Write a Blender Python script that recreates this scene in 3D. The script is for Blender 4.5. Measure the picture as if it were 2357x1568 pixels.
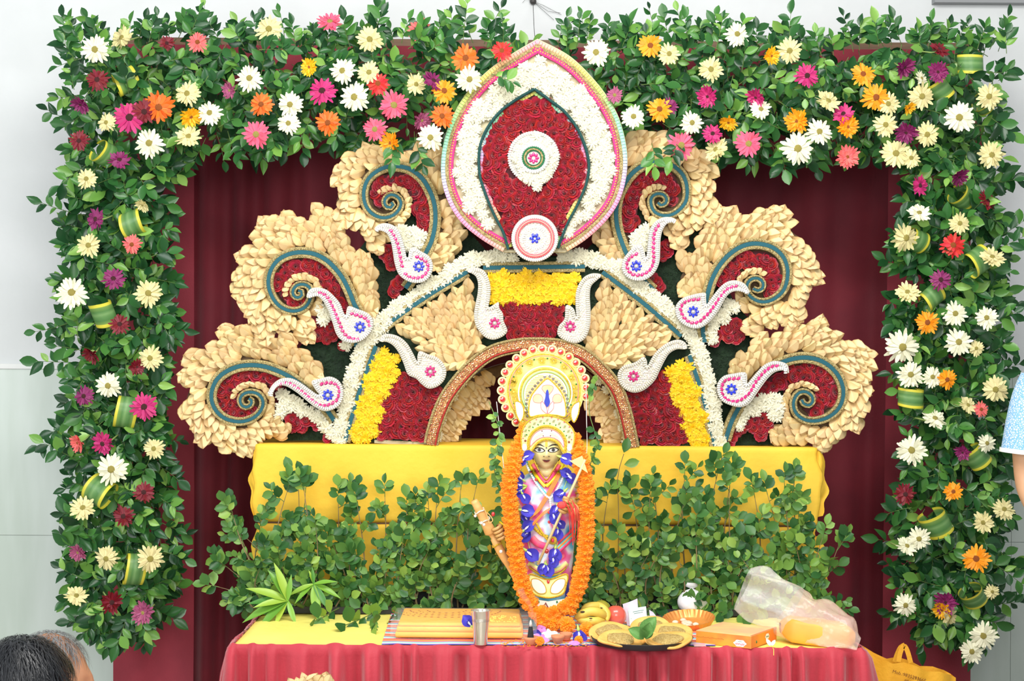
import bpy, bmesh, math, random
import numpy as np
from math import pi, sin, cos, radians, atan2, hypot, sqrt
from mathutils import Vector, Matrix, Euler, Quaternion

random.seed(11)
rnd = random.Random(5)
scene = bpy.context.scene
for _o in list(bpy.data.objects):
    bpy.data.objects.remove(_o, do_unlink=True)
COL = scene.collection

# ---------------------------------------------------------------- camera
FOC, CX, CY = 3929.0, 1178.5, 784.0          # focal length and centre in photo pixels
CAM = Vector((0.0, -5.5, 1.6))
cam_data = bpy.data.cameras.new('camera')
cam_data.sensor_width = 36.0
cam_data.lens = FOC / 2357.0 * 36.0
cam_data.clip_end = 60
cam = bpy.data.objects.new('camera', cam_data)
cam.location = CAM
ROLL = radians(0.4)                          # the photo leans a little
cam.rotation_euler = (Matrix.Rotation(radians(90), 4, 'X') @ Matrix.Rotation(ROLL, 4, 'Z')).to_euler()
COL.objects.link(cam)
scene.camera = cam

# ---------------------------------------------------------------- world and lights
world = bpy.data.worlds.new('room_light')
scene.world = world
world.use_nodes = True
_bg = world.node_tree.nodes['Background']
_bg.inputs['Color'].default_value = (0.93, 0.97, 1.0, 1)
_bg.inputs['Strength'].default_value = 0.5


def area_light(name, loc, target, sx, sy, power, col=(1, 1, 1)):
    d = bpy.data.lights.new(name, 'AREA')
    d.shape = 'RECTANGLE'
    d.size, d.size_y = sx, sy
    d.energy = power
    d.color = col
    o = bpy.data.objects.new(name, d)
    o.location = loc
    o.rotation_euler = (Vector(target) - Vector(loc)).to_track_quat('-Z', 'Y').to_euler()
    COL.objects.link(o)
    return o


area_light('ceiling_light', (0.2, -2.2, 3.35), (0.1, -0.3, 0.7), 2.4, 0.8, 92, (1, 0.98, 0.94))
area_light('window_light', (-3.6, -4.2, 1.9), (-1.2, 0.6, 1.1), 1.8, 1.8, 110, (0.97, 1.0, 1.0))
area_light('front_fill', (0.5, -6.2, 2.3), (0.1, 0.2, 1.0), 2.2, 1.2, 105, (1, 0.99, 0.97))  # added frontal fill to lift the statue face and curtain, no known lamp

scene.view_settings.view_transform = 'Standard'
scene.view_settings.look = 'None'
scene.view_settings.gamma = 1.0
scene.view_settings.use_curve_mapping = False
scene.view_settings.exposure = 0.0

# ---------------------------------------------------------------- helpers
def P(px, py, Y):
    """point of the place that the photo shows at pixel px, py, standing at depth Y"""
    d = (Y - CAM.y) / FOC
    u, v = level(px, py)
    return Vector((u * d, Y, CAM.z - v * d))


def level(px, py):
    dx, dy = px - CX, py - CY
    return dx * cos(ROLL) + dy * sin(ROLL), dy * cos(ROLL) - dx * sin(ROLL)


def T(px, py, z=0.75):
    """point at height z that the photo shows at pixel px, py"""
    u, v = level(px, py)
    d = (CAM.z - z) * FOC / v
    return Vector((u * d / FOC, d + CAM.y, z))


def S(Y):
    return (Y - CAM.y) / FOC


def crop(ox, oy, k):
    def f(pts):
        return [(ox + x / k, oy + y / k) for x, y in pts]
    return f


def lin(c):
    r = []
    for v in c[:3]:
        v = v / 255.0
        r.append(v / 12.92 if v <= 0.04045 else ((v + 0.055) / 1.055) ** 2.4)
    return (r[0], r[1], r[2], 1.0)


MATS = {}


def M(name, rgb, rough=0.6, var=0.0, hue=0.0, ramp=None, noise=None, bump=None, metal=0.0, spec=0.5,
      sss=0.0, trans=0.0, alpha=1.0, vcol=False, sheen=0.0, coat=0.0, transl=0.0, ior=None, emit=None):
    """procedural material: base colour, random variation for each piece, noise mottling, bump"""
    m = bpy.data.materials.new(name)
    m.use_nodes = True
    nt = m.node_tree
    N, Lk = nt.nodes, nt.links
    b = N['Principled BSDF']
    b.inputs['Roughness'].default_value = rough
    b.inputs['Metallic'].default_value = metal
    b.inputs['Specular IOR Level'].default_value = spec
    if coat:
        b.inputs['Coat Weight'].default_value = coat
        b.inputs['Coat Roughness'].default_value = 0.1
    if sheen:
        b.inputs['Sheen Weight'].default_value = sheen
    if sss:
        b.inputs['Subsurface Weight'].default_value = sss
        b.inputs['Subsurface Radius'].default_value = (0.01, 0.005, 0.003)
    if trans:
        b.inputs['Transmission Weight'].default_value = trans
    if ior:
        b.inputs['IOR'].default_value = ior
    if alpha < 1:
        b.inputs['Alpha'].default_value = alpha
    if emit:
        b.inputs['Emission Color'].default_value = lin(emit[0])
        b.inputs['Emission Strength'].default_value = emit[1]
    out = None
    if vcol:
        a = N.new('ShaderNodeVertexColor')
        a.layer_name = 'Col'
        out = a.outputs['Color']
    else:
        c = N.new('ShaderNodeRGB')
        c.outputs[0].default_value = lin(rgb)
        out = c.outputs[0]
    fr = None
    if var or hue or ramp:
        oi = N.new('ShaderNodeObjectInfo')
        ge = N.new('ShaderNodeNewGeometry')
        ad = N.new('ShaderNodeMath'); ad.operation = 'ADD'
        Lk.new(oi.outputs['Random'], ad.inputs[0])
        Lk.new(ge.outputs['Random Per Island'], ad.inputs[1])
        f = N.new('ShaderNodeMath'); f.operation = 'FRACT'
        Lk.new(ad.outputs[0], f.inputs[0])
        fr = f.outputs[0]
    if ramp:
        cr = N.new('ShaderNodeValToRGB')
        el = cr.color_ramp.elements
        while len(el) < len(ramp):
            el.new(0.5)
        for e, (p, c) in zip(el, ramp):
            e.position = p
            e.color = lin(c)
        Lk.new(fr, cr.inputs[0])
        out = cr.outputs[0]
    tc = None
    if noise or bump:
        tc = N.new('ShaderNodeTexCoord')
    if noise:
        sc, rgb2, amt = noise[:3]
        n = N.new('ShaderNodeTexNoise')
        n.inputs['Scale'].default_value = sc
        n.inputs['Detail'].default_value = 4
        if len(noise) > 3:
            mp = N.new('ShaderNodeMapping')
            mp.inputs['Scale'].default_value = noise[3]
            Lk.new(tc.outputs['Object'], mp.inputs[0])
            Lk.new(mp.outputs[0], n.inputs['Vector'])
        else:
            Lk.new(tc.outputs['Object'], n.inputs['Vector'])
        mr = N.new('ShaderNodeMapRange')
        mr.inputs['From Min'].default_value = 0.38
        mr.inputs['From Max'].default_value = 0.62
        mr.inputs['To Max'].default_value = amt
        Lk.new(n.outputs['Fac'], mr.inputs['Value'])
        mx = N.new('ShaderNodeMix'); mx.data_type = 'RGBA'
        Lk.new(mr.outputs[0], mx.inputs['Factor'])
        Lk.new(out, mx.inputs['A'])
        mx.inputs['B'].default_value = lin(rgb2)
        out = mx.outputs['Result']
    if var or hue:
        hs = N.new('ShaderNodeHueSaturation')
        m1 = N.new('ShaderNodeMapRange')
        m1.inputs['To Min'].default_value = 1 - var
        m1.inputs['To Max'].default_value = 1 + var
        Lk.new(fr, m1.inputs['Value'])
        Lk.new(m1.outputs[0], hs.inputs['Value'])
        if hue:
            mu = N.new('ShaderNodeMath'); mu.operation = 'MULTIPLY'; mu.inputs[1].default_value = 7.31
            f2 = N.new('ShaderNodeMath'); f2.operation = 'FRACT'
            Lk.new(fr, mu.inputs[0]); Lk.new(mu.outputs[0], f2.inputs[0])
            m2 = N.new('ShaderNodeMapRange')
            m2.inputs['To Min'].default_value = 0.5 - hue
            m2.inputs['To Max'].default_value = 0.5 + hue
            Lk.new(f2.outputs[0], m2.inputs['Value'])
            Lk.new(m2.outputs[0], hs.inputs['Hue'])
        Lk.new(out, hs.inputs['Color'])
        out = hs.outputs[0]
    Lk.new(out, b.inputs['Base Color'])
    if bump:
        sc, st = bump[:2]
        n = N.new('ShaderNodeTexNoise')
        n.inputs['Scale'].default_value = sc
        n.inputs['Detail'].default_value = 3
        if len(bump) > 2:
            mp = N.new('ShaderNodeMapping')
            mp.inputs['Scale'].default_value = bump[2]
            Lk.new(tc.outputs['Object'], mp.inputs[0])
            Lk.new(mp.outputs[0], n.inputs['Vector'])
        else:
            Lk.new(tc.outputs['Object'], n.inputs['Vector'])
        bp = N.new('ShaderNodeBump')
        bp.inputs['Strength'].default_value = st
        bp.inputs['Distance'].default_value = 0.01
        Lk.new(n.outputs['Fac'], bp.inputs['Height'])
        Lk.new(bp.outputs[0], b.inputs['Normal'])
    if transl:
        # thin leaves and petals let some light through
        t = N.new('ShaderNodeBsdfTranslucent')
        Lk.new(out, t.inputs['Color'])
        ms = N.new('ShaderNodeMixShader')
        ms.inputs[0].default_value = transl
        Lk.new(b.outputs[0], ms.inputs[1])
        Lk.new(t.outputs[0], ms.inputs[2])
        Lk.new(ms.outputs[0], N['Material Output'].inputs['Surface'])
    MATS[name] = m
    return m


ORG = {}


def tag(o, label=None, cat=None, group=None, kind=None):
    if label:
        o['label'] = label
    if cat:
        o['category'] = cat
    if group:
        o['group'] = group
    if kind:
        o['kind'] = kind
    return o


def thing(name, loc, label, cat, group=None, kind=None):
    o = bpy.data.objects.new(name, None)
    o.empty_display_size = 0.05
    COL.objects.link(o)
    o.location = loc
    ORG[o.name] = Vector(loc)
    return tag(o, label, cat, group, kind)


def mesh_from(name, V, Fc, mat, smooth=False, cols=None):
    me = bpy.data.meshes.new(name)
    me.from_pydata([tuple(v) for v in V], [], Fc)
    if isinstance(mat, (list, tuple)):
        for m in mat:
            me.materials.append(m)
    elif mat is not None:
        me.materials.append(mat)
    if smooth:
        me.shade_smooth()
    if cols is not None:
        a = me.color_attributes.new('Col', 'FLOAT_COLOR', 'POINT')
        arr = np.array([lin(c) for c in cols], dtype=np.float32).ravel()
        a.data.foreach_set('color', arr)
    me.update()
    return me


def mk(name, geo, mat, parent=None, smooth=False, cols=None, loc=None, kind=None, label=None, mats=None):
    """geometry in world space -> one mesh object (origin at its parent's origin, or at loc)"""
    V, Fc = geo[0], geo[1]
    org = ORG[parent.name] if parent is not None else Vector(loc or (0, 0, 0))
    ox, oy, oz = org
    V = [(v[0] - ox, v[1] - oy, v[2] - oz) for v in V]
    me = mesh_from(name, V, Fc, mats or mat, smooth, cols)
    if len(geo) > 2 and mats:
        me.polygons.foreach_set('material_index', geo[2])
    o = bpy.data.objects.new(name, me)
    COL.objects.link(o)
    if parent is not None:
        o.parent = parent
    else:
        o.location = org
    ORG[o.name] = org
    if kind:
        o['kind'] = kind
    if label:
        o['label'] = label
    return o


def inst(name, me, mw, parent=None, label=None):
    """one more object that shares mesh data; mw is its world matrix"""
    o = bpy.data.objects.new(name, me)
    if parent is not None:
        o.parent = parent
        o.matrix_basis = Matrix.Translation(-ORG[parent.name]) @ mw
    else:
        o.matrix_basis = mw
    ORG[o.name] = ORG[parent.name] if parent is not None else mw.translation.copy()
    COL.objects.link(o)
    if label:
        o['label'] = label
    return o


def frame(p, d, n, s=1.0):
    """matrix: local Z along d, local -Y towards n"""
    z = Vector(d).normalized()
    n = Vector(n)
    y = -(n - z * n.dot(z))
    if y.length < 1e-6:
        y = Vector((0.3, 1, 0.2)) - z * z.dot(Vector((0.3, 1, 0.2)))
    y.normalize()
    x = y.cross(z)
    if isinstance(s, (int, float)):
        s = (s, s, s)
    return Matrix(((x[0] * s[0], y[0] * s[1], z[0] * s[2], p[0]),
                   (x[1] * s[0], y[1] * s[1], z[1] * s[2], p[1]),
                   (x[2] * s[0], y[2] * s[1], z[2] * s[2], p[2]), (0, 0, 0, 1)))


def join(*gs):
    V, Fc = [], []
    for g in gs:
        o = len(V)
        V.extend(g[0])
        Fc.extend([tuple(i + o for i in f) for f in g[1]])
    return V, Fc


def xf(g, m):
    return [m @ Vector(v) for v in g[0]], g[1]


def joined(me, mats_list):
    """many placed copies of a small mesh as one geometry (numpy)"""
    n = len(me.vertices)
    co = np.empty(n * 3, dtype=np.float64)
    me.vertices.foreach_get('co', co)
    co = np.c_[co.reshape(n, 3), np.ones(n)]
    polys = [tuple(p.vertices) for p in me.polygons]
    V, Fc = [], []
    for k, m in enumerate(mats_list):
        w = co @ np.array(m).T
        V.append(w[:, :3])
        o = k * n
        Fc.extend([tuple(i + o for i in f) for f in polys])
    V = np.concatenate(V) if V else np.zeros((0, 3))
    return V.tolist(), Fc


def g_box(x0, x1, y0, y1, z0, z1):
    V = [Vector((x, y, z)) for x in (x0, x1) for y in (y0, y1) for z in (z0, z1)]
    return V, [(0, 1, 3, 2), (4, 6, 7, 5), (0, 4, 5, 1), (2, 3, 7, 6), (0, 2, 6, 4), (1, 5, 7, 3)]


def g_bevbox(x0, x1, y0, y1, z0, z1, b):
    bm = bmesh.new()
    V, Fc = g_box(x0, x1, y0, y1, z0, z1)
    vs = [bm.verts.new(v) for v in V]
    for f in Fc:
        bm.faces.new([vs[i] for i in f])
    bmesh.ops.recalc_face_normals(bm, faces=bm.faces)
    bmesh.ops.bevel(bm, geom=list(bm.edges), offset=b, segments=2, affect='EDGES', profile=0.6)
    bm.verts.index_update()
    r = [v.co.copy() for v in bm.verts], [tuple(v.index for v in f.verts) for f in bm.faces]
    bm.free()
    return r


def g_tube(path, r, n=8, closed=False, caps=True, flat=1.0, up=None):
    path = [Vector(p) for p in path]
    m = len(path)
    R = r if isinstance(r, (list, tuple)) else [r] * m
    V, Fc = [], []
    ref = Vector(up) if up else None
    for i, p in enumerate(path):
        a = path[(i - 1) % m] if (closed or i > 0) else path[i]
        b = path[(i + 1) % m] if (closed or i < m - 1) else path[i]
        t = (b - a)
        t = t.normalized() if t.length > 1e-9 else Vector((0, 0, 1))
        if ref is None:
            ref = Vector((0, 1, 0)) if abs(t.y) < 0.9 else Vector((1, 0, 0))
        u = (ref - t * ref.dot(t))
        if u.length < 1e-5:
            u = Vector((1, 0, 0)) - t * t.x
        u.normalize()
        if not up:
            ref = u
        w = t.cross(u)
        for k in range(n):
            an = 2 * pi * k / n
            V.append(p + (u * cos(an) * flat + w * sin(an)) * R[i])
    for i in range(m if closed else m - 1):
        j = (i + 1) % m
        for k in range(n):
            l = (k + 1) % n
            Fc.append((i * n + k, i * n + l, j * n + l, j * n + k))
    if caps and not closed:
        Fc.append(tuple(range(n - 1, -1, -1)))
        Fc.append(tuple((m - 1) * n + k for k in range(n)))
    return V, Fc


def g_lathe(prof, n=24, c=(0, 0, 0), sx=1, sy=1):
    V, Fc = [], []
    m = len(prof)
    for r, z in prof:
        for k in range(n):
            a = 2 * pi * k / n
            V.append(Vector((c[0] + r * cos(a) * sx, c[1] + r * sin(a) * sy, c[2] + z)))
    for i in range(m - 1):
        for k in range(n):
            l = (k + 1) % n
            Fc.append((i * n + k, i * n + l, (i + 1) * n + l, (i + 1) * n + k))
    if prof[0][0] > 1e-6:
        Fc.append(tuple(range(n - 1, -1, -1)))
    if prof[-1][0] > 1e-6:
        Fc.append(tuple((m - 1) * n + k for k in range(n)))
    return V, Fc


def g_ball(c, r, nu=12, nv=8):
    if isinstance(r, (int, float)):
        r = (r, r, r)
    V, Fc = [], []
    c = Vector(c)
    V.append(c + Vector((0, 0, -r[2])))
    for j in range(1, nv):
        t = -pi / 2 + pi * j / nv
        for i in range(nu):
            a = 2 * pi * i / nu
            V.append(c + Vector((r[0] * cos(t) * cos(a), r[1] * cos(t) * sin(a), r[2] * sin(t))))
    V.append(c + Vector((0, 0, r[2])))
    for i in range(nu):
        Fc.append((0, 1 + (i + 1) % nu, 1 + i))
    for j in range(nv - 2):
        for i in range(nu):
            a, b = 1 + j * nu + i, 1 + j * nu + (i + 1) % nu
            Fc.append((a, b, b + nu, a + nu))
    L = len(V) - 1
    for i in range(nu):
        Fc.append((1 + (nv - 2) * nu + i, 1 + (nv - 2) * nu + (i + 1) % nu, L))
    return V, Fc


def area2(pts):
    return sum(pts[i][0] * pts[(i + 1) % len(pts)][1] - pts[(i + 1) % len(pts)][0] * pts[i][1] for i in range(len(pts)))


def g_prism(pts, y_back, y_front):
    """pts: outline in x,z; from y_back to y_front (front nearer the viewer)"""
    if area2(pts) < 0:
        pts = pts[::-1]
    n = len(pts)
    V = [Vector((x, y_front, z)) for x, z in pts] + [Vector((x, y_back, z)) for x, z in pts]
    Fc = [tuple(range(n)), tuple(range(2 * n - 1, n - 1, -1))]
    for i in range(n):
        j = (i + 1) % n
        Fc.append((i, i + n, j + n, j))
    return V, Fc


def g_grid(fn, nu, nv):
    V = [fn(i / nu, j / nv) for j in range(nv + 1) for i in range(nu + 1)]
    Fc = [(j * (nu + 1) + i, j * (nu + 1) + i + 1, (j + 1) * (nu + 1) + i + 1, (j + 1) * (nu + 1) + i)
          for j in range(nv) for i in range(nu)]
    return V, Fc


def spline(pts, step=4.0, closed=False):
    """Catmull-Rom through 2D or 3D points, resampled at about equal steps"""
    pts = [Vector(p) if len(p) == 3 else Vector((p[0], p[1], 0)) for p in pts]
    n = len(pts)
    out = []
    segs = n if closed else n - 1
    for i in range(segs):
        if closed:
            p0, p1, p2, p3 = pts[(i - 1) % n], pts[i], pts[(i + 1) % n], pts[(i + 2) % n]
        else:
            p0, p1, p2, p3 = pts[max(i - 1, 0)], pts[i], pts[i + 1], pts[min(i + 2, n - 1)]
        k = max(1, int((p2 - p1).length / step))
        for j in range(k):
            t = j / k
            out.append(0.5 * ((2 * p1) + (p2 - p0) * t + (2 * p0 - 5 * p1 + 4 * p2 - p3) * t * t
                              + (3 * p1 - p0 - 3 * p2 + p3) * t ** 3))
    if not closed:
        out.append(pts[-1])
    return out


def resample(pts, step, closed=False):
    q = [Vector(p) if len(p) == 3 else Vector((p[0], p[1], 0)) for p in pts]
    if closed:
        q = q + [q[0]]
    out, acc = [q[0].copy()], 0.0
    for a, b in zip(q, q[1:]):
        L = (b - a).length
        while L > 1e-9 and acc + L >= step:
            t = (step - acc) / L
            a = a.lerp(b, t)
            out.append(a.copy())
            L = (b - a).length
            acc = 0.0
        acc += L
    return out


def inpoly(x, y, poly):
    c = False
    j = len(poly) - 1
    for i in range(len(poly)):
        xi, yi = poly[i][0], poly[i][1]
        xj, yj = poly[j][0], poly[j][1]
        if (yi > y) != (yj > y) and x < (xj - xi) * (y - yi) / (yj - yi) + xi:
            c = not c
        j = i
    return c


def hexfill(poly, sp, jit=0.2, keep=None):
    xs = [p[0] for p in poly]
    ys = [p[1] for p in poly]
    out = []
    y, row = min(ys), 0
    while y <= max(ys):
        x = min(xs) + (sp / 2 if row % 2 else 0)
        while x <= max(xs):
            qx, qy = x + rnd.uniform(-jit, jit) * sp, y + rnd.uniform(-jit, jit) * sp
            if inpoly(qx, qy, poly) and (keep is None or keep(qx, qy)):
                out.append((qx, qy))
            x += sp
        y += sp * 0.866
        row += 1
    return out


def offset_path(path, d):
    """2D path moved sideways by d (list or number); positive is to the right of travel in pixel space"""
    out = []
    n = len(path)
    for i, p in enumerate(path):
        a, b = path[max(i - 1, 0)], path[min(i + 1, n - 1)]
        t = (b - a)
        t = t.normalized() if t.length > 1e-9 else Vector((1, 0, 0))
        dd = d[i] if isinstance(d, (list, tuple)) else d
        out.append(p + Vector((-t.y, t.x, 0)) * dd)
    return out


def strip(path, w, Y, th, dome=0.0):
    """flat band along a pixel path on the plane Y, th thick towards the viewer; dome rounds its face"""
    n = len(path)
    W = w if isinstance(w, (list, tuple)) else [w] * n
    cols = 5 if dome else 2
    V, Fc = [], []
    off = [(-0.5 + k / (cols - 1)) for k in range(cols)]
    for i in range(n):
        for k, f in enumerate(off):
            q = offset_path(path[max(i - 1, 0):i + 2], W[i] * f)[1 if i > 0 else 0]
            p = P(q.x, q.y, Y)
            V.append(Vector((p.x, Y - th - dome * (1 - (2 * f) ** 2), p.z)))
        for f in (0.5, -0.5):
            q = offset_path(path[max(i - 1, 0):i + 2], W[i] * f)[1 if i > 0 else 0]
            V.append(P(q.x, q.y, Y))
    m = cols + 2
    for i in range(n - 1):
        for k in range(m):
            l = (k + 1) % m
            Fc.append((i * m + k, (i + 1) * m + k, (i + 1) * m + l, i * m + l))
    Fc.append(tuple(range(m)))
    Fc.append(tuple((n - 1) * m + k for k in range(m - 1, -1, -1)))
    return V, Fc


def pxz(pts, Y):
    return [(P(x, y, Y).x, P(x, y, Y).z) for x, y in [(q[0], q[1]) for q in pts]]


def plate(pts, Y, th):
    """prism from a pixel outline; its back on plane Y, its face th nearer the viewer"""
    return g_prism(pxz(pts, Y), Y, Y - th)


def text_obj(name, body, size, mat, mw, parent, extrude=0.0004, align='CENTER', shear=0.0):
    cu = bpy.data.curves.new(name, 'FONT')
    cu.body = body
    cu.size = size
    cu.extrude = extrude
    cu.align_x = align
    cu.align_y = 'CENTER'
    cu.shear = shear
    cu.resolution_u = 2
    tmp = bpy.data.objects.new(name + '_tmp', cu)
    COL.objects.link(tmp)
    dg = bpy.context.evaluated_depsgraph_get()
    me = bpy.data.meshes.new_from_object(tmp.evaluated_get(dg))
    bpy.data.objects.remove(tmp, do_unlink=True)
    bpy.data.curves.remove(cu)
    me.name = name
    me.materials.clear()
    me.materials.append(mat)
    o = inst(name, me, mw, parent)
    return o

# ---------------------------------------------------------------- materials of the setting
m_plaster = M('plaster', (226, 229, 230), 0.85, noise=(3.0, (212, 216, 216), 0.5), bump=(14, 0.35))
m_marble = M('marble', (208, 219, 212), 0.35, noise=(2.2, (186, 200, 188), 0.75, (3.0, 1, 0.5)))
m_ledge = M('ledge', (236, 238, 236), 0.6)
m_floor = M('floor_tile', (190, 186, 178), 0.35, noise=(4, (170, 166, 158), 0.6))
m_beam = M('beam_paint', (150, 152, 154), 0.8, bump=(20, 0.2))
m_maroon = M('maroon_cloth', (152, 44, 60), 0.78, noise=(5, (120, 28, 44), 0.6), bump=(160, 0.12), sheen=0.25)
m_maroon_shaded = M('maroon_curtain', (134, 34, 50), 0.75, noise=(4, (108, 26, 42), 0.7), bump=(160, 0.12), sheen=0.2)  # darker copy of the drape maroon, shade of the recess put into the colour
m_skirt = M('red_skirt_cloth', (186, 42, 60), 0.62, noise=(6, (172, 34, 52), 0.6), bump=(120, 0.1), sheen=0.4)
m_yellow = M('yellow_cloth', (248, 202, 64), 0.7, noise=(3.5, (242, 188, 44), 0.7), bump=(60, 0.12))
m_yellow_overlit = M('overlit_yellow_cloth', (255, 242, 130), 0.7, noise=(3.5, (254, 236, 108), 0.7), bump=(40, 0.15))  # paler than the riser cloth: strong light on the table top put into the colour
m_wood = M('plain_wood', (120, 92, 66), 0.6, noise=(10, (96, 72, 50), 0.7, (1, 1, 8)))
m_black = M('black_paint', (34, 34, 36), 0.5)
m_steel = M('steel', (200, 200, 200), 0.22, metal=1.0)
m_wire = M('dark_wire', (60, 58, 56), 0.5)

WALL_Y = 0.78
LEDGE_Z = P(1178, 855, WALL_Y).z

# ---------------------------------------------------------------- room shell
wall = mk('wall_back', join(g_box(-4.5, 4.5, WALL_Y, WALL_Y + 0.15, LEDGE_Z, 3.6), g_box(-4.5, 4.5, WALL_Y + 0.02, WALL_Y + 0.15, 0, LEDGE_Z)), m_plaster, kind='structure')
floor = mk('floor', g_box(-4.5, 4.5, -7.5, WALL_Y + 0.15, -0.1, 0.0), m_floor, kind='structure')
# marble slabs of the lower wall, each a piece of its own
_sx = P(2328, 1100, WALL_Y).x
_h1 = P(1178, 1240, WALL_Y).z
_k = 0
for _i in range(-4, 2):
    for (_z0, _z1) in ((0.0, _h1 - 0.62), (_h1 - 0.62, _h1), (_h1, LEDGE_Z - 0.004)):
        if _z1 - _z0 < 0.05:
            continue
        x0 = _sx + _i * 1.61 + 0.0005
        mk('marble_slab', g_bevbox(x0, x0 + 1.609, WALL_Y - 0.004, WALL_Y + 0.02, max(_z0, 0) + 0.0005, _z1 - 0.0005, 0.0008), m_marble, wall)
mk('trim_1', g_bevbox(-4.5, 4.5, WALL_Y - 0.014, WALL_Y + 0.02, LEDGE_Z - 0.004, LEDGE_Z + 0.016, 0.003), m_ledge, kind='structure')
# ceiling beam whose lower corner shows at the top right
_b = P(2152, 5, WALL_Y - 0.05)
mk('trim_2', g_box(_b.x, 4.4, WALL_Y - 0.05, WALL_Y, _b.z, 3.6), m_beam, kind='structure')


# ---------------------------------------------------------------- curtains of the backdrop
def drape(name, x0, x1, z0, z1, Y, amp, wl, mat, label, cat, ph=0.0, group=None, th=0.004, seedv=1):
    r = random.Random(seedv)
    ks = [(wl * r.uniform(0.75, 1.3), r.uniform(0, 6.28), r.uniform(0.5, 1)) for _ in range(3)]
    nu = max(8, int((x1 - x0) / (wl / 12)))

    def fn(u, v, back=False):
        x = x0 + (x1 - x0) * u
        q = sum(a * sin(2 * pi * x / w + p + 0.5 * sin(v * 3 + p)) for w, p, a in ks) / 1.8
        q = math.copysign(abs(q) ** 0.75, q)
        return Vector((x + 0.006 * sin(v * 4 + x * 30), Y - amp * q * (0.55 + 0.45 * v) + (th if back else 0), z1 + (z0 - z1) * v))
    g = g_grid(fn, nu, 10)
    g2 = g_grid(lambda u, v: fn(u, v, True), nu, 10)
    g2 = (g2[0], [f[::-1] for f in g2[1]])
    o = mk(name, join(g, g2), mat, smooth=True, loc=((x0 + x1) / 2, Y, z0))
    return tag(o, label, cat, group)


_top = P(1178, 115, 0.42).z
drape('backdrop_curtain', P(430, 0, 0.62).x, P(1240, 0, 0.62).x, 0.0, _top, 0.60, 0.045, 0.15, m_maroon_shaded,
      'shade-darkened maroon pleated curtain hanging behind the left half of the flower panel', 'curtain', seedv=3)
drape('backdrop_curtain', P(1235, 0, 0.62).x, P(2060, 0, 0.62).x, 0.0, _top, 0.61, 0.042, 0.17, m_maroon_shaded,
      'shade-darkened maroon pleated curtain hanging behind the right half of the flower panel', 'curtain', seedv=8)
drape('side_drape', P(268, 900, 0.44).x, P(448, 900, 0.44).x, 0.0, _top, 0.43, 0.012, 0.19, m_maroon,
      'flat maroon drape behind the left flower column', 'curtain', seedv=4)
drape('side_drape', P(2036, 900, 0.44).x, P(2232, 900, 0.44).x, 0.0, _top, 0.43, 0.012, 0.19, m_maroon,
      'flat maroon drape behind the right flower column', 'curtain', seedv=5)
_v0, _v1 = P(268, 900, 0.5).x, P(2232, 900, 0.5).x
drape('valance', _v0, _v1, P(1178, 345, 0.4).z, _top + 0.004, 0.38, 0.006, 0.24, m_maroon,
      'maroon cloth strip along the top behind the flower garland', 'curtain', seedv=6)
# the frame that carries cloth and garlands
fr = thing('backdrop_frame', (0, 0.5, 0), 'slim dark frame carrying the maroon cloth behind the garlands', 'frame')
for x in (_v0 + 0.03, _v1 - 0.03):
    mk('post', g_box(x - 0.018, x + 0.018, 0.475, 0.511, 0, _top + 0.01), m_wood, fr)
mk('top_rail', g_box(_v0, _v1, 0.475, 0.511, _top + 0.01, _top + 0.045), m_wood, fr)

# wire and hook on the wall over the flower petal
hk = thing('wall_hook', P(1228, 4, WALL_Y - 0.02), 'small dark hook with thin wires on the wall above the garland', 'hook')
mk('hook_ball', g_ball(P(1227, 3, WALL_Y - 0.012), 0.0125, 10, 8), m_wire, hk, smooth=True)
mk('wire', g_tube([P(1227, 6, WALL_Y - 0.02), P(1229, 60, 0.6), P(1232, 96, 0.3)], 0.0012, 5), m_wire, hk)
for ex in ([(1227, 3), (1250, 12), (1292, 34)], [(1227, 3), (1248, 22), (1275, 46)], [(1227, 3), (1210, -2), (1203, 6)], [(1227, 3), (1262, 26), (1290, 30)]):
    mk('wire', g_tube([P(x, y, WALL_Y - 0.012) for x, y in ex], 0.0006, 4), m_wire, hk)

# ---------------------------------------------------------------- table with cloths
TZ = 0.75
_l = P(535, 1491, -0.77).x
_r = P(1982, 1496, -0.77).x
TY0, TY1 = -0.77, 0.34
tb = thing('table', (0, -0.2, 0), 'long table under the yellow cloth and red skirt', 'table')
mk('tabletop', g_box(_l + 0.02, _r - 0.02, TY0 + 0.02, TY1, TZ - 0.04, TZ - 0.012), m_wood, tb)
for x in (_l + 0.08, _r - 0.08):
    for y in (TY0 + 0.08, TY1 - 0.08):
        mk('leg', g_box(x - 0.025, x + 0.025, y - 0.025, y + 0.025, 0, TZ - 0.04), m_wood, tb)


def cloth_top(u, v):
    x = _l + (_r - _l) * u
    y = TY0 + (0.0 - TY0) * v
    z = TZ + 0.0012 * sin(x * 9 + y * 5) + 0.0008 * sin(x * 23 - y * 17)
    e = min(u, 1 - u, v * 0.4 + 0.004) / 0.012
    if e < 1:
        z -= 0.004 * (1 - e)
    return Vector((x, y, z))


_g = g_grid(cloth_top, 60, 24)
_g2 = ([v - Vector((0, 0, 0.004)) for v in _g[0]], [f[::-1] for f in _g[1]])
tag(mk('tablecloth', join(_g, _g2), m_yellow_overlit, smooth=True, loc=(0, -0.3, TZ)), 'overlit yellow cloth spread over the table top', 'tablecloth')

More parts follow.
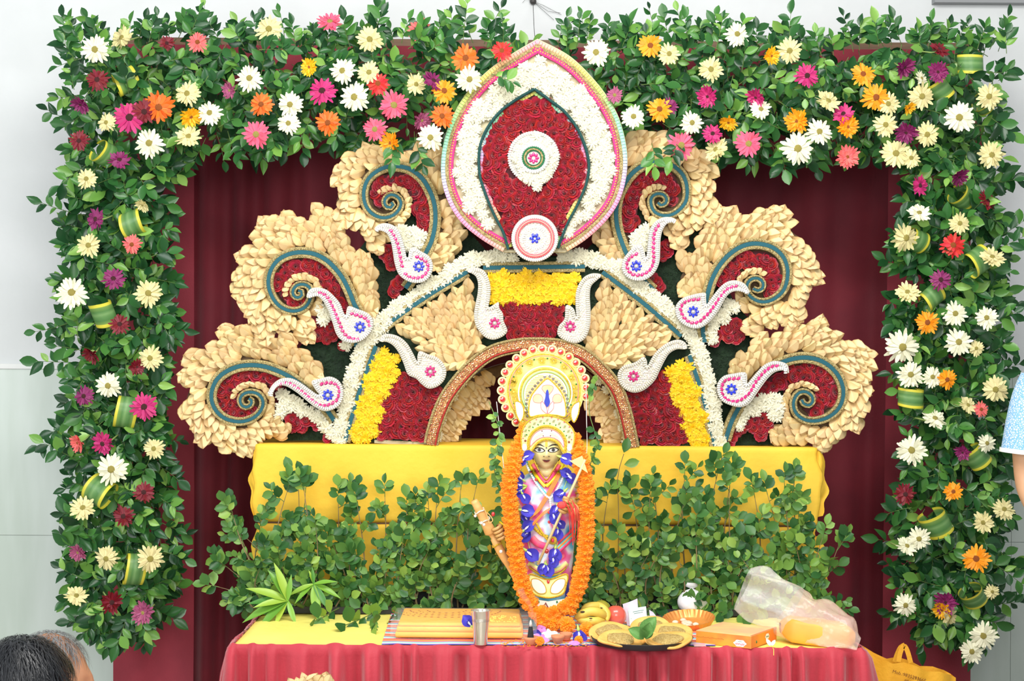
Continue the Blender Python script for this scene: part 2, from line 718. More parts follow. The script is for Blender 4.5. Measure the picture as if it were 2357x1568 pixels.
# pleated red skirt: front, then both sides
_corner = [(_l - 0.006, TY1), (_l - 0.006, TY0 - 0.006), (_r + 0.006, TY0 - 0.006), (_r + 0.006, TY1)]
_path = resample([Vector((a, b, 0)) for a, b in _corner], 0.006)
_rs = random.Random(21)
_ph, _a = [], 0.0
_wl, _am = 0.07, 1.0
for i in range(len(_path)):
    if i % 11 == 0:
        _wl = _rs.uniform(0.035, 0.11)
        _am = _rs.uniform(0.35, 1.25)
    _a += 2 * pi * 0.006 / _wl
    _ph.append((_a, _am))
SKV = [(0, 0.0), (0.012, 0.0), (0.03, 1), (0.1, 2), (0.25, 3), (0.45, 3), (0.75, 3)]


def skirt_pt(i, k, back):
    p = _path[i]
    a, b = _path[max(i - 1, 0)], _path[min(i + 1, len(_path) - 1)]
    t = (b - a).normalized()
    n = Vector((t.y, -t.x, 0))
    dz, lvl = SKV[k]
    ph, am = _ph[i]
    ph = ph + dz * 1.2 * sin(i * 0.02)
    w = sin(ph) + 0.35 * sin(2.3 * ph + 1)
    w = math.copysign(min(1.2, abs(w)) ** 0.7, w)
    amp = (0.006, 0.018, 0.03, 0.038)[int(lvl)] * am
    flare = 0.004 + 0.06 * dz
    q = p + n * (flare + amp * w - (0.004 if back else 0))
    z = TZ + 0.004 - dz + (0.004 * am * max(0, sin(ph)) if k < 2 else 0)
    if k == 0:
        q = p - n * 0.006 + n * (-0.003 if back else 0)
        z = TZ + 0.003 + 0.005 * am * max(0, sin(ph + 0.3))
    return Vector((q.x, q.y, max(z, 0.004)))


_n = len(_path)
_V, _F = [], []
for back in (False, True):
    o = len(_V)
    for i in range(_n):
        for k in range(len(SKV)):
            _V.append(skirt_pt(i, k, back))
    K = len(SKV)
    for i in range(_n - 1):
        for k in range(K - 1):
            f = (o + i * K + k, o + i * K + k + 1, o + (i + 1) * K + k + 1, o + (i + 1) * K + k)
            _F.append(f if not back else f[::-1])
tag(mk('table_skirt', (_V, _F), m_skirt, smooth=True, loc=(0, TY0, 0)), 'pleated red cloth skirt hanging from the table edge', 'table skirt')

# ---------------------------------------------------------------- yellow stepped riser behind the statue
RY0, RY1 = -0.08, 0.30
rz1 = P(1250, 1026, RY0).z
rzm = P(1250, 1208, RY0).z
ru0, ru1 = P(588, 1100, RY0).x, P(1884, 1100, RY0).x


def soft_box(x0, x1, y0, y1, z0, z1, wob, sd, bulge=0.0):
    """cloth-wrapped block: rounded edges, uneven sides"""
    nx, ny, nz = 34, 6, 12
    r = random.Random(sd)
    ph = [r.uniform(0, 6) for _ in range(8)]
    g = g_bevbox(x0, x1, y0, y1, z0, z1, 0.012)
    bm = bmesh.new()
    vs = [bm.verts.new(v) for v in g[0]]
    for f in g[1]:
        bm.faces.new([vs[i] for i in f])
    for ax, c0, c1, n in ((0, x0, x1, nx), (2, z0, z1, nz)):
        for k in range(1, n):
            co = Vector((0, 0, 0)); co[ax] = c0 + (c1 - c0) * k / n
            no = Vector((0, 0, 0)); no[ax] = 1
            bmesh.ops.bisect_plane(bm, geom=list(bm.verts) + list(bm.edges) + list(bm.faces), plane_co=co, plane_no=no)
    for v in bm.verts:
        x, y, z = v.co
        t = (z - z0) / (z1 - z0)
        ex = min(x - x0, x1 - x)
        s = max(0, 1 - ex / 0.06)
        sg = 1 if x > (x0 + x1) / 2 else -1
        v.co.x += sg * s * (wob * (0.6 * sin(9 * t + ph[0] + sg) + 0.5 * sin(17 * t + ph[1])) + bulge * sin(pi * min(1, t * 1.1)) ** 1)
        if y < y0 + 0.02:
            v.co.y += 0.0022 * sin(x * 13 + ph[2]) * sin(t * 5 + ph[3]) + 0.0016 * sin(x * 31 + z * 40 + ph[4])
    bm.verts.index_update()
    r_ = [v.co.copy() for v in bm.verts], [tuple(v.index for v in f.verts) for f in bm.faces]
    bm.free()
    return r_


ris = thing('riser', (0, 0.1, TZ), 'stepped block wrapped in yellow cloth that carries the flower panel', 'riser')
mk('upper_block', soft_box(ru0, ru1, RY0, RY1, rzm + 0.002, rz1, 0.007, 3, 0.012), m_yellow, ris, smooth=True)
mk('lower_block', soft_box(ru0 - 0.002, ru1 - 0.002, RY0 + 0.006, RY1, TZ + 0.035, rzm - 0.002, 0.006, 9, 0.01), m_yellow, ris, smooth=True)
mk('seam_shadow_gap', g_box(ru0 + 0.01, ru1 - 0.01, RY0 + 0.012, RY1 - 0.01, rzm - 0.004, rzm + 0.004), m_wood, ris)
mk('plinth', g_box(ru0 + 0.02, ru1 - 0.02, RY0 + 0.0, RY1 - 0.01, TZ + 0.001, TZ + 0.05), m_black, ris)


def side_fold(x, z0, z1, out, sd):
    """loose cloth hanging out at a side of the riser"""
    r = random.Random(sd)
    a, b = r.uniform(0, 6), r.uniform(0, 6)
    sg = 1 if out > 0 else -1

    def fn(u, v):
        w = abs(out) * (0.35 + 0.65 * sin(pi * (v * 0.82 + 0.06)) ** 0.8) * (1 + 0.12 * sin(v * 15 + a))
        return Vector((x + sg * (w * u - 0.02), RY0 + 0.012 + 0.02 * u + 0.008 * sin(u * 7 + v * 4 + b), z1 + (z0 - z1) * v - 0.012 * u * sin(v * 5 + a)))
    g = g_grid(fn, 8, 18)
    g2 = ([p + Vector((0, 0.012, 0)) for p in g[0]], [f[::-1] for f in g[1]])
    return join(g, g2)


mk('cloth_fold', side_fold(ru0, rzm + 0.01, rz1 - 0.006, -0.045, 1), m_yellow, ris, smooth=True)
mk('cloth_fold', side_fold(ru1, rzm + 0.02, rz1 - 0.006, 0.055, 2), m_yellow, ris, smooth=True)
mk('cloth_fold', side_fold(ru1, TZ + 0.03, rzm - 0.04, 0.055, 5), m_yellow, ris, smooth=True)

# ---------------------------------------------------------------- flower, leaf and petal pieces
m_kauna = M('dry_petal', (238, 212, 160), 0.55, var=0.1, hue=0.008, vcol=True)
m_rose = M('rose_petal', (168, 20, 38), 0.45, var=0.3, hue=0.008, sheen=0.3, transl=0.12)
m_mum = M('white_flower', (240, 236, 212), 0.65, var=0.04, hue=0.006, transl=0.2)
m_mum_c = M('white_flower_heart', (226, 216, 130), 0.7)
m_yel = M('yellow_flower', (250, 206, 18), 0.6, var=0.08, hue=0.008, transl=0.12)
m_orange = M('orange_marigold', (255, 152, 24), 0.6, var=0.08, hue=0.008, transl=0.12)
GREENS = [(0.0, (26, 66, 36)), (0.3, (38, 88, 44)), (0.55, (52, 106, 50)), (0.78, (76, 134, 58)), (0.93, (118, 168, 72)), (1.0, (146, 190, 92))]
m_leaf = M('garland_leaf', (50, 100, 50), 0.3, ramp=GREENS, transl=0.18, spec=0.45)
m_leaf2 = M('branch_leaf', (60, 110, 60), 0.36, ramp=[(0.0, (38, 84, 42)), (0.3, (64, 114, 56)), (0.55, (90, 136, 66)), (0.8, (120, 162, 70)), (1.0, (152, 186, 86))], transl=0.2, spec=0.4)
m_stem = M('green_stem', (96, 122, 62), 0.6, var=0.15)
m_twig = M('brown_twig', (128, 110, 76), 0.7, var=0.15)
m_moss = M('moss_board', (30, 50, 30), 0.95, noise=(30, (18, 34, 20), 0.8), bump=(90, 0.8))
m_mossfib = M('moss_fibre', (44, 72, 42), 0.9, var=0.3)
m_teal = M('teal_velvet', (10, 86, 98), 0.75, sheen=0.3, bump=(200, 0.1))
m_gold = M('gold_braid', (206, 186, 128), 0.4, metal=0.15, noise=(260, (122, 104, 58), 0.75), bump=(260, 0.8))
m_goldp = M('gold_plain', (214, 172, 60), 0.35, metal=0.6)
m_board = M('board_edge', (96, 74, 48), 0.9, noise=(60, (70, 52, 34), 0.7))
m_pearl = M('pearl_bead', (232, 226, 208), 0.35, var=0.04, coat=0.3)
m_pearlw = M('white_bead', (234, 233, 228), 0.4, var=0.02)
m_pink = M('pink_gem', (206, 34, 120), 0.12, var=0.15, coat=0.6, spec=0.8)
m_blue = M('blue_gem', (30, 50, 205), 0.12, var=0.15, coat=0.6, spec=0.8)
m_glit = M('crystal_chip', (236, 226, 214), 0.2, ramp=[(0, (246, 240, 226)), (0.4, (238, 226, 200)), (0.6, (230, 214, 224)), (0.8, (216, 226, 220)), (1, (250, 250, 246))], coat=0.5)


def petal_mesh(name, L, W, tip, cup, curl, mat, nu=4, nv=3, base=0.15, widest=0.5):
    """one petal or leaf: length along +Z, face towards -Y"""
    V, Fc = [], []
    for j in range(nu + 1):
        t = j / nu
        if t < widest:
            w = base + (1 - base) * sin(pi / 2 * t / widest)
        else:
            w = max(tip * 0.02, cos(pi / 2 * (t - widest) / (1 - widest)) ** (tip))
        for i in range(nv):
            s = -1 + 2 * i / (nv - 1)
            V.append((s * W / 2 * w, cup * (s * s) * W * w + curl * L * t * t, L * t))
    for j in range(nu):
        for i in range(nv - 1):
            a = j * nv + i
            Fc.append((a, a + 1, a + nv + 1, a + nv))
    return mesh_from(name, V, Fc, mat, smooth=True)


# dry beige petal: domed and pointed; three slightly different ones, unit length
def kauna_mesh(W, ridge, curl, sh, sd):
    """dry petal like a folded scale: broad shoulders, sharp tip, one crease"""
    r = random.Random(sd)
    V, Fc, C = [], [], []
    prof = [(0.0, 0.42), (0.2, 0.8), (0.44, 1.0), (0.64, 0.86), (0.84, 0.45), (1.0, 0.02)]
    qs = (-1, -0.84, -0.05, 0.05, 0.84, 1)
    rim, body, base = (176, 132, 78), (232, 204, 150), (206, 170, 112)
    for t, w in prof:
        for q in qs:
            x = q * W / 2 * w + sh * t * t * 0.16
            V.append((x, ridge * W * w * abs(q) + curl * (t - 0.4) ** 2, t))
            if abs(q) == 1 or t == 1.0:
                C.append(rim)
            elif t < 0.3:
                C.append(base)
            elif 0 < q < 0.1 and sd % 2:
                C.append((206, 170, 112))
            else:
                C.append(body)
    n = len(qs)
    for j in range(len(prof) - 1):
        for i in range(n - 1):
            a = j * n + i
            Fc.append((a, a + 1, a + n + 1, a + n))
    return mesh_from('petal', V, Fc, m_kauna, smooth=False, cols=C)


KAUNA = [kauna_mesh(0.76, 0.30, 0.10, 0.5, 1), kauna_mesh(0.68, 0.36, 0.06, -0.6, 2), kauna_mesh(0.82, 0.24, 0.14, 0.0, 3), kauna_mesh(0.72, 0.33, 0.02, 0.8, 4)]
# leaves, unit length
LEAF = [petal_mesh('leaf', 1, 0.56, 0.85, -0.22, 0.10, m_leaf, 5, 3, 0.06, 0.46),
        petal_mesh('leaf', 1, 0.50, 1.0, -0.30, 0.22, m_leaf, 5, 3, 0.06, 0.42),
        petal_mesh('leaf', 1, 0.62, 0.7, -0.16, 0.02, m_leaf, 5, 3, 0.06, 0.5)]
LEAFR = [petal_mesh('leaf', 1, 0.72, 0.55, -0.14, 0.08, m_leaf2, 5, 3, 0.05, 0.56),
         petal_mesh('leaf', 1, 0.62, 0.65, -0.2, 0.16, m_leaf2, 5, 3, 0.05, 0.52)]


def rose_mesh(sd):
    """spiral rose seen from the front (-Y); unit diameter"""
    r = random.Random(sd)
    V, Fc = [], []

    def pet(a, rad, h, w, lean):
        o = len(V)
        for j in range(3):
            t = j / 2
            rr = rad * (0.35 + 0.65 * t) + lean * t * t
            for i in range(4):
                s = -1 + 2 * i / 3
                an = a + s * w
                k = 1 - 0.12 * (s * s) * t
                V.append((rr * k * cos(an), -h * t * (1 - 0.25 * s * s) + lean * 0.6 * t, rr * k * sin(an)))
        for j in range(2):
            for i in range(3):
                q = o + j * 4 + i
                Fc.append((q, q + 1, q + 5, q + 4))
    for k in range(5):
        pet(2 * pi * k / 5 + r.uniform(-.25, .25), 0.44, 0.14, 0.8, 0.10)
    for k in range(4):
        pet(2 * pi * k / 4 + 0.5 + r.uniform(-.25, .25), 0.33, 0.24, 0.95, 0.08)
    for k in range(3):
        pet(2 * pi * k / 3 + 1 + r.uniform(-.2, .2), 0.21, 0.30, 1.2, 0.05)
    for k in range(2):
        pet(pi * k + r.uniform(0, 1), 0.12, 0.33, 1.7, 0.02)
    return mesh_from('rose', V, Fc, m_rose, smooth=True)


ROSE = [rose_mesh(i) for i in range(3)]


def pom_mesh(name, n, mat, sd, rag=0.25, thick=0.16, flat=0.62):
    """pompon flower of many strap petals lying like scales on a dome, facing -Y, unit diameter"""
    r = random.Random(sd)
    V, Fc = [], []

    def dirv(el, a):
        return Vector((cos(el) * cos(a), -sin(el) * flat, cos(el) * sin(a)))
    for k in range(n):
        t = (k + 0.5) / n
        el = pi / 2 * (1 - t ** 0.62) - 0.06
        a = k * 2.39996 + r.uniform(-.25, .25)
        L = 0.5 * (1 + r.uniform(-rag, rag))
        b = dirv(el + 0.75, a + r.uniform(-.2, .2)) * 0.30
        e = dirv(el - 0.22, a + r.uniform(-.1, .1)) * L + Vector((0, -0.02, 0))
        m = b.lerp(e, 0.62) + dirv(el, a) * 0.05
        sd_ = (e - b).cross(dirv(el, a))
        sd_ = sd_.normalized() if sd_.length > 1e-4 else Vector((1, 0, 0))
        wv = sd_ * thick * 0.5 + dirv(el, a) * r.uniform(-0.04, 0.04)
        o = len(V)
        V.extend([b, m + wv, e, m - wv])
        Fc.append((o, o + 1, o + 2, o + 3))
    return mesh_from(name, V, Fc, mat, smooth=False)


MUM = [pom_mesh('white_chrysanthemum', 76, m_mum, i, 0.3, 0.15) for i in range(3)]
YEL = [pom_mesh('yellow_chrysanthemum', 60, m_yel, 10 + i, 0.25, 0.19) for i in range(3)]
MARI = [pom_mesh('marigold', 110, m_orange, 20 + i, 0.1, 0.2, 0.85) for i in range(3)]


def put_flowers(meshes, pts, size, Y, parent, name, lift=0.0, jit=0.15):
    for (x, y) in pts:
        p = P(x, y, Y) - Vector((0, lift + rnd.uniform(0, 0.004), 0))
        s = size * S(Y) * rnd.uniform(1 - jit, 1 + jit)
        q = 0.55 if meshes is ROSE else 0.25
        n = Vector((rnd.uniform(-q, q), -1, rnd.uniform(-q, q))).normalized()
        d = Vector((cos(rnd.uniform(0, 6.28)), 0, sin(rnd.uniform(0, 6.28))))
        inst(name, rnd.choice(meshes), frame(p, d + Vector((1e-3, 0, 1e-3)), n, s), parent)


def put_petal(x, y, dirx, diry, L, Y, parent, tilt=0.33, lift=0.0, mesh=None, name='petal', jit=0.12, W=1.0):
    """beige petal on plane Y whose middle is at pixel x, y and tip points to dirx, diry (pixels)"""
    d = Vector((dirx, 0, -diry))
    d.normalize()
    a = rnd.uniform(-0.22, 0.22)
    d = Vector((d.x * cos(a) - d.z * sin(a), 0, d.x * sin(a) + d.z * cos(a)))
    t = tilt + rnd.uniform(-0.08, 0.10)
    ax = Vector((d.x * cos(t), -sin(t), d.z * cos(t)))
    n = Vector((d.x * sin(t), cos(t) * -1, d.z * sin(t)))
    s = L * S(Y) * rnd.uniform(1 - jit, 1 + jit)
    p = P(x, y, Y) - ax * (s * 0.5) - Vector((0, lift + sin(tilt) * s * 0.5, 0))
    side = rnd.uniform(-0.25, 0.25)
    n = n + Vector((d.z, 0, -d.x)) * side
    inst(name, mesh or rnd.choice(KAUNA), frame(p, ax, n, (s * W, s, s)), parent)

# ---------------------------------------------------------------- flower panel
PY = -0.045                       # plane of the panel board's face
k2 = crop(800, 500, 2.946)
kL = crop(760, 760, 5.6)
kR = crop(1380, 760, 5.407)

panel = thing('flower_panel', P(1225, 1020, PY), 'arch-shaped panel of red roses, yellow and white flowers with beige petal fans', 'flower panel')
arch_in = [(992, 1022), (1000, 985), (1020, 930), (1045, 890), (1085, 845), (1130, 812), (1180, 797), (1230, 793), (1290, 797), (1340, 815),
           (1380, 848), (1415, 890), (1435, 940), (1447, 990), (1455, 1030)]
arch_out = [(785, 1014), (800, 940), (818, 865), (838, 805), (866, 766), (908, 722), (960, 684), (1020, 644), (1075, 610), (1125, 597), (1232, 592),
            (1338, 598), (1388, 608), (1440, 640), (1500, 688), (1560, 740), (1597, 790), (1622, 870), (1640, 960), (1652, 1030)]
mk('arch_board', plate(arch_out + arch_in[::-1], PY + 0.028, 0.028), m_moss, panel)
moss_out = [(650, 1014), (668, 830), (715, 770), (745, 690), (810, 600), (870, 520), (930, 460), (1010, 430), (1090, 545), (1130, 590), (1335, 590), (1385, 540),
            (1460, 470), (1540, 450), (1610, 530), (1640, 600), (1690, 700), (1745, 760), (1790, 850), (1800, 900), (1800, 1022)]
moss_poly = moss_out + [(1640, 1026), (1630, 950), (1610, 860), (1580, 790), (1540, 740), (1380, 620), (1232, 600), (1080, 620), (920, 730), (850, 800), (820, 900), (800, 1012)]
mk('moss_board', plate(moss_poly, PY + 0.06, 0.026), m_moss, panel)
# loose moss fibres, far too many to count
_V, _F = [], []
for (x, y) in hexfill(moss_poly, 7.5, 0.45) + hexfill(arch_out + arch_in[::-1], 9, 0.45):
    yb = PY + 0.034 if not inpoly(x, y, arch_out + arch_in[::-1]) else PY
    p = P(x, y, yb)
    for _q in range(2):
        a = rnd.uniform(0, 6.28)
        L = rnd.uniform(0.006, 0.016)
        e = Vector((cos(a) * L, -rnd.uniform(0.003, 0.010), sin(a) * L))
        w = Vector((-sin(a), 0.2, cos(a))) * 0.0006
        o = len(_V)
        _V += [p + w, p - w, p + e * 0.6 + Vector((0, -0.003, 0)), p + e]
        _F += [(o, o + 1, o + 2), (o + 1, o + 3, o + 2)]
mk('moss_fibres', (_V, _F), m_mossfib, panel, kind='stuff')


def braid(path, w, Y, parent, th=0.010, name='ribbon'):
    """teal velvet ribbon with a gold braid along each side (sub-parts)"""
    n = len(path)
    W = w if isinstance(w, (list, tuple)) else [w] * n
    rib = mk(name, strip(path, [q * 0.36 for q in W], Y, th), m_teal, parent)
    for sg in (-1, 1):
        mk('gold_braid', strip(offset_path(path, [sg * q * 0.345 for q in W]), [q * 0.31 for q in W], Y, th * 0.9, 0.003), m_gold, rib, smooth=False)
    return rib


for a, b in (((866, 797), (795, 1016)), ((878, 757), (1076, 626)), ((1112, 617), (1346, 614)), ((1386, 627), (1567, 774)), ((1586, 818), (1645, 1026))):
    mid = ((a[0] + b[0]) / 2, (a[1] + b[1]) / 2)
    c = Vector((1225, 930, 0))
    out = (Vector((mid[0], mid[1], 0)) - c).normalized() * 4
    if a[0] != 1112:
        mid = (mid[0] + out.x, mid[1] + out.y)
    braid(spline([a, mid, b], 8), 25, PY, panel, 0.016)

# white chrysanthemum border of the arch, each flower its own piece
for row, off in ((0, -9), (1, 3)):
    pth = resample(offset_path(spline(arch_out, 5), off), 19)
    put_flowers(MUM, [(p.x + rnd.uniform(-3, 3), p.y + rnd.uniform(-3, 3)) for p in pth if not (1180 < p.x < 1285 and p.y < 605)], 29, PY, panel, 'white_chrysanthemum', 0.006)

# yellow blocks
yc = k2([(945, 375), (1580, 375), (1530, 575), (990, 560)])
yl = kL([(640, 200), (720, 260), (850, 370), (890, 470), (870, 640), (800, 720), (740, 880), (670, 950), (660, 1090), (590, 1170), (600, 1330), (500, 1420), (250, 1440), (330, 1050), (450, 700), (590, 370)])
yr = kR([(1040, 370), (1090, 430), (1170, 640), (1260, 930), (1340, 1200), (1380, 1450), (1200, 1490), (1080, 1370), (1040, 1150), (990, 950), (890, 740), (870, 520)])
for poly in (yc, yl, yr):
    put_flowers(YEL, hexfill(poly, 17.5, 0.14), 29, PY, panel, 'yellow_chrysanthemum', 0.007)
# red rose blocks
rc = k2([(1030, 560), (1480, 560), (1450, 680), (1420, 830), (1250, 850), (1090, 830), (1060, 680)])
rl = kL([(930, 530), (1110, 630), (1250, 740), (1380, 750), (1350, 900), (1270, 1150), (1220, 1350), (1000, 1390), (600, 1400), (600, 1170), (680, 1080), (690, 940), (780, 720), (880, 650)])
rr = kR([(860, 490), (880, 700), (980, 960), (1040, 1150), (1070, 1400), (800, 1410), (490, 1390), (420, 1160), (350, 900), (370, 810), (480, 790), (600, 720), (740, 570)])
for poly in (rc, rl, rr):
    put_flowers(ROSE, hexfill(poly, 18.5, 0.22), 32, PY, panel, 'rose', 0.004)
# beige petal fans
for poly, c in ((k2([(300, 790), (820, 430), (830, 520), (850, 620), (905, 750), (910, 900), (770, 1020), (660, 1030), (600, 960), (480, 880), (400, 820)]), k2([(800, 975)])[0]),
                (k2([(1715, 430), (2210, 820), (2130, 860), (2050, 910), (1980, 940), (1900, 1000), (1780, 1045), (1700, 1010), (1605, 920), (1620, 800), (1640, 720), (1690, 600), (1690, 540), (1720, 470)]), k2([(1715, 985)])[0])):
    pts = sorted(hexfill(poly, 18.5, 0.15), key=lambda q: -hypot(q[0] - c[0], q[1] - c[1]))
    for (x, y) in pts:
        dx, dy = x - c[0], y - c[1]
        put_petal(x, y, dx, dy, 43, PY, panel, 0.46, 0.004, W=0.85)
# cloth strip at the foot
for a, b in (((862, 1012), (985, 1018)), ((1462, 1026), (1600, 1030))):
    mk('foot_strip', plate([a, b, (b[0], b[1] + 9), (a[0], a[1] + 8)], PY, 0.006), M('jute', (176, 166, 138), 0.9) if 'jute' not in MATS else MATS['jute'], panel)

# brocade band round the arch opening
m_broc = M('brocade', (150, 54, 40), 0.5, noise=(120, (206, 150, 92), 0.95), bump=(160, 0.7))
m_seq = M('sequin', (232, 192, 140), 0.15, metal=0.8, var=0.25)
m_redpipe = M('red_piping', (176, 34, 34), 0.6)
bp = spline(arch_in, 6)
band = mk('brocade_band', strip(bp, 27, PY - 0.012, 0.02, 0.003), m_broc, panel)
mk('gold_braid', strip(offset_path(bp, -13.5), 6, PY - 0.014, 0.022, 0.003), m_gold, band)
mk('gold_braid', strip(offset_path(bp, 15.5), 5, PY - 0.014, 0.018, 0.003), m_gold, band)
mk('red_piping', strip(offset_path(bp, 11), 3, PY - 0.014, 0.024, 0.002), m_redpipe, band)
sq = g_lathe([(0, 0.0022), (0.0024, 0.0012), (0.003, 0)], 6)
sqm = mesh_from('sequin', sq[0], sq[1], m_seq)
mm = []
for o in (-7.5, -3, 1.5, 6):
    for p in resample(offset_path(bp, o), 4.6):
        w = P(p.x + rnd.uniform(-1, 1), p.y + rnd.uniform(-1, 1), PY - 0.012)
        w.y = PY - 0.012 - 0.0225
        mm.append(frame(w, Vector((rnd.uniform(-.4, .4), -1, rnd.uniform(-.4, .4))), Vector((1, 0, 0)), rnd.uniform(0.8, 1.3)))
mk('sequins', joined(sqm, mm), m_seq, band, kind='stuff')

# lining of the arch opening: a second board set back, with petals and white flowers
LY = 0.09
lining = mk('lining_board', plate([(1000, 1012), (1012, 965), (1058, 892), (1108, 852), (1160, 838), (1230, 834), (1300, 838), (1352, 856), (1395, 896), (1425, 955), (1436, 1022),
                                 (1398, 1020), (1384, 1000), (1380, 966), (1352, 942), (1362, 902), (1330, 870), (1230, 852), (1150, 866), (1122, 884), (1122, 930), (1086, 955), (1063, 978), (1062, 1012)], LY + 0.02, 0.02), m_board, panel)
for poly, c in (([(1004, 1008), (1020, 960), (1062, 900), (1112, 862), (1150, 862), (1120, 886), (1120, 928), (1084, 952), (1060, 976), (1058, 1008)], (1232, 1010)),
                ([(1362, 880), (1395, 905), (1420, 960), (1430, 1016), (1400, 1016), (1386, 998), (1380, 962), (1354, 938)], (1232, 1010))):
    for (x, y) in sorted(hexfill(poly, 15, 0.2), key=lambda q: q[1]):
        put_petal(x, y, (c[0] - x) * 0.4, 60, 36, LY, panel, 0.3, 0.002, name='lining_petal')
put_flowers(MUM, [(1096, 850), (1080, 862), (1062, 884), (1042, 912), (1028, 938), (1014, 968), (1380, 872), (1398, 896), (1412, 922), (1424, 952), (1432, 985), (1440, 1012), (1008, 1004)], 24, LY - 0.03, panel, 'white_chrysanthemum')
soff = spline([(1010, 1012), (1022, 965), (1052, 908), (1096, 862), (1150, 838), (1230, 828), (1305, 832), (1356, 854), (1396, 894), (1424, 944), (1438, 1020)], 6)
_V, _F = [], []
for i, p in enumerate(soff):
    a = P(p.x, p.y, LY + 0.02)
    b = P(p.x, p.y, LY + 0.02) + Vector((0, -(LY + 0.02 - PY), 0))
    _V += [a, b]
    if i:
        _F.append((2 * i - 2, 2 * i - 1, 2 * i + 1, 2 * i))
mk('soffit', (_V, _F), MATS['jute'], panel)


# ---------------------------------------------------------------- six scroll ornaments
SY = -0.035


def scroll(label, c, ribbon, outline, roses, whites, reds, turn, closeat, ringfrom, flip):
    """spiral ribbon edged with beige petals; turn: index where the inner ring of petals starts"""
    rib = spline(c(ribbon), 5)
    out = c(outline)
    root = thing('scroll_ornament', P(c(ribbon)[turn][0], c(ribbon)[turn][1] + 30, SY), label, 'ornament', 'scroll ornaments of the flower panel')
    n = len(rib)
    ts = [i / (n - 1) for i in range(n)]
    W = [26 if t < 0.45 else 26 - 12 * (t - 0.45) / 0.55 for t in ts]
    mk('backing_board', plate(out, SY + 0.02, 0.016), m_board, root)
    # rose bed under the coil
    braid(rib, W, SY - 0.004, root, 0.020)
    # region closed by the ribbon's outer turn: no beige petals in there
    rp = [Vector((x, y, 0)) for x, y in c(ribbon)]
    inner = [(p.x, p.y) for p in spline(rp[:closeat + 1], 5)]
    coil = [(p.x, p.y) for p in rib]

    def near(x, y):
        best, bi = 1e9, 0
        for i in range(0, n, 2):
            d = (rib[i].x - x) ** 2 + (rib[i].y - y) ** 2
            if d < best:
                best, bi = d, i
        return sqrt(best), bi
    pts = []
    rimpts = [(p.x, p.y) for p in resample([Vector((a, b, 0)) for a, b in out], 8, True)]
    for (x, y) in hexfill(out, 19, 0.2):
        if inpoly(x, y, inner):
            continue
        d, i = near(x, y)
        if d < 15:
            continue
        a, b = rib[max(i - 2, 0)], rib[min(i + 2, n - 1)]
        t = (b - a).normalized()
        o = Vector((x, y, 0)) - rib[i]
        o = o.normalized() if o.length > 0 else t
        dirv = t * 0.85 + o * 0.55
        rim = min(hypot(q[0] - x, q[1] - y) for q in rimpts)
        pts.append((rim, x, y, dirv))
    for (rim, x, y, dv) in pts:
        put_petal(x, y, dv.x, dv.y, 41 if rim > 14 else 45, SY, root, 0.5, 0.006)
    # long petals making the jagged points of the rim
    m = len(out)
    sgn = 1 if area2(out) > 0 else -1
    for k in range(m):
        a, b, e = Vector((*out[k - 1], 0)), Vector((*out[k], 0)), Vector((*out[(k + 1) % m], 0))
        u, v = (a - b).normalized(), (e - b).normalized()
        if (b - a).cross(e - b).z * sgn <= 0 or u.dot(v) < -0.72 or inpoly(b.x, b.y, inner) or near(b.x, b.y)[0] < 22:
            continue
        dv = -(u + v).normalized()
        for side in (-1, 0, 1):
            q = b - dv * (15 + 6 * abs(side)) + Vector((-dv.y, dv.x, 0)) * 9 * side
            put_petal(q.x, q.y, dv.x, dv.y, 42, SY, root, 0.3, 0.004 + 0.003 * (side == 0))
    # inner ring of petals round the coil's eye
    i0 = min(range(n), key=lambda i: (rib[i] - rp[ringfrom]).length)
    ring = resample(offset_path(rib[i0:], [(-1 if flip else 1) * (14 - 4 * k / max(1, n - i0)) for k in range(n - i0)]), 10)
    lim = int(len(ring) * 0.62)
    for k in range(0, lim):
        if k + 1 >= len(ring):
            break
        t = ring[k + 1] - ring[k]
        nrm = Vector((-t.y, t.x, 0)) * (-1 if flip else 1)
        dv = t.normalized() * 0.8 + nrm.normalized() * 0.6
        put_petal(ring[k].x + nrm.x * 0.6, ring[k].y + nrm.y * 0.6, dv.x, dv.y, 26 - 6 * k / max(1, lim), SY, root, 0.4, 0.012)
    # rose bed
    put_flowers(ROSE, hexfill(c(roses), 19, 0.22), 31, SY, root, 'rose', 0.0)
    bed = c(roses)
    mk('rose_bed', plate(bed, SY + 0.004, 0.008), M('dark_red_bed', (70, 8, 18), 0.8) if 'dark_red_bed' not in MATS else MATS['dark_red_bed'], root)
    put_flowers(MUM, c(whites), 31, SY, root, 'white_chrysanthemum', 0.012)
    put_flowers(ROSE, c(reds), 29, SY, root, 'rose', 0.002)
    return root


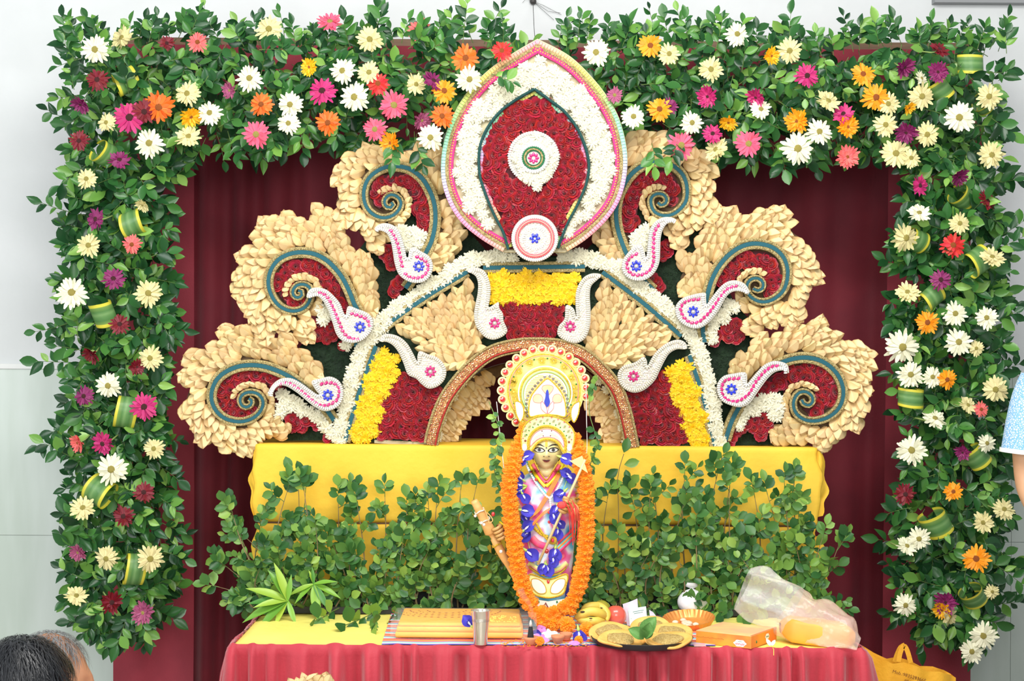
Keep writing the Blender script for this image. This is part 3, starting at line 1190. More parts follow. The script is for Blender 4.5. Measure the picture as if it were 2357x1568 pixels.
cA = crop(400, 730, 4.7525)
scroll('lowest scroll of beige petals on the left, coiling above the yellow riser', cA,
       [(1760, 1130), (1640, 960), (1500, 820), (1400, 740), (1280, 655), (1150, 590), (1000, 540), (850, 525), (700, 545), (560, 610), (470, 700), (425, 820), (430, 930), (480, 1030), (560, 1100), (660, 1135), (760, 1140), (860, 1110), (940, 1050), (985, 960), (975, 890), (930, 840), (860, 820), (790, 830), (745, 870), (735, 920), (760, 970), (800, 985), (850, 960), (860, 910), (830, 890)],
       [(1640, 660), (1600, 580), (1500, 450), (1350, 330), (1220, 225), (1160, 225), (1170, 290), (1050, 260), (950, 200), (850, 170), (700, 140), (600, 95), (530, 110), (490, 200), (540, 240), (500, 300), (380, 340), (250, 395), (130, 430), (130, 500), (200, 560), (60, 640), (125, 700), (220, 710), (170, 830), (150, 900), (150, 990), (125, 1040), (190, 1130), (215, 1220), (250, 1240), (260, 1375), (360, 1360), (460, 1320), (530, 1400), (610, 1450), (720, 1480), (840, 1510), (860, 1420), (880, 1350), (1000, 1335), (1130, 1320), (1250, 1260), (1265, 1240), (1190, 1160), (1110, 1090), (1080, 980), (990, 900), (900, 760), (1200, 640), (1520, 780)],
       [(490, 760), (560, 660), (700, 600), (880, 580), (1050, 620), (1180, 680), (1080, 760), (1000, 730), (840, 710), (720, 770), (670, 830), (680, 900), (700, 980), (780, 1030), (880, 1000), (930, 960), (920, 1000), (850, 1050), (700, 1075), (590, 1050), (510, 980), (480, 870)],
       [(1200, 860), (1260, 900), (1200, 960), (1180, 1040), (1300, 990), (1380, 960), (1420, 1030), (1500, 1040), (1560, 1080), (1620, 1130), (1670, 1200), (1720, 1270), (1310, 920)],
       [(1290, 1120), (1380, 1110), (1300, 1210), (1400, 1210), (1450, 1130), (1520, 1130), (1570, 1190), (1690, 1320), (1350, 1160)], 19, 19, 18, False)
cB = crop(530, 470, 4.7525)
scroll('middle scroll of beige petals on the left, between the lowest and the highest', cB,
       [(1380, 1560), (1410, 1400), (1400, 1180), (1360, 1090), (1310, 960), (1240, 820), (1150, 700), (1050, 610), (930, 550), (800, 530), (670, 545), (550, 600), (470, 690), (430, 800), (430, 910), (470, 1020), (540, 1110), (630, 1160), (720, 1170), (810, 1140), (870, 1070), (890, 980), (870, 910), (810, 880), (740, 890), (695, 940), (700, 1000), (745, 1025), (790, 1000), (785, 955), (750, 950)],
       [(1600, 1230), (1590, 900), (1550, 760), (1520, 570), (1440, 560), (1390, 600), (1300, 430), (1180, 260), (1110, 120), (960, 60), (910, 180), (860, 230), (740, 180), (650, 110), (570, 100), (510, 190), (400, 150), (330, 160), (305, 230), (310, 330), (270, 385), (320, 450), (250, 510), (80, 565), (130, 650), (70, 760), (85, 850), (70, 940), (45, 1010), (130, 1090), (170, 1130), (145, 1165), (205, 1200), (205, 1285), (270, 1290), (320, 1420), (430, 1480), (460, 1400), (520, 1350), (570, 1430), (620, 1380), (720, 1450), (800, 1480), (910, 1510), (910, 1400), (830, 1230), (930, 1200), (1020, 1090), (960, 1000), (900, 900), (1100, 800), (1380, 1240)],
       [(500, 830), (560, 700), (680, 620), (820, 600), (950, 640), (1070, 720), (1180, 850), (1250, 1000), (1290, 1130), (1240, 1170), (1150, 1000), (1050, 930), (960, 830), (860, 780), (760, 770), (670, 830), (640, 900), (640, 1000), (700, 1060), (790, 1060), (830, 1050), (740, 1110), (640, 1100), (560, 1030), (510, 940)],
       [(1010, 1160), (1060, 1220), (1030, 1260), (1080, 1160), (1270, 1540)],
       [(960, 1330), (1040, 1380), (960, 1440), (1100, 1350), (1120, 1430), (1060, 1480), (1160, 1400), (1230, 1550), (1190, 1080), (1230, 1160)], 21, 21, 20, False)
cC = crop(750, 310, 4.2364)
scroll('highest scroll of beige petals on the left, beside the tall flower petal', cC,
       [(780, 1500), (870, 1370), (960, 1190), (1030, 1050), (1065, 900), (1070, 760), (1050, 640), (1000, 520), (930, 420), (830, 345), (720, 315), (600, 320), (490, 370), (410, 450), (375, 560), (385, 670), (430, 750), (500, 800), (580, 815), (660, 790), (720, 730), (735, 660), (700, 610), (640, 590), (590, 620), (575, 670), (600, 710), (640, 715), (660, 690), (640, 665)],
       [(1040, 1340), (1150, 1290), (1250, 1180), (1310, 1040), (1335, 850), (1290, 790), (1200, 720), (1130, 480), (1100, 180), (900, 150), (770, 160), (560, 110), (390, 95), (330, 150), (200, 250), (150, 300), (110, 360), (70, 470), (160, 520), (110, 650), (110, 760), (80, 840), (130, 920), (230, 900), (290, 900), (370, 1010), (440, 1110), (510, 1150), (565, 1050), (590, 980), (620, 900), (720, 900), (790, 850), (820, 700), (760, 560), (960, 700), (1000, 1240)],
       [(440, 560), (500, 450), (600, 390), (720, 370), (840, 420), (930, 500), (990, 640), (1010, 800), (990, 980), (950, 1010), (890, 900), (870, 760), (850, 640), (790, 570), (700, 520), (600, 540), (540, 620), (530, 720), (560, 750), (470, 690)],
       [(740, 940), (800, 960), (860, 960), (780, 1030), (850, 1040), (900, 1080), (810, 1100), (930, 1000), (740, 1000)],
       [(600, 1130), (620, 1210), (570, 1170), (700, 1460), (740, 1430), (660, 1530), (640, 1270)], 20, 20, 19, False)
cD = crop(1350, 300, 4.2364)
scroll('highest scroll of beige petals on the right, beside the tall flower petal', cD,
       [(650, 1560), (560, 1470), (430, 1290), (350, 1120), (300, 960), (285, 820), (300, 680), (350, 560), (420, 450), (510, 370), (600, 330), (700, 315), (800, 330), (890, 390), (950, 470), (975, 580), (965, 690), (910, 770), (830, 825), (740, 835), (660, 800), (625, 730), (630, 660), (680, 625), (740, 630), (775, 670), (765, 715), (720, 735), (690, 710)],
       [(340, 1350), (200, 1260), (120, 1140), (80, 1020), (100, 950), (200, 850), (260, 700), (330, 400), (400, 100), (480, 20), (560, 0), (700, 60), (800, 160), (830, 240), (900, 250), (1050, 190), (1150, 260), (1265, 385), (1210, 450), (1170, 480), (1240, 620), (1240, 720), (1280, 810), (1250, 880), (1200, 880), (1100, 860), (1070, 920), (1030, 1010), (970, 1080), (900, 1170), (860, 1090), (820, 1020), (780, 960), (640, 930), (560, 860), (540, 760), (640, 560), (420, 760), (400, 1240)],
       [(400, 620), (500, 490), (620, 400), (760, 390), (860, 450), (900, 560), (880, 680), (820, 750), (790, 740), (800, 660), (760, 600), (660, 570), (560, 610), (520, 700), (490, 800), (470, 950), (430, 1040), (380, 1000), (340, 850), (350, 720)],
       [(480, 1060), (540, 1010), (590, 980), (500, 1110), (560, 1080), (600, 1060), (560, 1150), (470, 1120)],
       [(740, 1140), (790, 1190), (740, 1230), (800, 1120), (690, 1480), (720, 1530), (650, 1450), (700, 1190)], 20, 20, 19, True)
cE = crop(1530, 460, 4.7525)
scroll('middle scroll of beige petals on the right, between the lowest and the highest', cE,
       [(430, 1560), (410, 1420), (430, 1200), (470, 1000), (520, 850), (600, 710), (700, 600), (820, 520), (940, 485), (1060, 490), (1180, 530), (1280, 620), (1330, 740), (1330, 870), (1290, 990), (1210, 1070), (1110, 1115), (1010, 1110), (930, 1060), (890, 990), (900, 910), (950, 865), (1020, 865), (1065, 910), (1060, 970), (1010, 995), (960, 975)],
       [(160, 1060), (170, 850), (210, 770), (180, 640), (200, 590), (310, 650), (360, 530), (400, 400), (480, 280), (600, 170), (640, 90), (740, 110), (790, 150), (800, 200), (830, 220), (920, 170), (1070, 130), (1140, 140), (1170, 90), (1300, 75), (1365, 165), (1390, 250), (1360, 310), (1410, 380), (1480, 420), (1570, 540), (1640, 680), (1660, 790), (1690, 830), (1725, 910), (1640, 920), (1590, 955), (1540, 950), (1545, 1030), (1530, 1100), (1500, 1170), (1510, 1310), (1440, 1330), (1410, 1400), (1290, 1330), (1250, 1290), (1220, 1400), (1130, 1370), (1050, 1440), (905, 1480), (880, 1330), (920, 1250), (880, 1180), (800, 1080), (780, 960), (900, 800), (700, 800), (460, 1080)],
       [(620, 760), (740, 650), (880, 580), (1020, 560), (1140, 590), (1240, 690), (1270, 820), (1240, 940), (1150, 1040), (1080, 1050), (1090, 960), (1130, 870), (1050, 770), (950, 750), (830, 760), (780, 850), (640, 880), (540, 980), (520, 960), (560, 850)],
       [(700, 1140), (760, 1180), (680, 1200), (620, 1250), (560, 1310), (640, 1290), (520, 1370), (490, 1450), (510, 1520)],
       [(700, 1340), (780, 1360), (680, 1420), (760, 1450), (820, 1420), (700, 1510), (780, 1530), (580, 1480), (540, 1550), (820, 1500), (740, 1390)], 19, 19, 18, True)
cF = crop(1620, 720, 4.7525)
scroll('lowest scroll of beige petals on the right, coiling above the yellow riser', cF,
       [(230, 1390), (300, 1180), (420, 960), (560, 760), (700, 620), (830, 550), (960, 505), (1100, 490), (1240, 515), (1360, 580), (1460, 690), (1510, 820), (1505, 950), (1450, 1060), (1350, 1140), (1220, 1180), (1100, 1170), (1010, 1110), (970, 1020), (985, 930), (1040, 870), (1110, 865), (1170, 910), (1180, 970), (1140, 1010), (1080, 990), (1060, 950)],
       [(310, 660), (330, 580), (400, 500), (530, 400), (560, 300), (640, 250), (690, 340), (800, 270), (880, 210), (980, 170), (1050, 150), (1180, 90), (1270, 45), (1350, 140), (1350, 210), (1300, 260), (1450, 270), (1570, 320), (1680, 360), (1770, 370), (1830, 440), (1810, 520), (1790, 600), (1760, 620), (1740, 690), (1780, 770), (1830, 830), (1780, 890), (1790, 1000), (1750, 1100), (1740, 1240), (1690, 1300), (1580, 1270), (1530, 1310), (1490, 1390), (1400, 1440), (1280, 1530), (1240, 1450), (1150, 1430), (1000, 1400), (850, 1390), (730, 1380), (740, 1290), (840, 1240), (870, 1150), (850, 1040), (900, 880), (1000, 780), (820, 660), (520, 780)],
       [(720, 700), (850, 640), (980, 600), (1130, 560), (1280, 600), (1400, 720), (1440, 860), (1400, 1000), (1300, 1080), (1150, 1110), (1070, 1050), (1180, 1030), (1280, 970), (1240, 850), (1130, 740), (1010, 760), (900, 820), (820, 830), (700, 880), (620, 890), (640, 800)],
       [(640, 940), (720, 930), (790, 950), (560, 1000), (640, 1020), (720, 1020), (800, 1040), (480, 1060), (560, 1080), (750, 1110), (790, 1130), (420, 1140), (380, 1220)],
       [(560, 1180), (640, 1160), (700, 1190), (540, 1260), (620, 1280), (700, 1260), (620, 1340), (470, 1220), (360, 1290), (300, 1370), (260, 1430), (420, 1260)], 18, 18, 17, True)


m_basep = M('thermocol_plate', (196, 192, 182), 0.8)  # greyed so its colour stands in for shade in the gaps between beads
# ---------------------------------------------------------------- bead paisleys
_g = g_ball((0, 0, 0), (0.5, 0.36, 0.5), 8, 5)
BEAD = mesh_from('bead', _g[0], _g[1], m_pearlw, smooth=True)
PEARL = mesh_from('pearl', _g[0], _g[1], m_pearl, smooth=True)
_g = g_lathe([(0.0, 0.42), (0.26, 0.34), (0.5, 0.1), (0.5, 0)], 8)
GEMP = mesh_from('gem', [Vector((v[0], -v[2], v[1] * 1.45)) for v in _g[0]], _g[1], m_pink)
GEMB = mesh_from('gem', [Vector((v[0], -v[2], v[1] * 1.45)) for v in _g[0]], _g[1], m_blue)
_g = g_lathe([(0.0, 0.4), (0.3, 0.3), (0.5, 0)], 5)
CHIP = mesh_from('chip', [Vector((v[0], -v[2], v[1])) for v in _g[0]], _g[1], m_glit)


def gem_flower(x, y, r, n, me, Y, parent, lift, gw=None):
    for k in range(n):
        a = 2 * pi * k / n
        p = P(x + r * cos(a), y + r * sin(a), Y) - Vector((0, lift, 0))
        s = (gw or r * 0.72) * S(Y)
        inst('gem', me, frame(p, Vector((cos(a), 0, -sin(a))), Vector((0, -1, 0)), s), parent)


def bead_row(path, step, size, Y, me, lift, along=0.55):
    mm = []
    q = resample(path, step)
    for i, p in enumerate(q):
        t = (q[min(i + 1, len(q) - 1)] - q[max(i - 1, 0)])
        t = t.normalized() if t.length > 0 else Vector((1, 0, 0))
        nrm = Vector((t.y, 0, t.x))
        w = P(p.x, p.y, Y) - Vector((0, lift, 0))
        mm.append(frame(w, nrm, Vector((0, -1, 0)), (size * along * S(Y), size * 0.8 * S(Y), size * S(Y))))
    return mm


def paisley(label, c, outline, gems, fl, pink, Y=-0.10, dense=False, k=1.0):
    out = spline(c(outline), 4, closed=True)
    o2 = [(p.x, p.y) for p in out]
    ctr = c([fl])[0]
    root = thing('paisley_ornament', P(ctr[0], ctr[1] + 20, Y), label, 'ornament', 'bead paisleys on the flower panel')
    mk('base_plate', plate(o2, Y + 0.03, 0.03), m_basep, root)
    sg = 1 if area2(o2) > 0 else -1
    rim = offset_path(out + out[:2], 4.5 * sg)[:-1]
    mk('bead_rim', joined(BEAD, bead_row(rim, 4.9, 9.5, Y, BEAD, 0.0025, 0.46)), m_pearl if dense else m_pearlw, root, smooth=True, kind='stuff')

    def inside(x, y, m=9):
        return all(hypot(p.x - x, p.y - y) > m for p in out[::2])
    pts = [q for q in hexfill(o2, 5.2, 0.3) if inside(*q, 9) and hypot(q[0] - ctr[0], q[1] - ctr[1]) > (13 if not dense else 11)]
    mm = []
    for (x, y) in pts:
        w = P(x, y, Y)
        mm.append(frame(w, Vector((cos(rnd.uniform(0, 6)), 0, sin(rnd.uniform(0, 6)) + 0.01)), Vector((rnd.uniform(-.3, .3), -1, rnd.uniform(-.3, .3))), rnd.uniform(4.2, 6) * S(Y)))
    if mm:
        mk('crystal_chips', joined(CHIP, mm), m_glit, root, kind='stuff')
    for path in gems:
        q = resample(spline(c(path), 3), 10.6)
        for i, p in enumerate(q):
            t = q[min(i + 1, len(q) - 1)] - q[max(i - 1, 0)]
            w = P(p.x, p.y, Y) - Vector((0, 0.0015, 0))
            inst('gem', GEMP, frame(w, Vector((t.x + 0.01, 0, -t.y)) + Vector((t.y, 0, t.x)) * 0.5, Vector((0, -1, 0)), 7.6 * S(Y)), root)
    gem_flower(ctr[0], ctr[1], 9, 8, GEMP if pink else GEMB, Y, root, 0.002, 6.4)
    mk('flower_heart', xf(g_ball((0, 0, 0), 3 * S(Y), 8, 5), Matrix.Translation(P(ctr[0], ctr[1], Y - 0.003))), m_pearl, root, smooth=True)
    return root


paisley('white bead paisley with blue gem flower on the lowest left scroll', cA,
        [(1045, 860), (1060, 790), (1110, 720), (1190, 670), (1290, 670), (1390, 720), (1490, 790), (1580, 850), (1605, 845), (1560, 790), (1520, 700), (1620, 670), (1710, 650), (1800, 690), (1850, 770), (1855, 880), (1810, 970), (1720, 1020), (1640, 1020), (1540, 970), (1440, 890), (1340, 810), (1230, 750), (1140, 760), (1080, 830)],
        [[(1170, 730), (1240, 720), (1300, 745), (1360, 785), (1420, 830), (1480, 880), (1530, 925), (1590, 960), (1650, 970), (1720, 950), (1780, 910), (1805, 850), (1810, 780), (1760, 730), (1690, 720), (1630, 730), (1580, 745)]], (1685, 855), False)
paisley('white bead paisley with blue gem flower on the middle left scroll', cB,
        [(850, 990), (890, 930), (970, 915), (1060, 940), (1150, 1020), (1210, 1100), (1240, 1180), (1270, 1220), (1300, 1120), (1400, 1150), (1500, 1190), (1560, 1260), (1560, 1360), (1510, 1440), (1430, 1500), (1330, 1520), (1230, 1490), (1170, 1420), (1130, 1300), (1090, 1180), (1030, 1070), (960, 1010), (860, 1030)],
        [[(980, 970), (1030, 990), (1080, 1045), (1110, 1105), (1135, 1160), (1160, 1220), (1185, 1275), (1210, 1340), (1240, 1405), (1290, 1455), (1350, 1475), (1410, 1480)], [(1330, 1200), (1400, 1220), (1460, 1240), (1510, 1280), (1525, 1330), (1510, 1370)]], (1420, 1345), False)
paisley('white bead paisley with blue gem flower on the highest left scroll', cC,
        [(480, 930), (510, 890), (570, 870), (640, 880), (700, 920), (740, 1000), (770, 1100), (790, 1200), (808, 1200), (820, 1130), (860, 1100), (930, 1140), (1010, 1190), (1045, 1270), (1030, 1360), (970, 1430), (890, 1450), (800, 1430), (720, 1370), (680, 1270), (660, 1150), (640, 1050), (600, 970), (540, 940)],
        [[(635, 940), (660, 980), (690, 1040), (705, 1090), (715, 1140), (725, 1190), (735, 1240), (745, 1290)], [(775, 1360), (820, 1390), (880, 1400), (940, 1385), (985, 1340), (1000, 1290), (975, 1240), (930, 1210), (885, 1190), (855, 1170)]], (907, 1285), False)
paisley('white bead paisley with blue gem flower on the highest right scroll', cD,
        [(870, 880), (820, 855), (740, 855), (670, 890), (620, 960), (600, 1060), (590, 1180), (575, 1250), (560, 1190), (530, 1120), (470, 1130), (390, 1210), (345, 1290), (350, 1380), (400, 1440), (480, 1470), (570, 1460), (650, 1400), (700, 1300), (710, 1180), (715, 1060), (740, 970), (790, 910), (860, 900)],
        [[(700, 930), (670, 980), (655, 1040), (655, 1100), (650, 1160), (655, 1230), (650, 1300), (620, 1360), (565, 1400), (500, 1415), (440, 1400), (400, 1350), (395, 1290), (430, 1240), (490, 1205)]], (485, 1325), False)
paisley('white bead paisley with blue gem flower on the middle right scroll', cE,
        [(915, 1010), (870, 930), (790, 890), (700, 890), (620, 940), (550, 1020), (490, 1100), (450, 1150), (440, 1080), (430, 1020), (300, 1040), (190, 1080), (120, 1160), (120, 1260), (170, 1340), (260, 1395), (350, 1410), (440, 1370), (520, 1290), (590, 1190), (650, 1080), (710, 1020), (790, 1000), (870, 1020), (900, 1040)],
        [[(780, 945), (720, 960), (670, 990), (630, 1040), (590, 1090), (555, 1140), (520, 1190), (480, 1240), (430, 1290), (380, 1330), (310, 1350), (240, 1320), (200, 1270), (175, 1210), (190, 1150), (240, 1110), (300, 1095), (390, 1090)]], (312, 1225), False)
paisley('white bead paisley with blue gem flower on the lowest right scroll', cF,
        [(915, 660), (900, 570), (830, 535), (750, 530), (660, 570), (590, 640), (520, 720), (465, 780), (460, 700), (440, 650), (330, 665), (220, 690), (150, 770), (145, 870), (190, 960), (280, 1010), (390, 1030), (480, 990), (550, 900), (620, 800), (690, 710), (760, 650), (840, 630), (890, 640)],
        [[(800, 580), (740, 590), (690, 625), (640, 670), (600, 720), (560, 770), (530, 830), (490, 890), (440, 930), (390, 960), (330, 970), (270, 960), (220, 920), (195, 860), (200, 800), (230, 745), (290, 725), (400, 720)]], (302, 838), False)
cI = crop(1040, 560, 6.03)
paisley('pearl paisley with pink gem flower left of the red rose pot shape', cI,
        [(220, 400), (240, 350), (380, 350), (470, 410), (520, 520), (540, 640), (530, 780), (510, 890), (560, 870), (650, 820), (660, 900), (710, 980), (720, 1080), (760, 1170), (770, 1230), (700, 1300), (580, 1340), (470, 1310), (390, 1230), (330, 1130), (310, 1000), (330, 850), (360, 700), (365, 560), (330, 460), (250, 410)], [], (595, 1110), True, -0.085, True)
paisley('pearl paisley with pink gem flower right of the red rose pot shape', k2,
        [(1715, 390), (1650, 385), (1590, 420), (1550, 500), (1545, 600), (1550, 680), (1530, 620), (1480, 600), (1470, 690), (1430, 740), (1425, 800), (1480, 840), (1550, 855), (1610, 820), (1640, 740), (1645, 640), (1640, 540), (1650, 470), (1700, 420)], [], (1510, 742), True, -0.085, True)
paisley('pearl paisley with pink gem flower below the left beige petal fan', kL,
        [(640, 140), (690, 60), (780, 50), (900, 90), (1000, 180), (1070, 300), (1130, 410), (1130, 340), (1160, 270), (1260, 310), (1380, 350), (1470, 440), (1500, 540), (1470, 650), (1380, 730), (1270, 750), (1180, 690), (1110, 620), (1010, 570), (950, 420), (890, 290), (820, 200), (740, 155)], [], (1292, 535), True, -0.085, True)
paisley('pearl paisley with pink gem flower below the right beige petal fan', kR,
        [(1080, 230), (1060, 160), (980, 120), (880, 140), (790, 190), (700, 270), (640, 360), (590, 450), (580, 380), (540, 330), (440, 400), (300, 440), (230, 520), (225, 620), (280, 710), (380, 770), (480, 770), (580, 720), (680, 620), (740, 500), (800, 380), (860, 290), (950, 240), (1040, 240)], [], (422, 575), True, -0.085, True)

# ---------------------------------------------------------------- tall flower petal (finial)
FY = -0.13
fin = thing('petal_finial', P(1232, 590, FY), 'tall petal-shaped board of white flowers around red roses at the top', 'flower panel')
fl_ = [(1237, 93), (1190, 120), (1130, 160), (1080, 210), (1045, 265), (1022, 330), (1016, 400), (1030, 460), (1062, 512), (1110, 552), (1162, 582)]
fr_ = [(1237, 93), (1310, 132), (1368, 188), (1412, 250), (1435, 312), (1443, 380), (1430, 450), (1400, 502), (1350, 550), (1300, 582)]
il_ = [(1230, 207), (1190, 230), (1150, 260), (1120, 300), (1104, 345), (1104, 400), (1115, 440), (1135, 490), (1158, 535), (1170, 575)]
ir_ = [(1230, 207), (1262, 230), (1302, 262), (1335, 310), (1354, 370), (1350, 420), (1330, 470), (1304, 520), (1284, 572)]
FO = [(p.x, p.y) for p in spline(fl_, 8)][::-1] + [(p.x, p.y) for p in spline(fr_, 8)][1:]
FI = [(p.x, p.y) for p in spline(il_, 8)][::-1] + [(p.x, p.y) for p in spline(ir_, 8)][1:]
m_fback = M('finial_board', (206, 196, 160), 0.8)
mk('board', plate(FO, FY + 0.035, 0.03), m_fback, fin)
PASTEL = [(240, 150, 170), (244, 186, 150), (240, 214, 110), (200, 222, 110), (150, 222, 170), (160, 220, 200), (206, 184, 224), (244, 150, 190)]
m_past = M('pastel_cylinder_beads', (240, 180, 180), 0.5, vcol=True)
m_hotpink = M('hot_pink_braid', (206, 52, 124), 0.55, bump=(150, 0.5))


def pastel_strip(path, sg, name, w, start):
    V, Fc, C = [], [], []
    q = resample(path, 7.2)
    L = len(q)
    for i in range(L - 1):
        a = q[i].lerp(q[i + 1], 0.06)
        b = q[i].lerp(q[i + 1], 0.94)
        g = strip([a, b], w, FY + 0.002, 0.009, 0.003)
        o = len(V)
        V += g[0]
        Fc += [tuple(k + o for k in f) for f in g[1]]
        t = (start + i / L * 9.0) % 8
        c0, c1 = PASTEL[int(t)], PASTEL[(int(t) + 1) % 8]
        f = t - int(t)
        C += [tuple(c0[j] * (1 - f) + c1[j] * f for j in range(3))] * len(g[0])
    mk(name, (V, Fc), m_past, fin, cols=C, kind='stuff')


for path, sg, st in ((spline(fl_, 5), -1, 0.0), (spline(fr_, 5), 1, 0.4)):
    pastel_strip(offset_path(path, sg * 4.5), sg, 'pastel_bead_strip', 10, st)
    mk('gold_braid', strip(offset_path(path, sg * 14), 9, FY + 0.004, 0.012, 0.002), m_gold, fin)
    pk = mk('pink_braid', strip(offset_path(path, sg * 23), 10, FY + 0.004, 0.014, 0.003), m_hotpink, fin)
    mm = bead_row(offset_path(path, sg * 21), 6.2, 3.6, FY, PEARL, 0.013, 1.0)
    mk('pearl_row', joined(PEARL, mm), m_goldp, pk, kind='stuff')
for path, sg, st in ((spline(il_, 5), -1, 2.0), (spline(ir_, 5), 1, 3.2)):
    mk('teal_cord', strip(path, 6, FY - 0.004, 0.022, 0.003), M('dark_teal', (24, 74, 72), 0.8, bump=(200, 0.6)) if 'dark_teal' not in MATS else MATS['dark_teal'], fin)
    pastel_strip(offset_path(path, sg * 6.5), sg, 'pastel_bead_strip', 8, st)


def far_from(path, d):
    pp = path[::1]
    return lambda x, y: all(hypot(p[0] - x, p[1] - y) > d for p in pp)


mumpts = [q for q in hexfill(FO, 19.5, 0.2, lambda x, y: not inpoly(x, y, FI)) if far_from(FO[4:-4], 36)(*q) and far_from(FI, 9)(*q) and q[1] < 582
          and not (1150 < q[0] < 1310 and q[1] > 560)]
put_flowers(MUM, mumpts, 30, FY, fin, 'white_chrysanthemum', 0.006)
fi_bed = mk('rose_bed', plate(FI, FY + 0.006, 0.008), MATS['dark_red_bed'], fin)
put_flowers(ROSE, [q for q in hexfill(FI, 19.5, 0.22) if far_from(FI[2:-2], 12)(*q) and hypot(q[0] - 1229, q[1] - 362) > 66 and q[1] < 570 and hypot(q[0] - 1232, q[1] - 548) > 46], 33, FY, fin, 'rose', 0.004)
# medallion
med = mk('medallion', xf(g_lathe([(0, 0.016), (58 * S(FY), 0.016), (59 * S(FY), 0.012), (59 * S(FY), 0)], 40), Matrix.Translation(P(1228, 362, FY)) @ Matrix.Rotation(radians(90), 4, 'X')), m_basep, fin, smooth=False)


def circ(x, y, r, n=60, a0=0, a1=2 * pi):
    return [Vector((x + r * cos(a0 + (a1 - a0) * i / n), y + r * sin(a0 + (a1 - a0) * i / n), 0)) for i in range(n + 1)]


mk('bead_rim', joined(BEAD, bead_row(circ(1228, 362, 56), 5.4, 9.5, FY - 0.016, BEAD, 0.001)), m_pearlw, med, smooth=True, kind='stuff')
put_flowers(MUM, [q for q in hexfill([(p.x, p.y) for p in circ(1229, 364, 50)], 18, 0.15) if hypot(q[0] - 1229, q[1] - 364) > 30] + [(1236, 420), (1222, 412), (1250, 410), (1208, 404), (1262, 400), (1237, 428)], 27, FY - 0.016, med, 'white_chrysanthemum', 0.004)


def dial(x, y, r, Y, parent, name, mat, th):
    return mk(name, xf(g_lathe([(0, th), (r * S(Y) - 0.001, th), (r * S(Y), th - 0.001), (r * S(Y), 0)], 40), Matrix.Translation(P(x, y, Y)) @ Matrix.Rotation(radians(90), 4, 'X')), mat, parent)


def ring_strip(x, y, r, w, Y, th, dome=0.002):
    return strip(circ(x, y, r, 48), w, Y, th, dome)


dial(1228, 364, 37, FY - 0.016, med, 'inner_disc', m_basep, 0.016)
DY = FY - 0.032
mk('bead_ring', joined(BEAD, bead_row(circ(1228, 364, 31), 5.6, 11, DY, BEAD, 0.001)), m_pearlw, med, smooth=True, kind='stuff')
m_green = M('green_braid', (22, 110, 66), 0.6, bump=(200, 0.6))
mk('green_braid', ring_strip(1228, 364, 24.5, 4, DY, 0.004), m_green, med)
mk('gold_braid', ring_strip(1228, 364, 20.5, 4, DY, 0.004), m_gold, med)
mk('green_braid', ring_strip(1228, 364, 17, 2.4, DY, 0.003), m_green, med)
gem_flower(1228, 364, 8.5, 8, GEMP, DY, med, 0.001, 6.4)
# lower disc
disc = thing('bead_disc', P(1232, 600, FY - 0.03), 'round white bead disc with coral ring and blue gem flower above the rose pot shape', 'ornament')
DY2 = FY - 0.022
mk('base_plate', xf(g_lathe([(0, 0.02), (53 * S(DY2), 0.02), (54 * S(DY2), 0.017), (54 * S(DY2), 0)], 48), Matrix.Translation(P(1231, 549, DY2)) @ Matrix.Rotation(radians(90), 4, 'X')), m_basep, disc)
DF = DY2 - 0.02
mk('bead_rim', joined(BEAD, bead_row(circ(1231, 549, 49.5), 4.8, 10, DF, BEAD, 0.001)), m_pearlw, disc, smooth=True, kind='stuff')
m_coral = M('coral_braid', (250, 104, 112), 0.6, bump=(180, 0.5))
mk('coral_ring', ring_strip(1231, 549, 41, 8, DF, 0.006), m_coral, disc)
mk('coral_cord', ring_strip(1231, 549, 41, 2, DF, 0.009, 0.001), M('pale_cord', (250, 178, 160), 0.6), disc)
mm = []
for (x, y) in hexfill([(p.x, p.y) for p in circ(1231, 549, 36)], 5, 0.3):
    mm.append(frame(P(x, y, DF), Vector((1, 0, rnd.uniform(-1, 1))), Vector((rnd.uniform(-.3, .3), -1, rnd.uniform(-.3, .3))), rnd.uniform(4, 6) * S(DF)))
mk('crystal_chips', joined(CHIP, mm), m_glit, disc, kind='stuff')
mk('bead_ring', joined(BEAD, bead_row(circ(1231, 549, 25), 5, 7, DF, BEAD, 0.002)), m_pearlw, disc, smooth=True, kind='stuff')
gem_flower(1231, 549, 7.6, 6, GEMB, DF, disc, 0.003, 7)

# ---------------------------------------------------------------- leafy garlands of the backdrop
def sprig(base, d, L, nleaf, ll, mats, stems, depth=0.3, face=0.9):
    """a twig with leaves to both sides; adds leaf matrices and a stem path"""
    d = Vector(d).normalized()
    side = d.cross(Vector((0, -1, 0)))
    side = side.normalized() if side.length > 1e-3 else Vector((1, 0, 0))
    bend = side * rnd.uniform(-0.5, 0.5) + Vector((0, -1, 0)) * rnd.uniform(-0.1, 0.35)
    pts = []
    for i in range(5):
        t = i / 4
        pts.append(base + d * (L * t) + bend * (L * 0.35 * t * t))
    stems.append(pts)
    for k in range(nleaf):
        t = 0.15 + 0.85 * (k + 0.5) / nleaf
        f = t * 4
        i = min(3, int(f))
        p = pts[i].lerp(pts[i + 1], f - i)
        ax = (pts[i + 1] - pts[i]).normalized()
        sg = 1 if k % 2 else -1
        if k == nleaf - 1:
            ld = ax
        else:
            ld = ax * rnd.uniform(0.3, 0.9) + side * sg * rnd.uniform(0.6, 1.1) + Vector((0, -1, 0)) * rnd.uniform(-0.3, 0.5)
        n = Vector((rnd.uniform(-.7, .7), -face, rnd.uniform(-.35, .8)))
        s = ll * rnd.uniform(0.7, 1.25)
        mats.append(frame(p, ld, n, s))


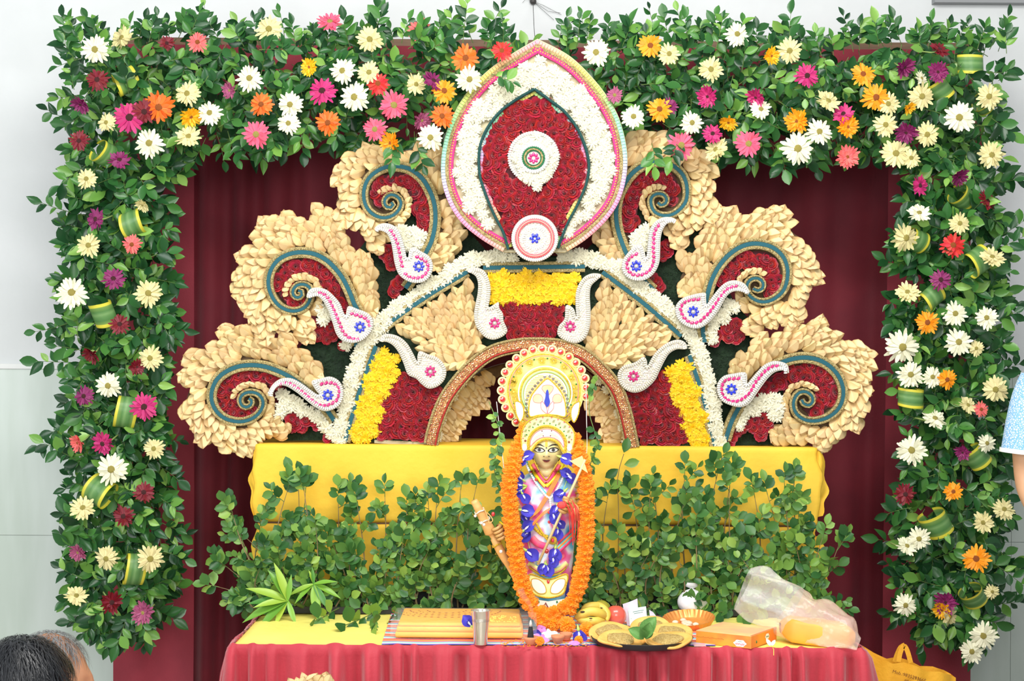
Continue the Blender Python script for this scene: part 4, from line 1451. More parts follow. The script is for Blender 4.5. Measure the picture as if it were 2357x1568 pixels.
def build_foliage(root, mats, stems, meshes, mat, keep=300, stem_mat=None, r=0.0013):
    """the leaves that show largest become parts; the rest one part of kind stuff"""
    order = sorted(range(len(mats)), key=lambda i: mats[i].translation.y - 0.9 * mats[i].col[2].length + rnd.uniform(-0.06, 0.06))
    big, rest = order[:keep], order[keep:]
    for i in big:
        inst('leaf', meshes[i % len(meshes)], mats[i], root)
    gs = []
    for k, me in enumerate(meshes):
        sel = [mats[i] for i in rest if i % len(meshes) == k]
        if sel:
            gs.append(joined(me, sel))
    if gs:
        mk('leaves', join(*gs), mat, root, smooth=True, kind='stuff')
    if stems:
        mk('stems', join(*[g_tube(p, [r, r * 0.9, r * 0.8, r * 0.6, r * 0.4][:len(p)], 4, caps=False) for p in stems]), stem_mat or m_stem, root, kind='stuff')


GS = S(0.05)
# --- top garland
gt = thing('leaf_garland', P(1200, 330, 0.1), 'leafy green garland across the top of the backdrop', 'garland')
ms, st = [], []


def top_edge(x):
    return 92 + 10 * sin(x / 90.0) + 6 * sin(x / 37.0) + (x - 1200) * 0.008


def bot_edge(x):
    return 318 + 16 * sin(x / 70.0 + 1) + 10 * sin(x / 31.0) + (18 if 1480 < x else 0)


for i in range(860):
    x = rnd.uniform(165, 2300)
    v = rnd.random()
    y = top_edge(x) + 15 + (bot_edge(x) - top_edge(x) - 30) * v
    Y = rnd.uniform(-0.10, 0.28)
    if 990 < x < 1470 and Y < 0.03:
        Y = rnd.uniform(0.03, 0.28)
    a = rnd.uniform(0, 6.28)
    d = Vector((cos(a), rnd.uniform(-0.5, 0.1), sin(a) - 0.35))
    sprig(P(x, y, Y), d, rnd.uniform(35, 65) * GS, rnd.randint(5, 7), rnd.uniform(26, 36) * GS, ms, st)
x = 150
while x < 2320:                                   # twigs standing up over the top edge
    if not (1190 < x < 1275):
        h = rnd.uniform(40, 86) * (1.15 if rnd.random() < 0.3 else 0.85)
        sprig(P(x, top_edge(x) + 18, rnd.uniform(-0.02, 0.2)), Vector((rnd.uniform(-.55, .55), rnd.uniform(-.2, .1), 1)), h * GS, rnd.randint(6, 9), rnd.uniform(22, 34) * GS, ms, st)
    x += rnd.uniform(14, 30)
x = 420
while x < 2060:                                   # and hanging below
    Yb = rnd.uniform(-0.08, 0.15) if not (760 < x < 1660) else rnd.uniform(0.05, 0.2)
    sprig(P(x, bot_edge(x) - 20, Yb), Vector((rnd.uniform(-.5, .5), rnd.uniform(-.3, .1), -1)), rnd.uniform(45, 75) * GS, rnd.randint(5, 8), rnd.uniform(28, 38) * GS, ms, st)
    x += rnd.uniform(16, 30)
for (x, y, a) in ((905, 320, -1.6), (960, 330, -1.4), (985, 120, 0.6), (1130, 170, -0.3), (1500, 330, -1.3), (1560, 320, -1.8)):
    sprig(P(x, y, -0.16 if x not in (1130,) else -0.2), Vector((cos(a), -0.1, sin(a))), 55 * GS, 7, 30 * GS, ms, st)
build_foliage(gt, ms, st, LEAF, m_leaf)


def column(label, cx, halfw, y0, y1, sd, outl, outr):
    root = thing('leaf_garland', P(cx(900), 1500, 0.1), label, 'garland')
    ms, st = [], []
    for i in range(520):
        v = rnd.random()
        y = y0 + (y1 - y0) * v
        w = halfw(y)
        x = cx(y) + rnd.uniform(-1, 1) * w * 0.82
        Y = rnd.uniform(-0.08, 0.26)
        a = rnd.uniform(0, 6.28)
        d = Vector((cos(a) * 0.8 + (x - cx(y)) / w * 0.5, rnd.uniform(-0.6, 0.1), sin(a) * 0.8 - 0.45))
        sprig(P(x, y, Y), d, rnd.uniform(35, 62) * GS, rnd.randint(5, 7), rnd.uniform(28, 40) * GS, ms, st)
    y = y0 - 40
    while y < y1 + 10:
        for sg, o in ((-1, outl), (1, outr)):
            x = cx(y) + sg * halfw(y) * 0.78
            big = rnd.random() < 0.28
            L = (rnd.uniform(75, 115) if big else rnd.uniform(35, 60)) * o
            sprig(P(x, y, rnd.uniform(-0.04, 0.16)), Vector((sg, rnd.uniform(-.25, .1), rnd.uniform(-.7, .5))), L * GS, 8 if big else 5, rnd.uniform(27, 38) * GS, ms, st)
        y += rnd.uniform(24, 42)
    for k in range(16):
        x = cx(y1) + rnd.uniform(-0.9, 0.9) * halfw(y1)
        sprig(P(x, y1 - 40 + rnd.uniform(-50, 20), rnd.uniform(-0.04, 0.16)), Vector((rnd.uniform(-.4, .4), -0.1, -1)), rnd.uniform(55, 105) * GS, 9, rnd.uniform(26, 38) * GS, ms, st)
    build_foliage(root, ms, st, LEAF, m_leaf)
    return root


column('leafy green garland column hanging down the left side', lambda y: 276 + 8 * sin(y / 170.0) - (6 if y > 1300 else 0), lambda y: 106 + 13 * sin(y / 95.0 + 1) - (25 if y > 1380 else 0), 330, 1430, 3, 1.0, 0.72)
column('leafy green garland column hanging down the right side', lambda y: 2190 + 6 * sin(y / 150.0 + 2), lambda y: 102 + 13 * sin(y / 88.0) - (15 if y > 1400 else 0), 330, 1440, 4, 0.72, 1.0)

# ---------------------------------------------------------------- gerberas
GCOL = {'white': (238, 236, 206), 'cream': (228, 217, 158), 'yellow': (252, 190, 26), 'orange': (246, 112, 26), 'golden': (252, 160, 18),
        'red': (214, 40, 36), 'coral': (238, 112, 108), 'pink': (236, 96, 126), 'magenta': (196, 40, 112), 'purple': (138, 36, 98), 'maroon': (124, 18, 34), 'mauve': (172, 84, 122)}
WORD = {'white': 'white', 'cream': 'cream', 'yellow': 'yellow', 'orange': 'orange', 'golden': 'golden orange', 'red': 'red', 'coral': 'coral', 'pink': 'pink',
        'magenta': 'magenta', 'purple': 'purple', 'maroon': 'dark red', 'mauve': 'mauve'}
GM = {k: M('gerbera_' + k, c, 0.55, var=0.07, hue=0.006, transl=0.15) for k, c in GCOL.items()}
m_gheart_l = M('gerbera_heart_pale', (206, 190, 96), 0.8, bump=(300, 0.8))
m_gheart_d = M('gerbera_heart_dark', (92, 40, 40), 0.8, bump=(300, 0.8))
m_calyx = M('calyx_green', (140, 164, 92), 0.6)


def gerbera_petals(mat, sd, cup):
    """rings of strap petals facing -Y; unit diameter"""
    r = random.Random(sd)
    V, Fc = [], []
    for ring, (n, R, rise, wf) in enumerate(((19, 0.5, 0.05, 0.115), (16, 0.43, 0.11, 0.105), (14, 0.27, 0.12, 0.07))):
        for k in range(n):
            a = 2 * pi * (k + 0.5 * ring) / n + r.uniform(-.07, .07)
            L = R * r.uniform(0.78, 1.1)
            tw = r.uniform(-.6, .6)
            c, s = cos(a), sin(a)
            bendp = r.uniform(-.08, .07)
            o = len(V)
            for t, w in ((0.14, 0.35), (0.5, 0.9), (0.8, 1.0), (1.0, 0.35)):
                rad = L * t
                h = -(rise * (1.2 - t) + cup * t * t * 0.5) - 0.03 + bendp * t * t
                hw = wf * 0.5 * w
                for q in (-1, 1):
                    V.append((rad * c - q * hw * s, h + q * hw * tw, rad * s + q * hw * c))
            for j in range(3):
                Fc.append((o + 2 * j, o + 2 * j + 1, o + 2 * j + 3, o + 2 * j + 2))
    return mesh_from('petals', V, Fc, mat, smooth=True)


GPET = {}
_g = g_lathe([(0.125, 0.05), (0.13, 0.11), (0.105, 0.15), (0.055, 0.168), (0, 0.172)], 12)
_hv = [Vector((v[0], -v[2], v[1])) for v in _g[0]]
m_gheart_o = M('gerbera_heart_orange', (196, 104, 40), 0.8, bump=(300, 0.8))
HEART = {'o': mesh_from('heart', _hv, _g[1], m_gheart_o, smooth=True), 'l': mesh_from('heart', _hv, _g[1], m_gheart_l, smooth=True), 'd': mesh_from('heart', _hv, _g[1], m_gheart_d, smooth=True)}
_g = g_lathe([(0.0, 0.16), (0.05, 0.16), (0.09, 0.08), (0.17, 0.0), (0.14, -0.03), (0, -0.03)], 10)
_g2 = g_tube([(0, 0.1, 0), (0.01, 0.4, 0.06), (0.0, 0.8, 0.22)], 0.035, 6)
_g = join(([Vector((v[0], v[2], v[1])) for v in _g[0]], _g[1]), _g2)
CALYX = mesh_from('stem', _g[0], _g[1], m_calyx, smooth=True)

FLOWERS = {'top': [
    (220, 115, 64, 'white', 0), (285, 90, 58, 'cream', 1), (455, 98, 46, 'coral', 0), (620, 68, 62, 'cream', 0), (760, 55, 58, 'pink', 1), (385, 100, 36, 'maroon', 0), (965, 70, 52, 'coral', 1),
    (225, 185, 52, 'maroon', 0), (433, 217, 58, 'cream', 0), (368, 247, 70, 'orange', 0), (300, 272, 74, 'magenta', 0), (332, 258, 56, 'maroon', 0), (438, 266, 52, 'yellow', 2), (483, 262, 56, 'white', 0),
    (575, 181, 60, 'white', 0), (532, 208, 40, 'mauve', 2), (602, 240, 54, 'orange', 0), (668, 240, 58, 'white', 0), (665, 285, 52, 'white', 0), (590, 310, 62, 'pink', 0), (754, 282, 56, 'orange', 0), (742, 212, 64, 'magenta', 0),
    (714, 155, 42, 'yellow', 2), (790, 165, 60, 'white', 0), (850, 168, 52, 'cream', 0), (850, 92, 60, 'cream', 0), (870, 193, 52, 'red', 0), (818, 225, 68, 'white', 0), (905, 243, 66, 'pink', 0), (863, 298, 54, 'pink', 0),
    (968, 275, 46, 'mauve', 2), (1018, 268, 54, 'orange', 0), (1022, 210, 56, 'golden', 0), (995, 190, 54, 'purple', 1), (955, 195, 50, 'cream', 1), (1072, 135, 62, 'orange', 0), (1080, 182, 60, 'white', 0), (1155, 118, 48, 'red', 0),
    (903, 330, 54, 'golden', 2), (990, 317, 60, 'white', 0), (435, 318, 58, 'cream', 1), (345, 330, 66, 'white', 0), (247, 283, 44, 'cream', 0), (188, 237, 46, 'purple', 2), (183, 325, 46, 'maroon', 0),
    (1372, 122, 62, 'white', 0), (1496, 107, 56, 'golden', 0), (1540, 125, 50, 'cream', 0), (1635, 160, 56, 'cream', 0), (1695, 80, 56, 'white', 0), (1773, 128, 42, 'yellow', 2), (1817, 117, 58, 'cream', 0), (1857, 175, 54, 'magenta', 0),
    (1985, 173, 56, 'golden', 0), (2078, 153, 50, 'purple', 2), (2015, 225, 64, 'golden', 0), (2043, 240, 52, 'cream', 0), (2160, 165, 48, 'purple', 2), (2160, 118, 48, 'maroon', 1), (2120, 222, 60, 'cream', 0), (2118, 182, 36, 'white', 1),
    (2275, 222, 58, 'cream', 0), (2208, 272, 70, 'white', 0), (1750, 253, 48, 'white', 0), (1742, 222, 46, 'magenta', 2), (1632, 222, 52, 'magenta', 2), (1415, 220, 38, 'mauve', 1), (1458, 270, 54, 'white', 0), (1518, 252, 56, 'golden', 0),
    (1542, 245, 38, 'purple', 0), (1592, 283, 52, 'white', 0), (1678, 278, 44, 'yellow', 2), (1640, 310, 46, 'magenta', 1), (1652, 348, 60, 'cream', 1), (1567, 335, 64, 'pink', 0), (1722, 332, 62, 'pink', 0), (1837, 280, 58, 'golden', 2),
    (1835, 343, 74, 'white', 0), (1885, 305, 60, 'white', 0), (1903, 237, 60, 'cream', 1), (1943, 265, 50, 'magenta', 1), (1950, 293, 50, 'golden', 2), (2038, 288, 54, 'cream', 0), (1950, 362, 54, 'coral', 2), (2060, 355, 66, 'cream', 0),
    (2095, 365, 46, 'cream', 0), (2087, 302, 54, 'purple', 2), (2133, 310, 56, 'cream', 0), (2280, 358, 62, 'cream', 1), (2090, 247, 32, 'yellow', 2)],
    'left': [(275, 372, 50, 'purple', 1), (200, 412, 46, 'cream', 0), (330, 470, 34, 'cream', 2), (225, 505, 52, 'purple', 1), (205, 565, 54, 'cream', 0), (305, 563, 44, 'coral', 0), (260, 645, 54, 'purple', 1), (165, 675, 72, 'white', 0),
             (343, 675, 62, 'cream', 0), (275, 747, 46, 'maroon', 0), (213, 813, 46, 'maroon', 2), (347, 825, 56, 'cream', 0), (315, 843, 38, 'maroon', 2), (250, 888, 58, 'white', 0), (195, 912, 46, 'purple', 0), (333, 938, 62, 'magenta', 0),
             (183, 1018, 44, 'coral', 2), (240, 1020, 54, 'magenta', 1), (355, 1033, 48, 'cream', 0), (258, 1080, 72, 'white', 0), (332, 1133, 48, 'maroon', 0), (285, 1188, 48, 'maroon', 0), (192, 1172, 58, 'cream', 1), (183, 1270, 44, 'mauve', 2),
             (247, 1285, 56, 'cream', 0), (345, 1287, 62, 'cream', 0), (175, 1375, 52, 'cream', 1), (255, 1385, 54, 'maroon', 1), (332, 1410, 54, 'mauve', 2)],
    'right': [(2205, 403, 48, 'purple', 2), (2113, 428, 48, 'magenta', 1), (2270, 465, 52, 'maroon', 1), (2115, 495, 54, 'white', 1), (2208, 515, 48, 'cream', 0), (2082, 547, 64, 'cream', 0), (2192, 565, 56, 'red', 0), (2282, 597, 58, 'cream', 1),
              (2165, 645, 48, 'purple', 0), (2088, 677, 56, 'cream', 1), (2133, 742, 54, 'golden', 0), (2198, 723, 56, 'white', 0), (2270, 733, 52, 'white', 0), (2075, 798, 78, 'white', 0), (2206, 788, 62, 'white', 0), (2246, 802, 36, 'cream', 0),
              (2095, 862, 60, 'white', 0), (2145, 868, 48, 'white', 0), (2178, 873, 46, 'golden', 0), (2290, 897, 60, 'cream', 0), (2225, 935, 44, 'cream', 1), (2257, 943, 36, 'coral', 0), (2150, 968, 58, 'white', 1), (2097, 1037, 68, 'white', 0),
              (2270, 1020, 42, 'white', 0), (2217, 1040, 38, 'purple', 2), (2082, 1138, 50, 'maroon', 1), (2193, 1132, 44, 'golden', 1), (2265, 1202, 50, 'cream', 1), (2310, 1175, 52, 'cream', 1), (2115, 1240, 52, 'white', 0), (2085, 1260, 50, 'white', 1), (2247, 1287, 62, 'golden', 0),
              (2083, 1393, 52, 'white', 0), (2177, 1385, 54, 'purple', 2), (2170, 1402, 44, 'yellow', 2), (2182, 1418, 50, 'cream', 1), (2283, 1362, 34, 'cream', 0), (2263, 1464, 62, 'white', 0), (2235, 1500, 54, 'white', 0)]}
ORD = ['first', 'second', 'third', 'fourth', 'fifth', 'sixth', 'seventh', 'eighth', 'ninth', 'tenth', 'eleventh', 'twelfth', 'thirteenth', 'fourteenth', 'fifteenth', 'sixteenth', 'seventeenth', 'eighteenth', 'nineteenth', 'twentieth',
       'twenty-first', 'twenty-second', 'twenty-third', 'twenty-fourth', 'twenty-fifth', 'twenty-sixth']


def ordinal(i, n, end):
    """where a thing stands among its like: first, last or counted from one end"""
    if n == 1:
        return 'only'
    return ORD[i]


for zone, fl in FLOWERS.items():
    key = 0 if zone == 'top' else 1
    where = {'top': ('along the top garland', 'from the left'), 'left': ('on the left garland column', 'from the top'), 'right': ('on the right garland column', 'from the top')}[zone]
    byc = {}
    for f in fl:
        byc.setdefault(f[3], []).append(f)
    for c, lst in byc.items():
        lst.sort(key=lambda f: f[key])
        for i, (x, y, dia, _c, pose) in enumerate(lst):
            if len(lst) == 1:
                lab = 'the only %s gerbera %s' % (WORD[c], where[0])
            else:
                lab = '%s gerbera %s, %s one %s' % (WORD[c], where[0], ORD[i], where[1])
            Y = -0.15 if zone == 'top' else -0.13
            if zone == 'top' and 985 < x < 1165:
                Y = -0.185
            if zone == 'top' and y < 105:
                Y = -0.06
            p = P(x, y, Y)
            r = random.Random(int(x * 7 + y))
            if pose == 0:
                n = Vector((r.uniform(-.35, .35), -1, r.uniform(-.15, .3)))
                cup = 0.0
            elif pose == 1:
                n = Vector((r.choice((-1, 1)) * r.uniform(0.4, 0.8), -0.9, r.uniform(0.3, 0.8)))
                cup = 0.12
            else:
                n = Vector((r.uniform(-.4, .4), -0.85, -r.uniform(0.8, 1.2)))
                cup = 0.38
            vkey = (c, cup, int(x) % 2)
            if vkey not in GPET:
                GPET[vkey] = gerbera_petals(GM[c], 31 + int(x) % 2 + int(cup * 100), cup)
            root = thing('gerbera', p, lab, 'flower', 'gerberas ' + where[0])
            s = dia * 1.06 * S(Y)
            d = Vector((r.uniform(-1, 1), 0, r.uniform(-1, 1)))
            fm = frame(p, d + Vector((0.01, 0, 0.01)), n, s)
            inst('petals', GPET[vkey], fm, root)
            inst('heart', HEART['d' if c in ('magenta', 'purple', 'maroon') else 'o' if c in ('orange', 'golden', 'yellow', 'red', 'coral') else 'l'], fm, root)
            back = frame(p, (Vector((0, 0, 1)) + Vector((r.uniform(-.3, .3), 0, 0))), n, s)
            inst('stem', CALYX, back, root)

# ---------------------------------------------------------------- rolled striped leaves
m_strip = M('striped_leaf', (90, 140, 60), 0.4, vcol=True, transl=0.12, bump=(60, 0.1, (1, 1, 1)))


def striped_loop(name, x, y, wpx, rpx, rot, tilt, label, Y=-0.09):
    """a broad striped leaf bent round into an open loop; its stripes run along the leaf"""
    s = S(Y)
    W, R = wpx * s, rpx * s
    V, Fc, C = [], [], []
    cols = [(-1, (216, 206, 66)), (-0.78, (226, 216, 74)), (-0.7, (120, 154, 76)), (-0.35, (84, 132, 70)), (-0.1, (120, 160, 98)), (0.1, (96, 142, 80)), (0.4, (78, 126, 66)), (0.68, (118, 152, 74)), (0.76, (228, 218, 72)), (1, (210, 200, 60))]
    n = 26
    a0, a1 = radians(-150), radians(165)
    for i in range(n + 1):
        t = i / n
        a = a0 + (a1 - a0) * t
        rr = R * (1 + 0.16 * t)
        wv = 1.0 - 0.12 * abs(2 * t - 1)
        for q, c in cols:
            V.append(Vector((q * W / 2 * wv + 0.1 * R * sin(a), -rr * cos(a) * 0.8, rr * sin(a))))
            C.append(c)
    m = len(cols)
    for i in range(n):
        for k in range(m - 1):
            Fc.append((i * m + k, i * m + k + 1, (i + 1) * m + k + 1, (i + 1) * m + k))
    p = P(x, y, Y)
    mw = Matrix.Translation(p) @ Matrix.Rotation(rot, 4, 'Y') @ Matrix.Rotation(tilt, 4, 'Z') @ Matrix.Rotation(0.25, 4, 'X')
    me = mesh_from(name, V, Fc, m_strip, smooth=True, cols=C)
    o = inst(name, me, mw)
    return tag(o, label, 'leaf', 'rolled striped leaves in the garlands')


_L = [(290, 188, 54, 25, -0.55, 0.3), (240, 355, 46, 26, 0.5, 0.8), (308, 515, 54, 27, -0.35, -0.2), (237, 722, 58, 25, 1.25, 0.3), (290, 950, 50, 34, 0.1, 0.2), (230, 1132, 58, 32, 0.5, -0.3), (310, 1312, 46, 34, 0.06, 0.3)]
for i, (x, y, w, r_, ro, ti) in enumerate(_L):
    striped_loop('striped_leaf_roll', x, y, w, r_, ro, ti, 'rolled green leaf with yellow edges in the left garland, %s from the top' % ORD[i])
_R = [(2232, 148, 44, 27, 1.5, 0.1), (2163, 207, 48, 22, 0.85, 0.2), (2262, 240, 40, 22, 0.3, 0.9), (2213, 455, 50, 25, 0.5, 0.7), (2107, 555, 46, 24, 0.3, 0.5), (2250, 603, 52, 28, -0.6, 0.3), (2145, 685, 52, 22, -0.7, 0.2), (2095, 915, 44, 27, 1.57, 0.1), (2245, 1052, 52, 24, 0.8, 0.2), (2152, 1205, 58, 30, 1.0, 0.3), (2238, 1372, 46, 26, 0.9, 0.6)]
for i, (x, y, w, r_, ro, ti) in enumerate(_R):
    striped_loop('striped_leaf_roll', x, y, w, r_, ro, ti, 'rolled green leaf with yellow edges in the right garland, %s from the top' % ORD[i])

# ---------------------------------------------------------------- cut branches standing behind the statue
tray = thing('branch_trough', (0.05, -0.17, TZ), 'dark low trough holding the green branches behind the statue', 'trough')
_a, _b2 = P(640, 1400, -0.17).x, P(1850, 1400, -0.17).x
for z0, z1, ya, yb in ((TZ + 0.004, TZ + 0.008, -0.235, -0.105),):
    mk('base', g_box(_a, _b2, ya, yb, z0, z1), m_black, tray)
mk('front_wall', g_box(_a, _b2, -0.235, -0.229, TZ + 0.008, TZ + 0.024), m_black, tray)
mk('back_wall', g_box(_a, _b2, -0.111, -0.105, TZ + 0.008, TZ + 0.024), m_black, tray)
mk('end_wall', g_box(_a, _a + 0.006, -0.229, -0.111, TZ + 0.008, TZ + 0.024), m_black, tray)
mk('end_wall', g_box(_b2 - 0.006, _b2, -0.229, -0.111, TZ + 0.008, TZ + 0.024), m_black, tray)


def top_y(x):
    pts = [(510, 1240), (560, 1180), (620, 1150), (670, 1080), (740, 1115), (830, 1120), (900, 1130), (980, 1118), (1050, 1105), (1110, 1090), (1170, 1130), (1250, 1150), (1350, 1140), (1400, 1105), (1490, 1095), (1560, 1110), (1620, 1048), (1680, 1090), (1730, 1120), (1790, 1080), (1860, 1085), (1920, 1210)]
    for (a, b), (c, d) in zip(pts, pts[1:]):
        if a <= x <= c:
            return b + (d - b) * (x - a) / (c - a)
    return 1240


BR = []
x = 575
while x < 1870:
    BR.append((x, x + rnd.uniform(-30, 30), top_y(max(515, min(1915, x))) + rnd.uniform(-8, 30), -0.17 + rnd.uniform(-0.035, 0.03)))
    BR.append((x + 8, x + rnd.uniform(-45, 45), top_y(x) + rnd.uniform(85, 165), -0.19 + rnd.uniform(-0.03, 0.0)))
    if rnd.random() < 0.55:
        BR.append((x + 18, x + rnd.uniform(-40, 60), top_y(x) + rnd.uniform(130, 200), -0.21 + rnd.uniform(-0.02, 0.0)))
    x += rnd.uniform(31, 42)
BR += [(650, 535, 1160, -0.2), (665, 512, 1275, -0.21), (640, 505, 1330, -0.22), (1845, 1930, 1235, -0.2), (1840, 1920, 1380, -0.22), (1850, 1905, 1300, -0.2), (700, 560, 1210, -0.19)]
BSC = S(-0.2)
_n = len(BR)
for bi, (bx, tx, ty, Y) in enumerate(BR):
    base = P(bx, 1392, Y)
    base.z = TZ + 0.012
    if 1160 < tx < 1370 and ty < 1240:
        ty += 40
    tip = P(tx, ty + 22, Y - rnd.uniform(-0.02, 0.05))
    side = 'left' if bx < 1230 else 'right'
    if bi >= _n - 7:
        lab = 'leafy branch splaying out past the %s end of the yellow riser' % side
        grp = 'splayed branches at the %s end' % side
    else:
        lab = 'upright leafy green branch in the thicket on the %s of the statue' % side
        grp = 'branches on the %s of the statue' % side
    root = thing('leafy_branch', base, lab, 'branch', grp)
    pts = []
    off = Vector((rnd.uniform(-.03, .03), rnd.uniform(-.02, .01), 0))
    for i in range(7):
        t = i / 6
        pts.append(base.lerp(tip, t) + off * sin(pi * t))
    mk('stem', g_tube(pts, [0.0032, 0.003, 0.0027, 0.0023, 0.0019, 0.0014, 0.0008], 5), m_twig, root)
    H = (tip - base).length
    mats, st = [], []
    nt = max(4, int(H / 0.047))
    for k in range(nt):
        t = 0.06 + 0.94 * (k + rnd.uniform(0.2, 0.8)) / nt
        t = t ** 1.25
        f = t * 6
        i = min(5, int(f))
        p = pts[i].lerp(pts[i + 1], f - i)
        a = rnd.uniform(-1.15, 1.15) * (1 if k % 2 else 1) + (0 if rnd.random() < 0.8 else pi)
        d = Vector((sin(a) * (1 if k % 2 else -1) * 1.1, rnd.uniform(-0.9, 0.15), cos(a) * 0.9))
        sprig(p, d, rnd.uniform(32, 58) * BSC, rnd.randint(5, 7), rnd.uniform(20, 31) * BSC, mats, st, face=1.0)
    sprig(tip, (tip - pts[4]), 34 * BSC, 5, 27 * BSC, mats, st)
    for m in mats:
        if m.translation.z < TZ + 0.02:
            m.translation.z = TZ + 0.02 + rnd.uniform(0, 0.02)
        m.translation.y = min(m.translation.y, RY0 - 0.045)
        inst('leaf', LEAFR[0] if rnd.random() < 0.6 else LEAFR[1], m, root)
    mk('twigs', join(*[g_tube(q, [0.0012, 0.0011, 0.001, 0.0008, 0.0005], 4, caps=False) for q in st]), m_stem, root, kind='stuff')

# cut ends lying forward on the yellow cloth
for i, (bx, by, tx, ty) in enumerate(((880, 1405, 790, 1432), (860, 1408, 868, 1440), (780, 1400, 720, 1424), (950, 1400, 905, 1418), (1010, 1398, 980, 1408), (1700, 1402, 1732, 1430), (1640, 1400, 1660, 1418), (1830, 1400, 1800, 1420), (600, 1400, 560, 1392))):
    a, b = T(bx, by, TZ + 0.025), T(tx, ty, TZ + 0.02)
    root = thing('leafy_cutting', a, 'small leafy cutting lying forward on the yellow cloth, %s from the left' % ORD[sorted([790, 868, 720, 905, 980, 1732, 1660, 1800, 560]).index(tx)], 'branch', 'cuttings lying on the cloth')
    mats, st = [], []
    sprig(a, (b - a), max(0.05, (b - a).length), 7, 36 * BSC, mats, st, face=0.7)
    for m in mats:
        m.translation.z = max(m.translation.z, TZ + 0.016)
        inst('leaf', LEAFR[0], m, root)
    mk('stem', g_tube([Vector((p.x, p.y, max(p.z, TZ + 0.012))) for p in st[0]], 0.0016, 5), m_stem, root)

# a long bare twig leaning over the riser on the right, with a few leaves
for (pth, lv, lab) in (([(1420, 1420), (1424, 1200), (1422, 1100), (1436, 1045)], [(1436, 1042, 0.3, 1), (1437, 1070, 0.8, 0.2), (1423, 1080, -0.6, -0.4)], 'thin bare twig with three leaves right of the statue crown'),
                       ([(700, 1390), (690, 1230), (686, 1120), (670, 1090)], [(668, 1085, -0.3, 1), (686, 1130, -0.8, 0.3)], 'thin twig with one high leaf before the yellow cloth on the left')):
    q = [P(x, y, -0.17) for x, y in pth]
    root = thing('twig', q[0], lab, 'branch')
    mk('stem', g_tube(spline([tuple(v) for v in q], 0.02), 0.0012, 5), m_twig, root)
    for (x, y, dx, dz) in lv:
        inst('leaf', LEAFR[1], frame(P(x, y, -0.172), Vector((dx, -0.1, dz)), Vector((0.2, -1, 0.1)), 36 * BSC), root)

# rosettes of long striped leaves lying at the left end
m_drac = M('long_leaf', (128, 176, 62), 0.38, ramp=[(0, (74, 136, 56)), (0.5, (126, 178, 62)), (1, (176, 204, 76))], transl=0.15)
DRAC = petal_mesh('leaf', 1, 0.19, 1.0, -0.25, 0.18, m_drac, 7, 3, 0.25, 0.45)


def rosette(cx, cy, leaves, label, Y):
    c = P(cx, cy, Y)
    root = thing('long_leaf_plant', c, label, 'plant')
    mk('stem', g_tube([c + Vector((0, 0.01, 0.0)), c + Vector((0.02, 0.07, -0.02)), c + Vector((0.05, 0.13, -0.05))], 0.006, 6), m_stem, root)
    for (dx, dy, L, f) in leaves:
        d = Vector((dx, -f, -dy))
        inst('leaf', DRAC, frame(c, d, Vector((-dy * 0.2, -0.7, 0.75)), (L * S(Y) * 1.15, L * S(Y), L * S(Y))), root)


rosette(662, 1383, [(-1, -0.05, 92, .2), (-1, -0.42, 100, .1), (-0.9, 0.3, 112, .3), (-0.75, 0.62, 98, .5), (-0.3, -1, 92, 0), (-0.55, -1, 84, 0), (0.15, -1, 60, .1), (0.35, 0.75, 62, .5), (-0.5, 0.9, 70, .6), (-1, 0.02, 80, .5)],
        'rosette of long bright green leaves lying at the table left end', -0.33)
rosette(722, 1345, [(-1, 0.32, 64, .3), (-0.9, 0.75, 62, .5), (0.9, -0.25, 56, .3), (0.6, 0.8, 72, .5), (0.2, 1, 96, .5), (0.95, 0.35, 70, .2), (-0.05, -1, 40, .1), (-0.3, -1, 34, 0), (0.05, 1, 70, .4)],
        'rosette of long yellow-green leaves behind the one at the table end', -0.29)

# ---------------------------------------------------------------- statue
QY = -0.43                                  # middle plane of the statue
QS = S(QY)
m_robe = M('printed_robe', (120, 190, 230), 0.5, bump=(30, 0.15))
_nt = m_robe.node_tree
_tc = _nt.nodes.new('ShaderNodeTexCoord')
_no = _nt.nodes.new('ShaderNodeTexNoise')
_no.inputs['Scale'].default_value = 15
_no.inputs['Detail'].default_value = 1.5
_cr = _nt.nodes.new('ShaderNodeValToRGB')
_el = _cr.color_ramp.elements
for _p, _c in ((0.5, (255, 255, 255)), (0.5, (255, 255, 255)), (0.5, (255, 255, 255)), (0.5, (255, 255, 255))):
    _el.new(_p)
for e, (p, c) in zip(_el, ((0.30, (44, 150, 190)), (0.42, (110, 196, 236)), (0.5, (236, 240, 244)), (0.56, (240, 120, 180)), (0.64, (232, 64, 130)), (0.74, (246, 214, 150)))):
    e.position = p
    e.color = lin(c)
_nt.links.new(_tc.outputs['Object'], _no.inputs['Vector'])
_nt.links.new(_no.outputs['Fac'], _cr.inputs[0])
_nt.links.new(_cr.outputs[0], _nt.nodes['Principled BSDF'].inputs['Base Color'])
m_skin = M('painted_face', (232, 214, 156), 0.35, noise=(20, (220, 196, 128), 0.5), coat=0.2)
m_arm = M('painted_arm', (206, 160, 96), 0.4)
m_eyew = M('eye_white', (236, 234, 224), 0.3)
m_dark = M('painted_dark', (40, 32, 34), 0.5)
m_iris = M('iris_grey', (92, 96, 100), 0.3)
m_lip = M('painted_lip', (136, 62, 56), 0.4)
m_tilak = M('tilak_orange', (246, 176, 60), 0.6)
m_crown = M('crown_cream', (246, 244, 170), 0.55, noise=(18, (240, 236, 120), 0.7))
m_crownp = M('crown_pale', (250, 244, 226), 0.55)
m_yellow_o = M('crown_yellow', (250, 242, 120), 0.5, noise=(25, (252, 246, 170), 0.6))
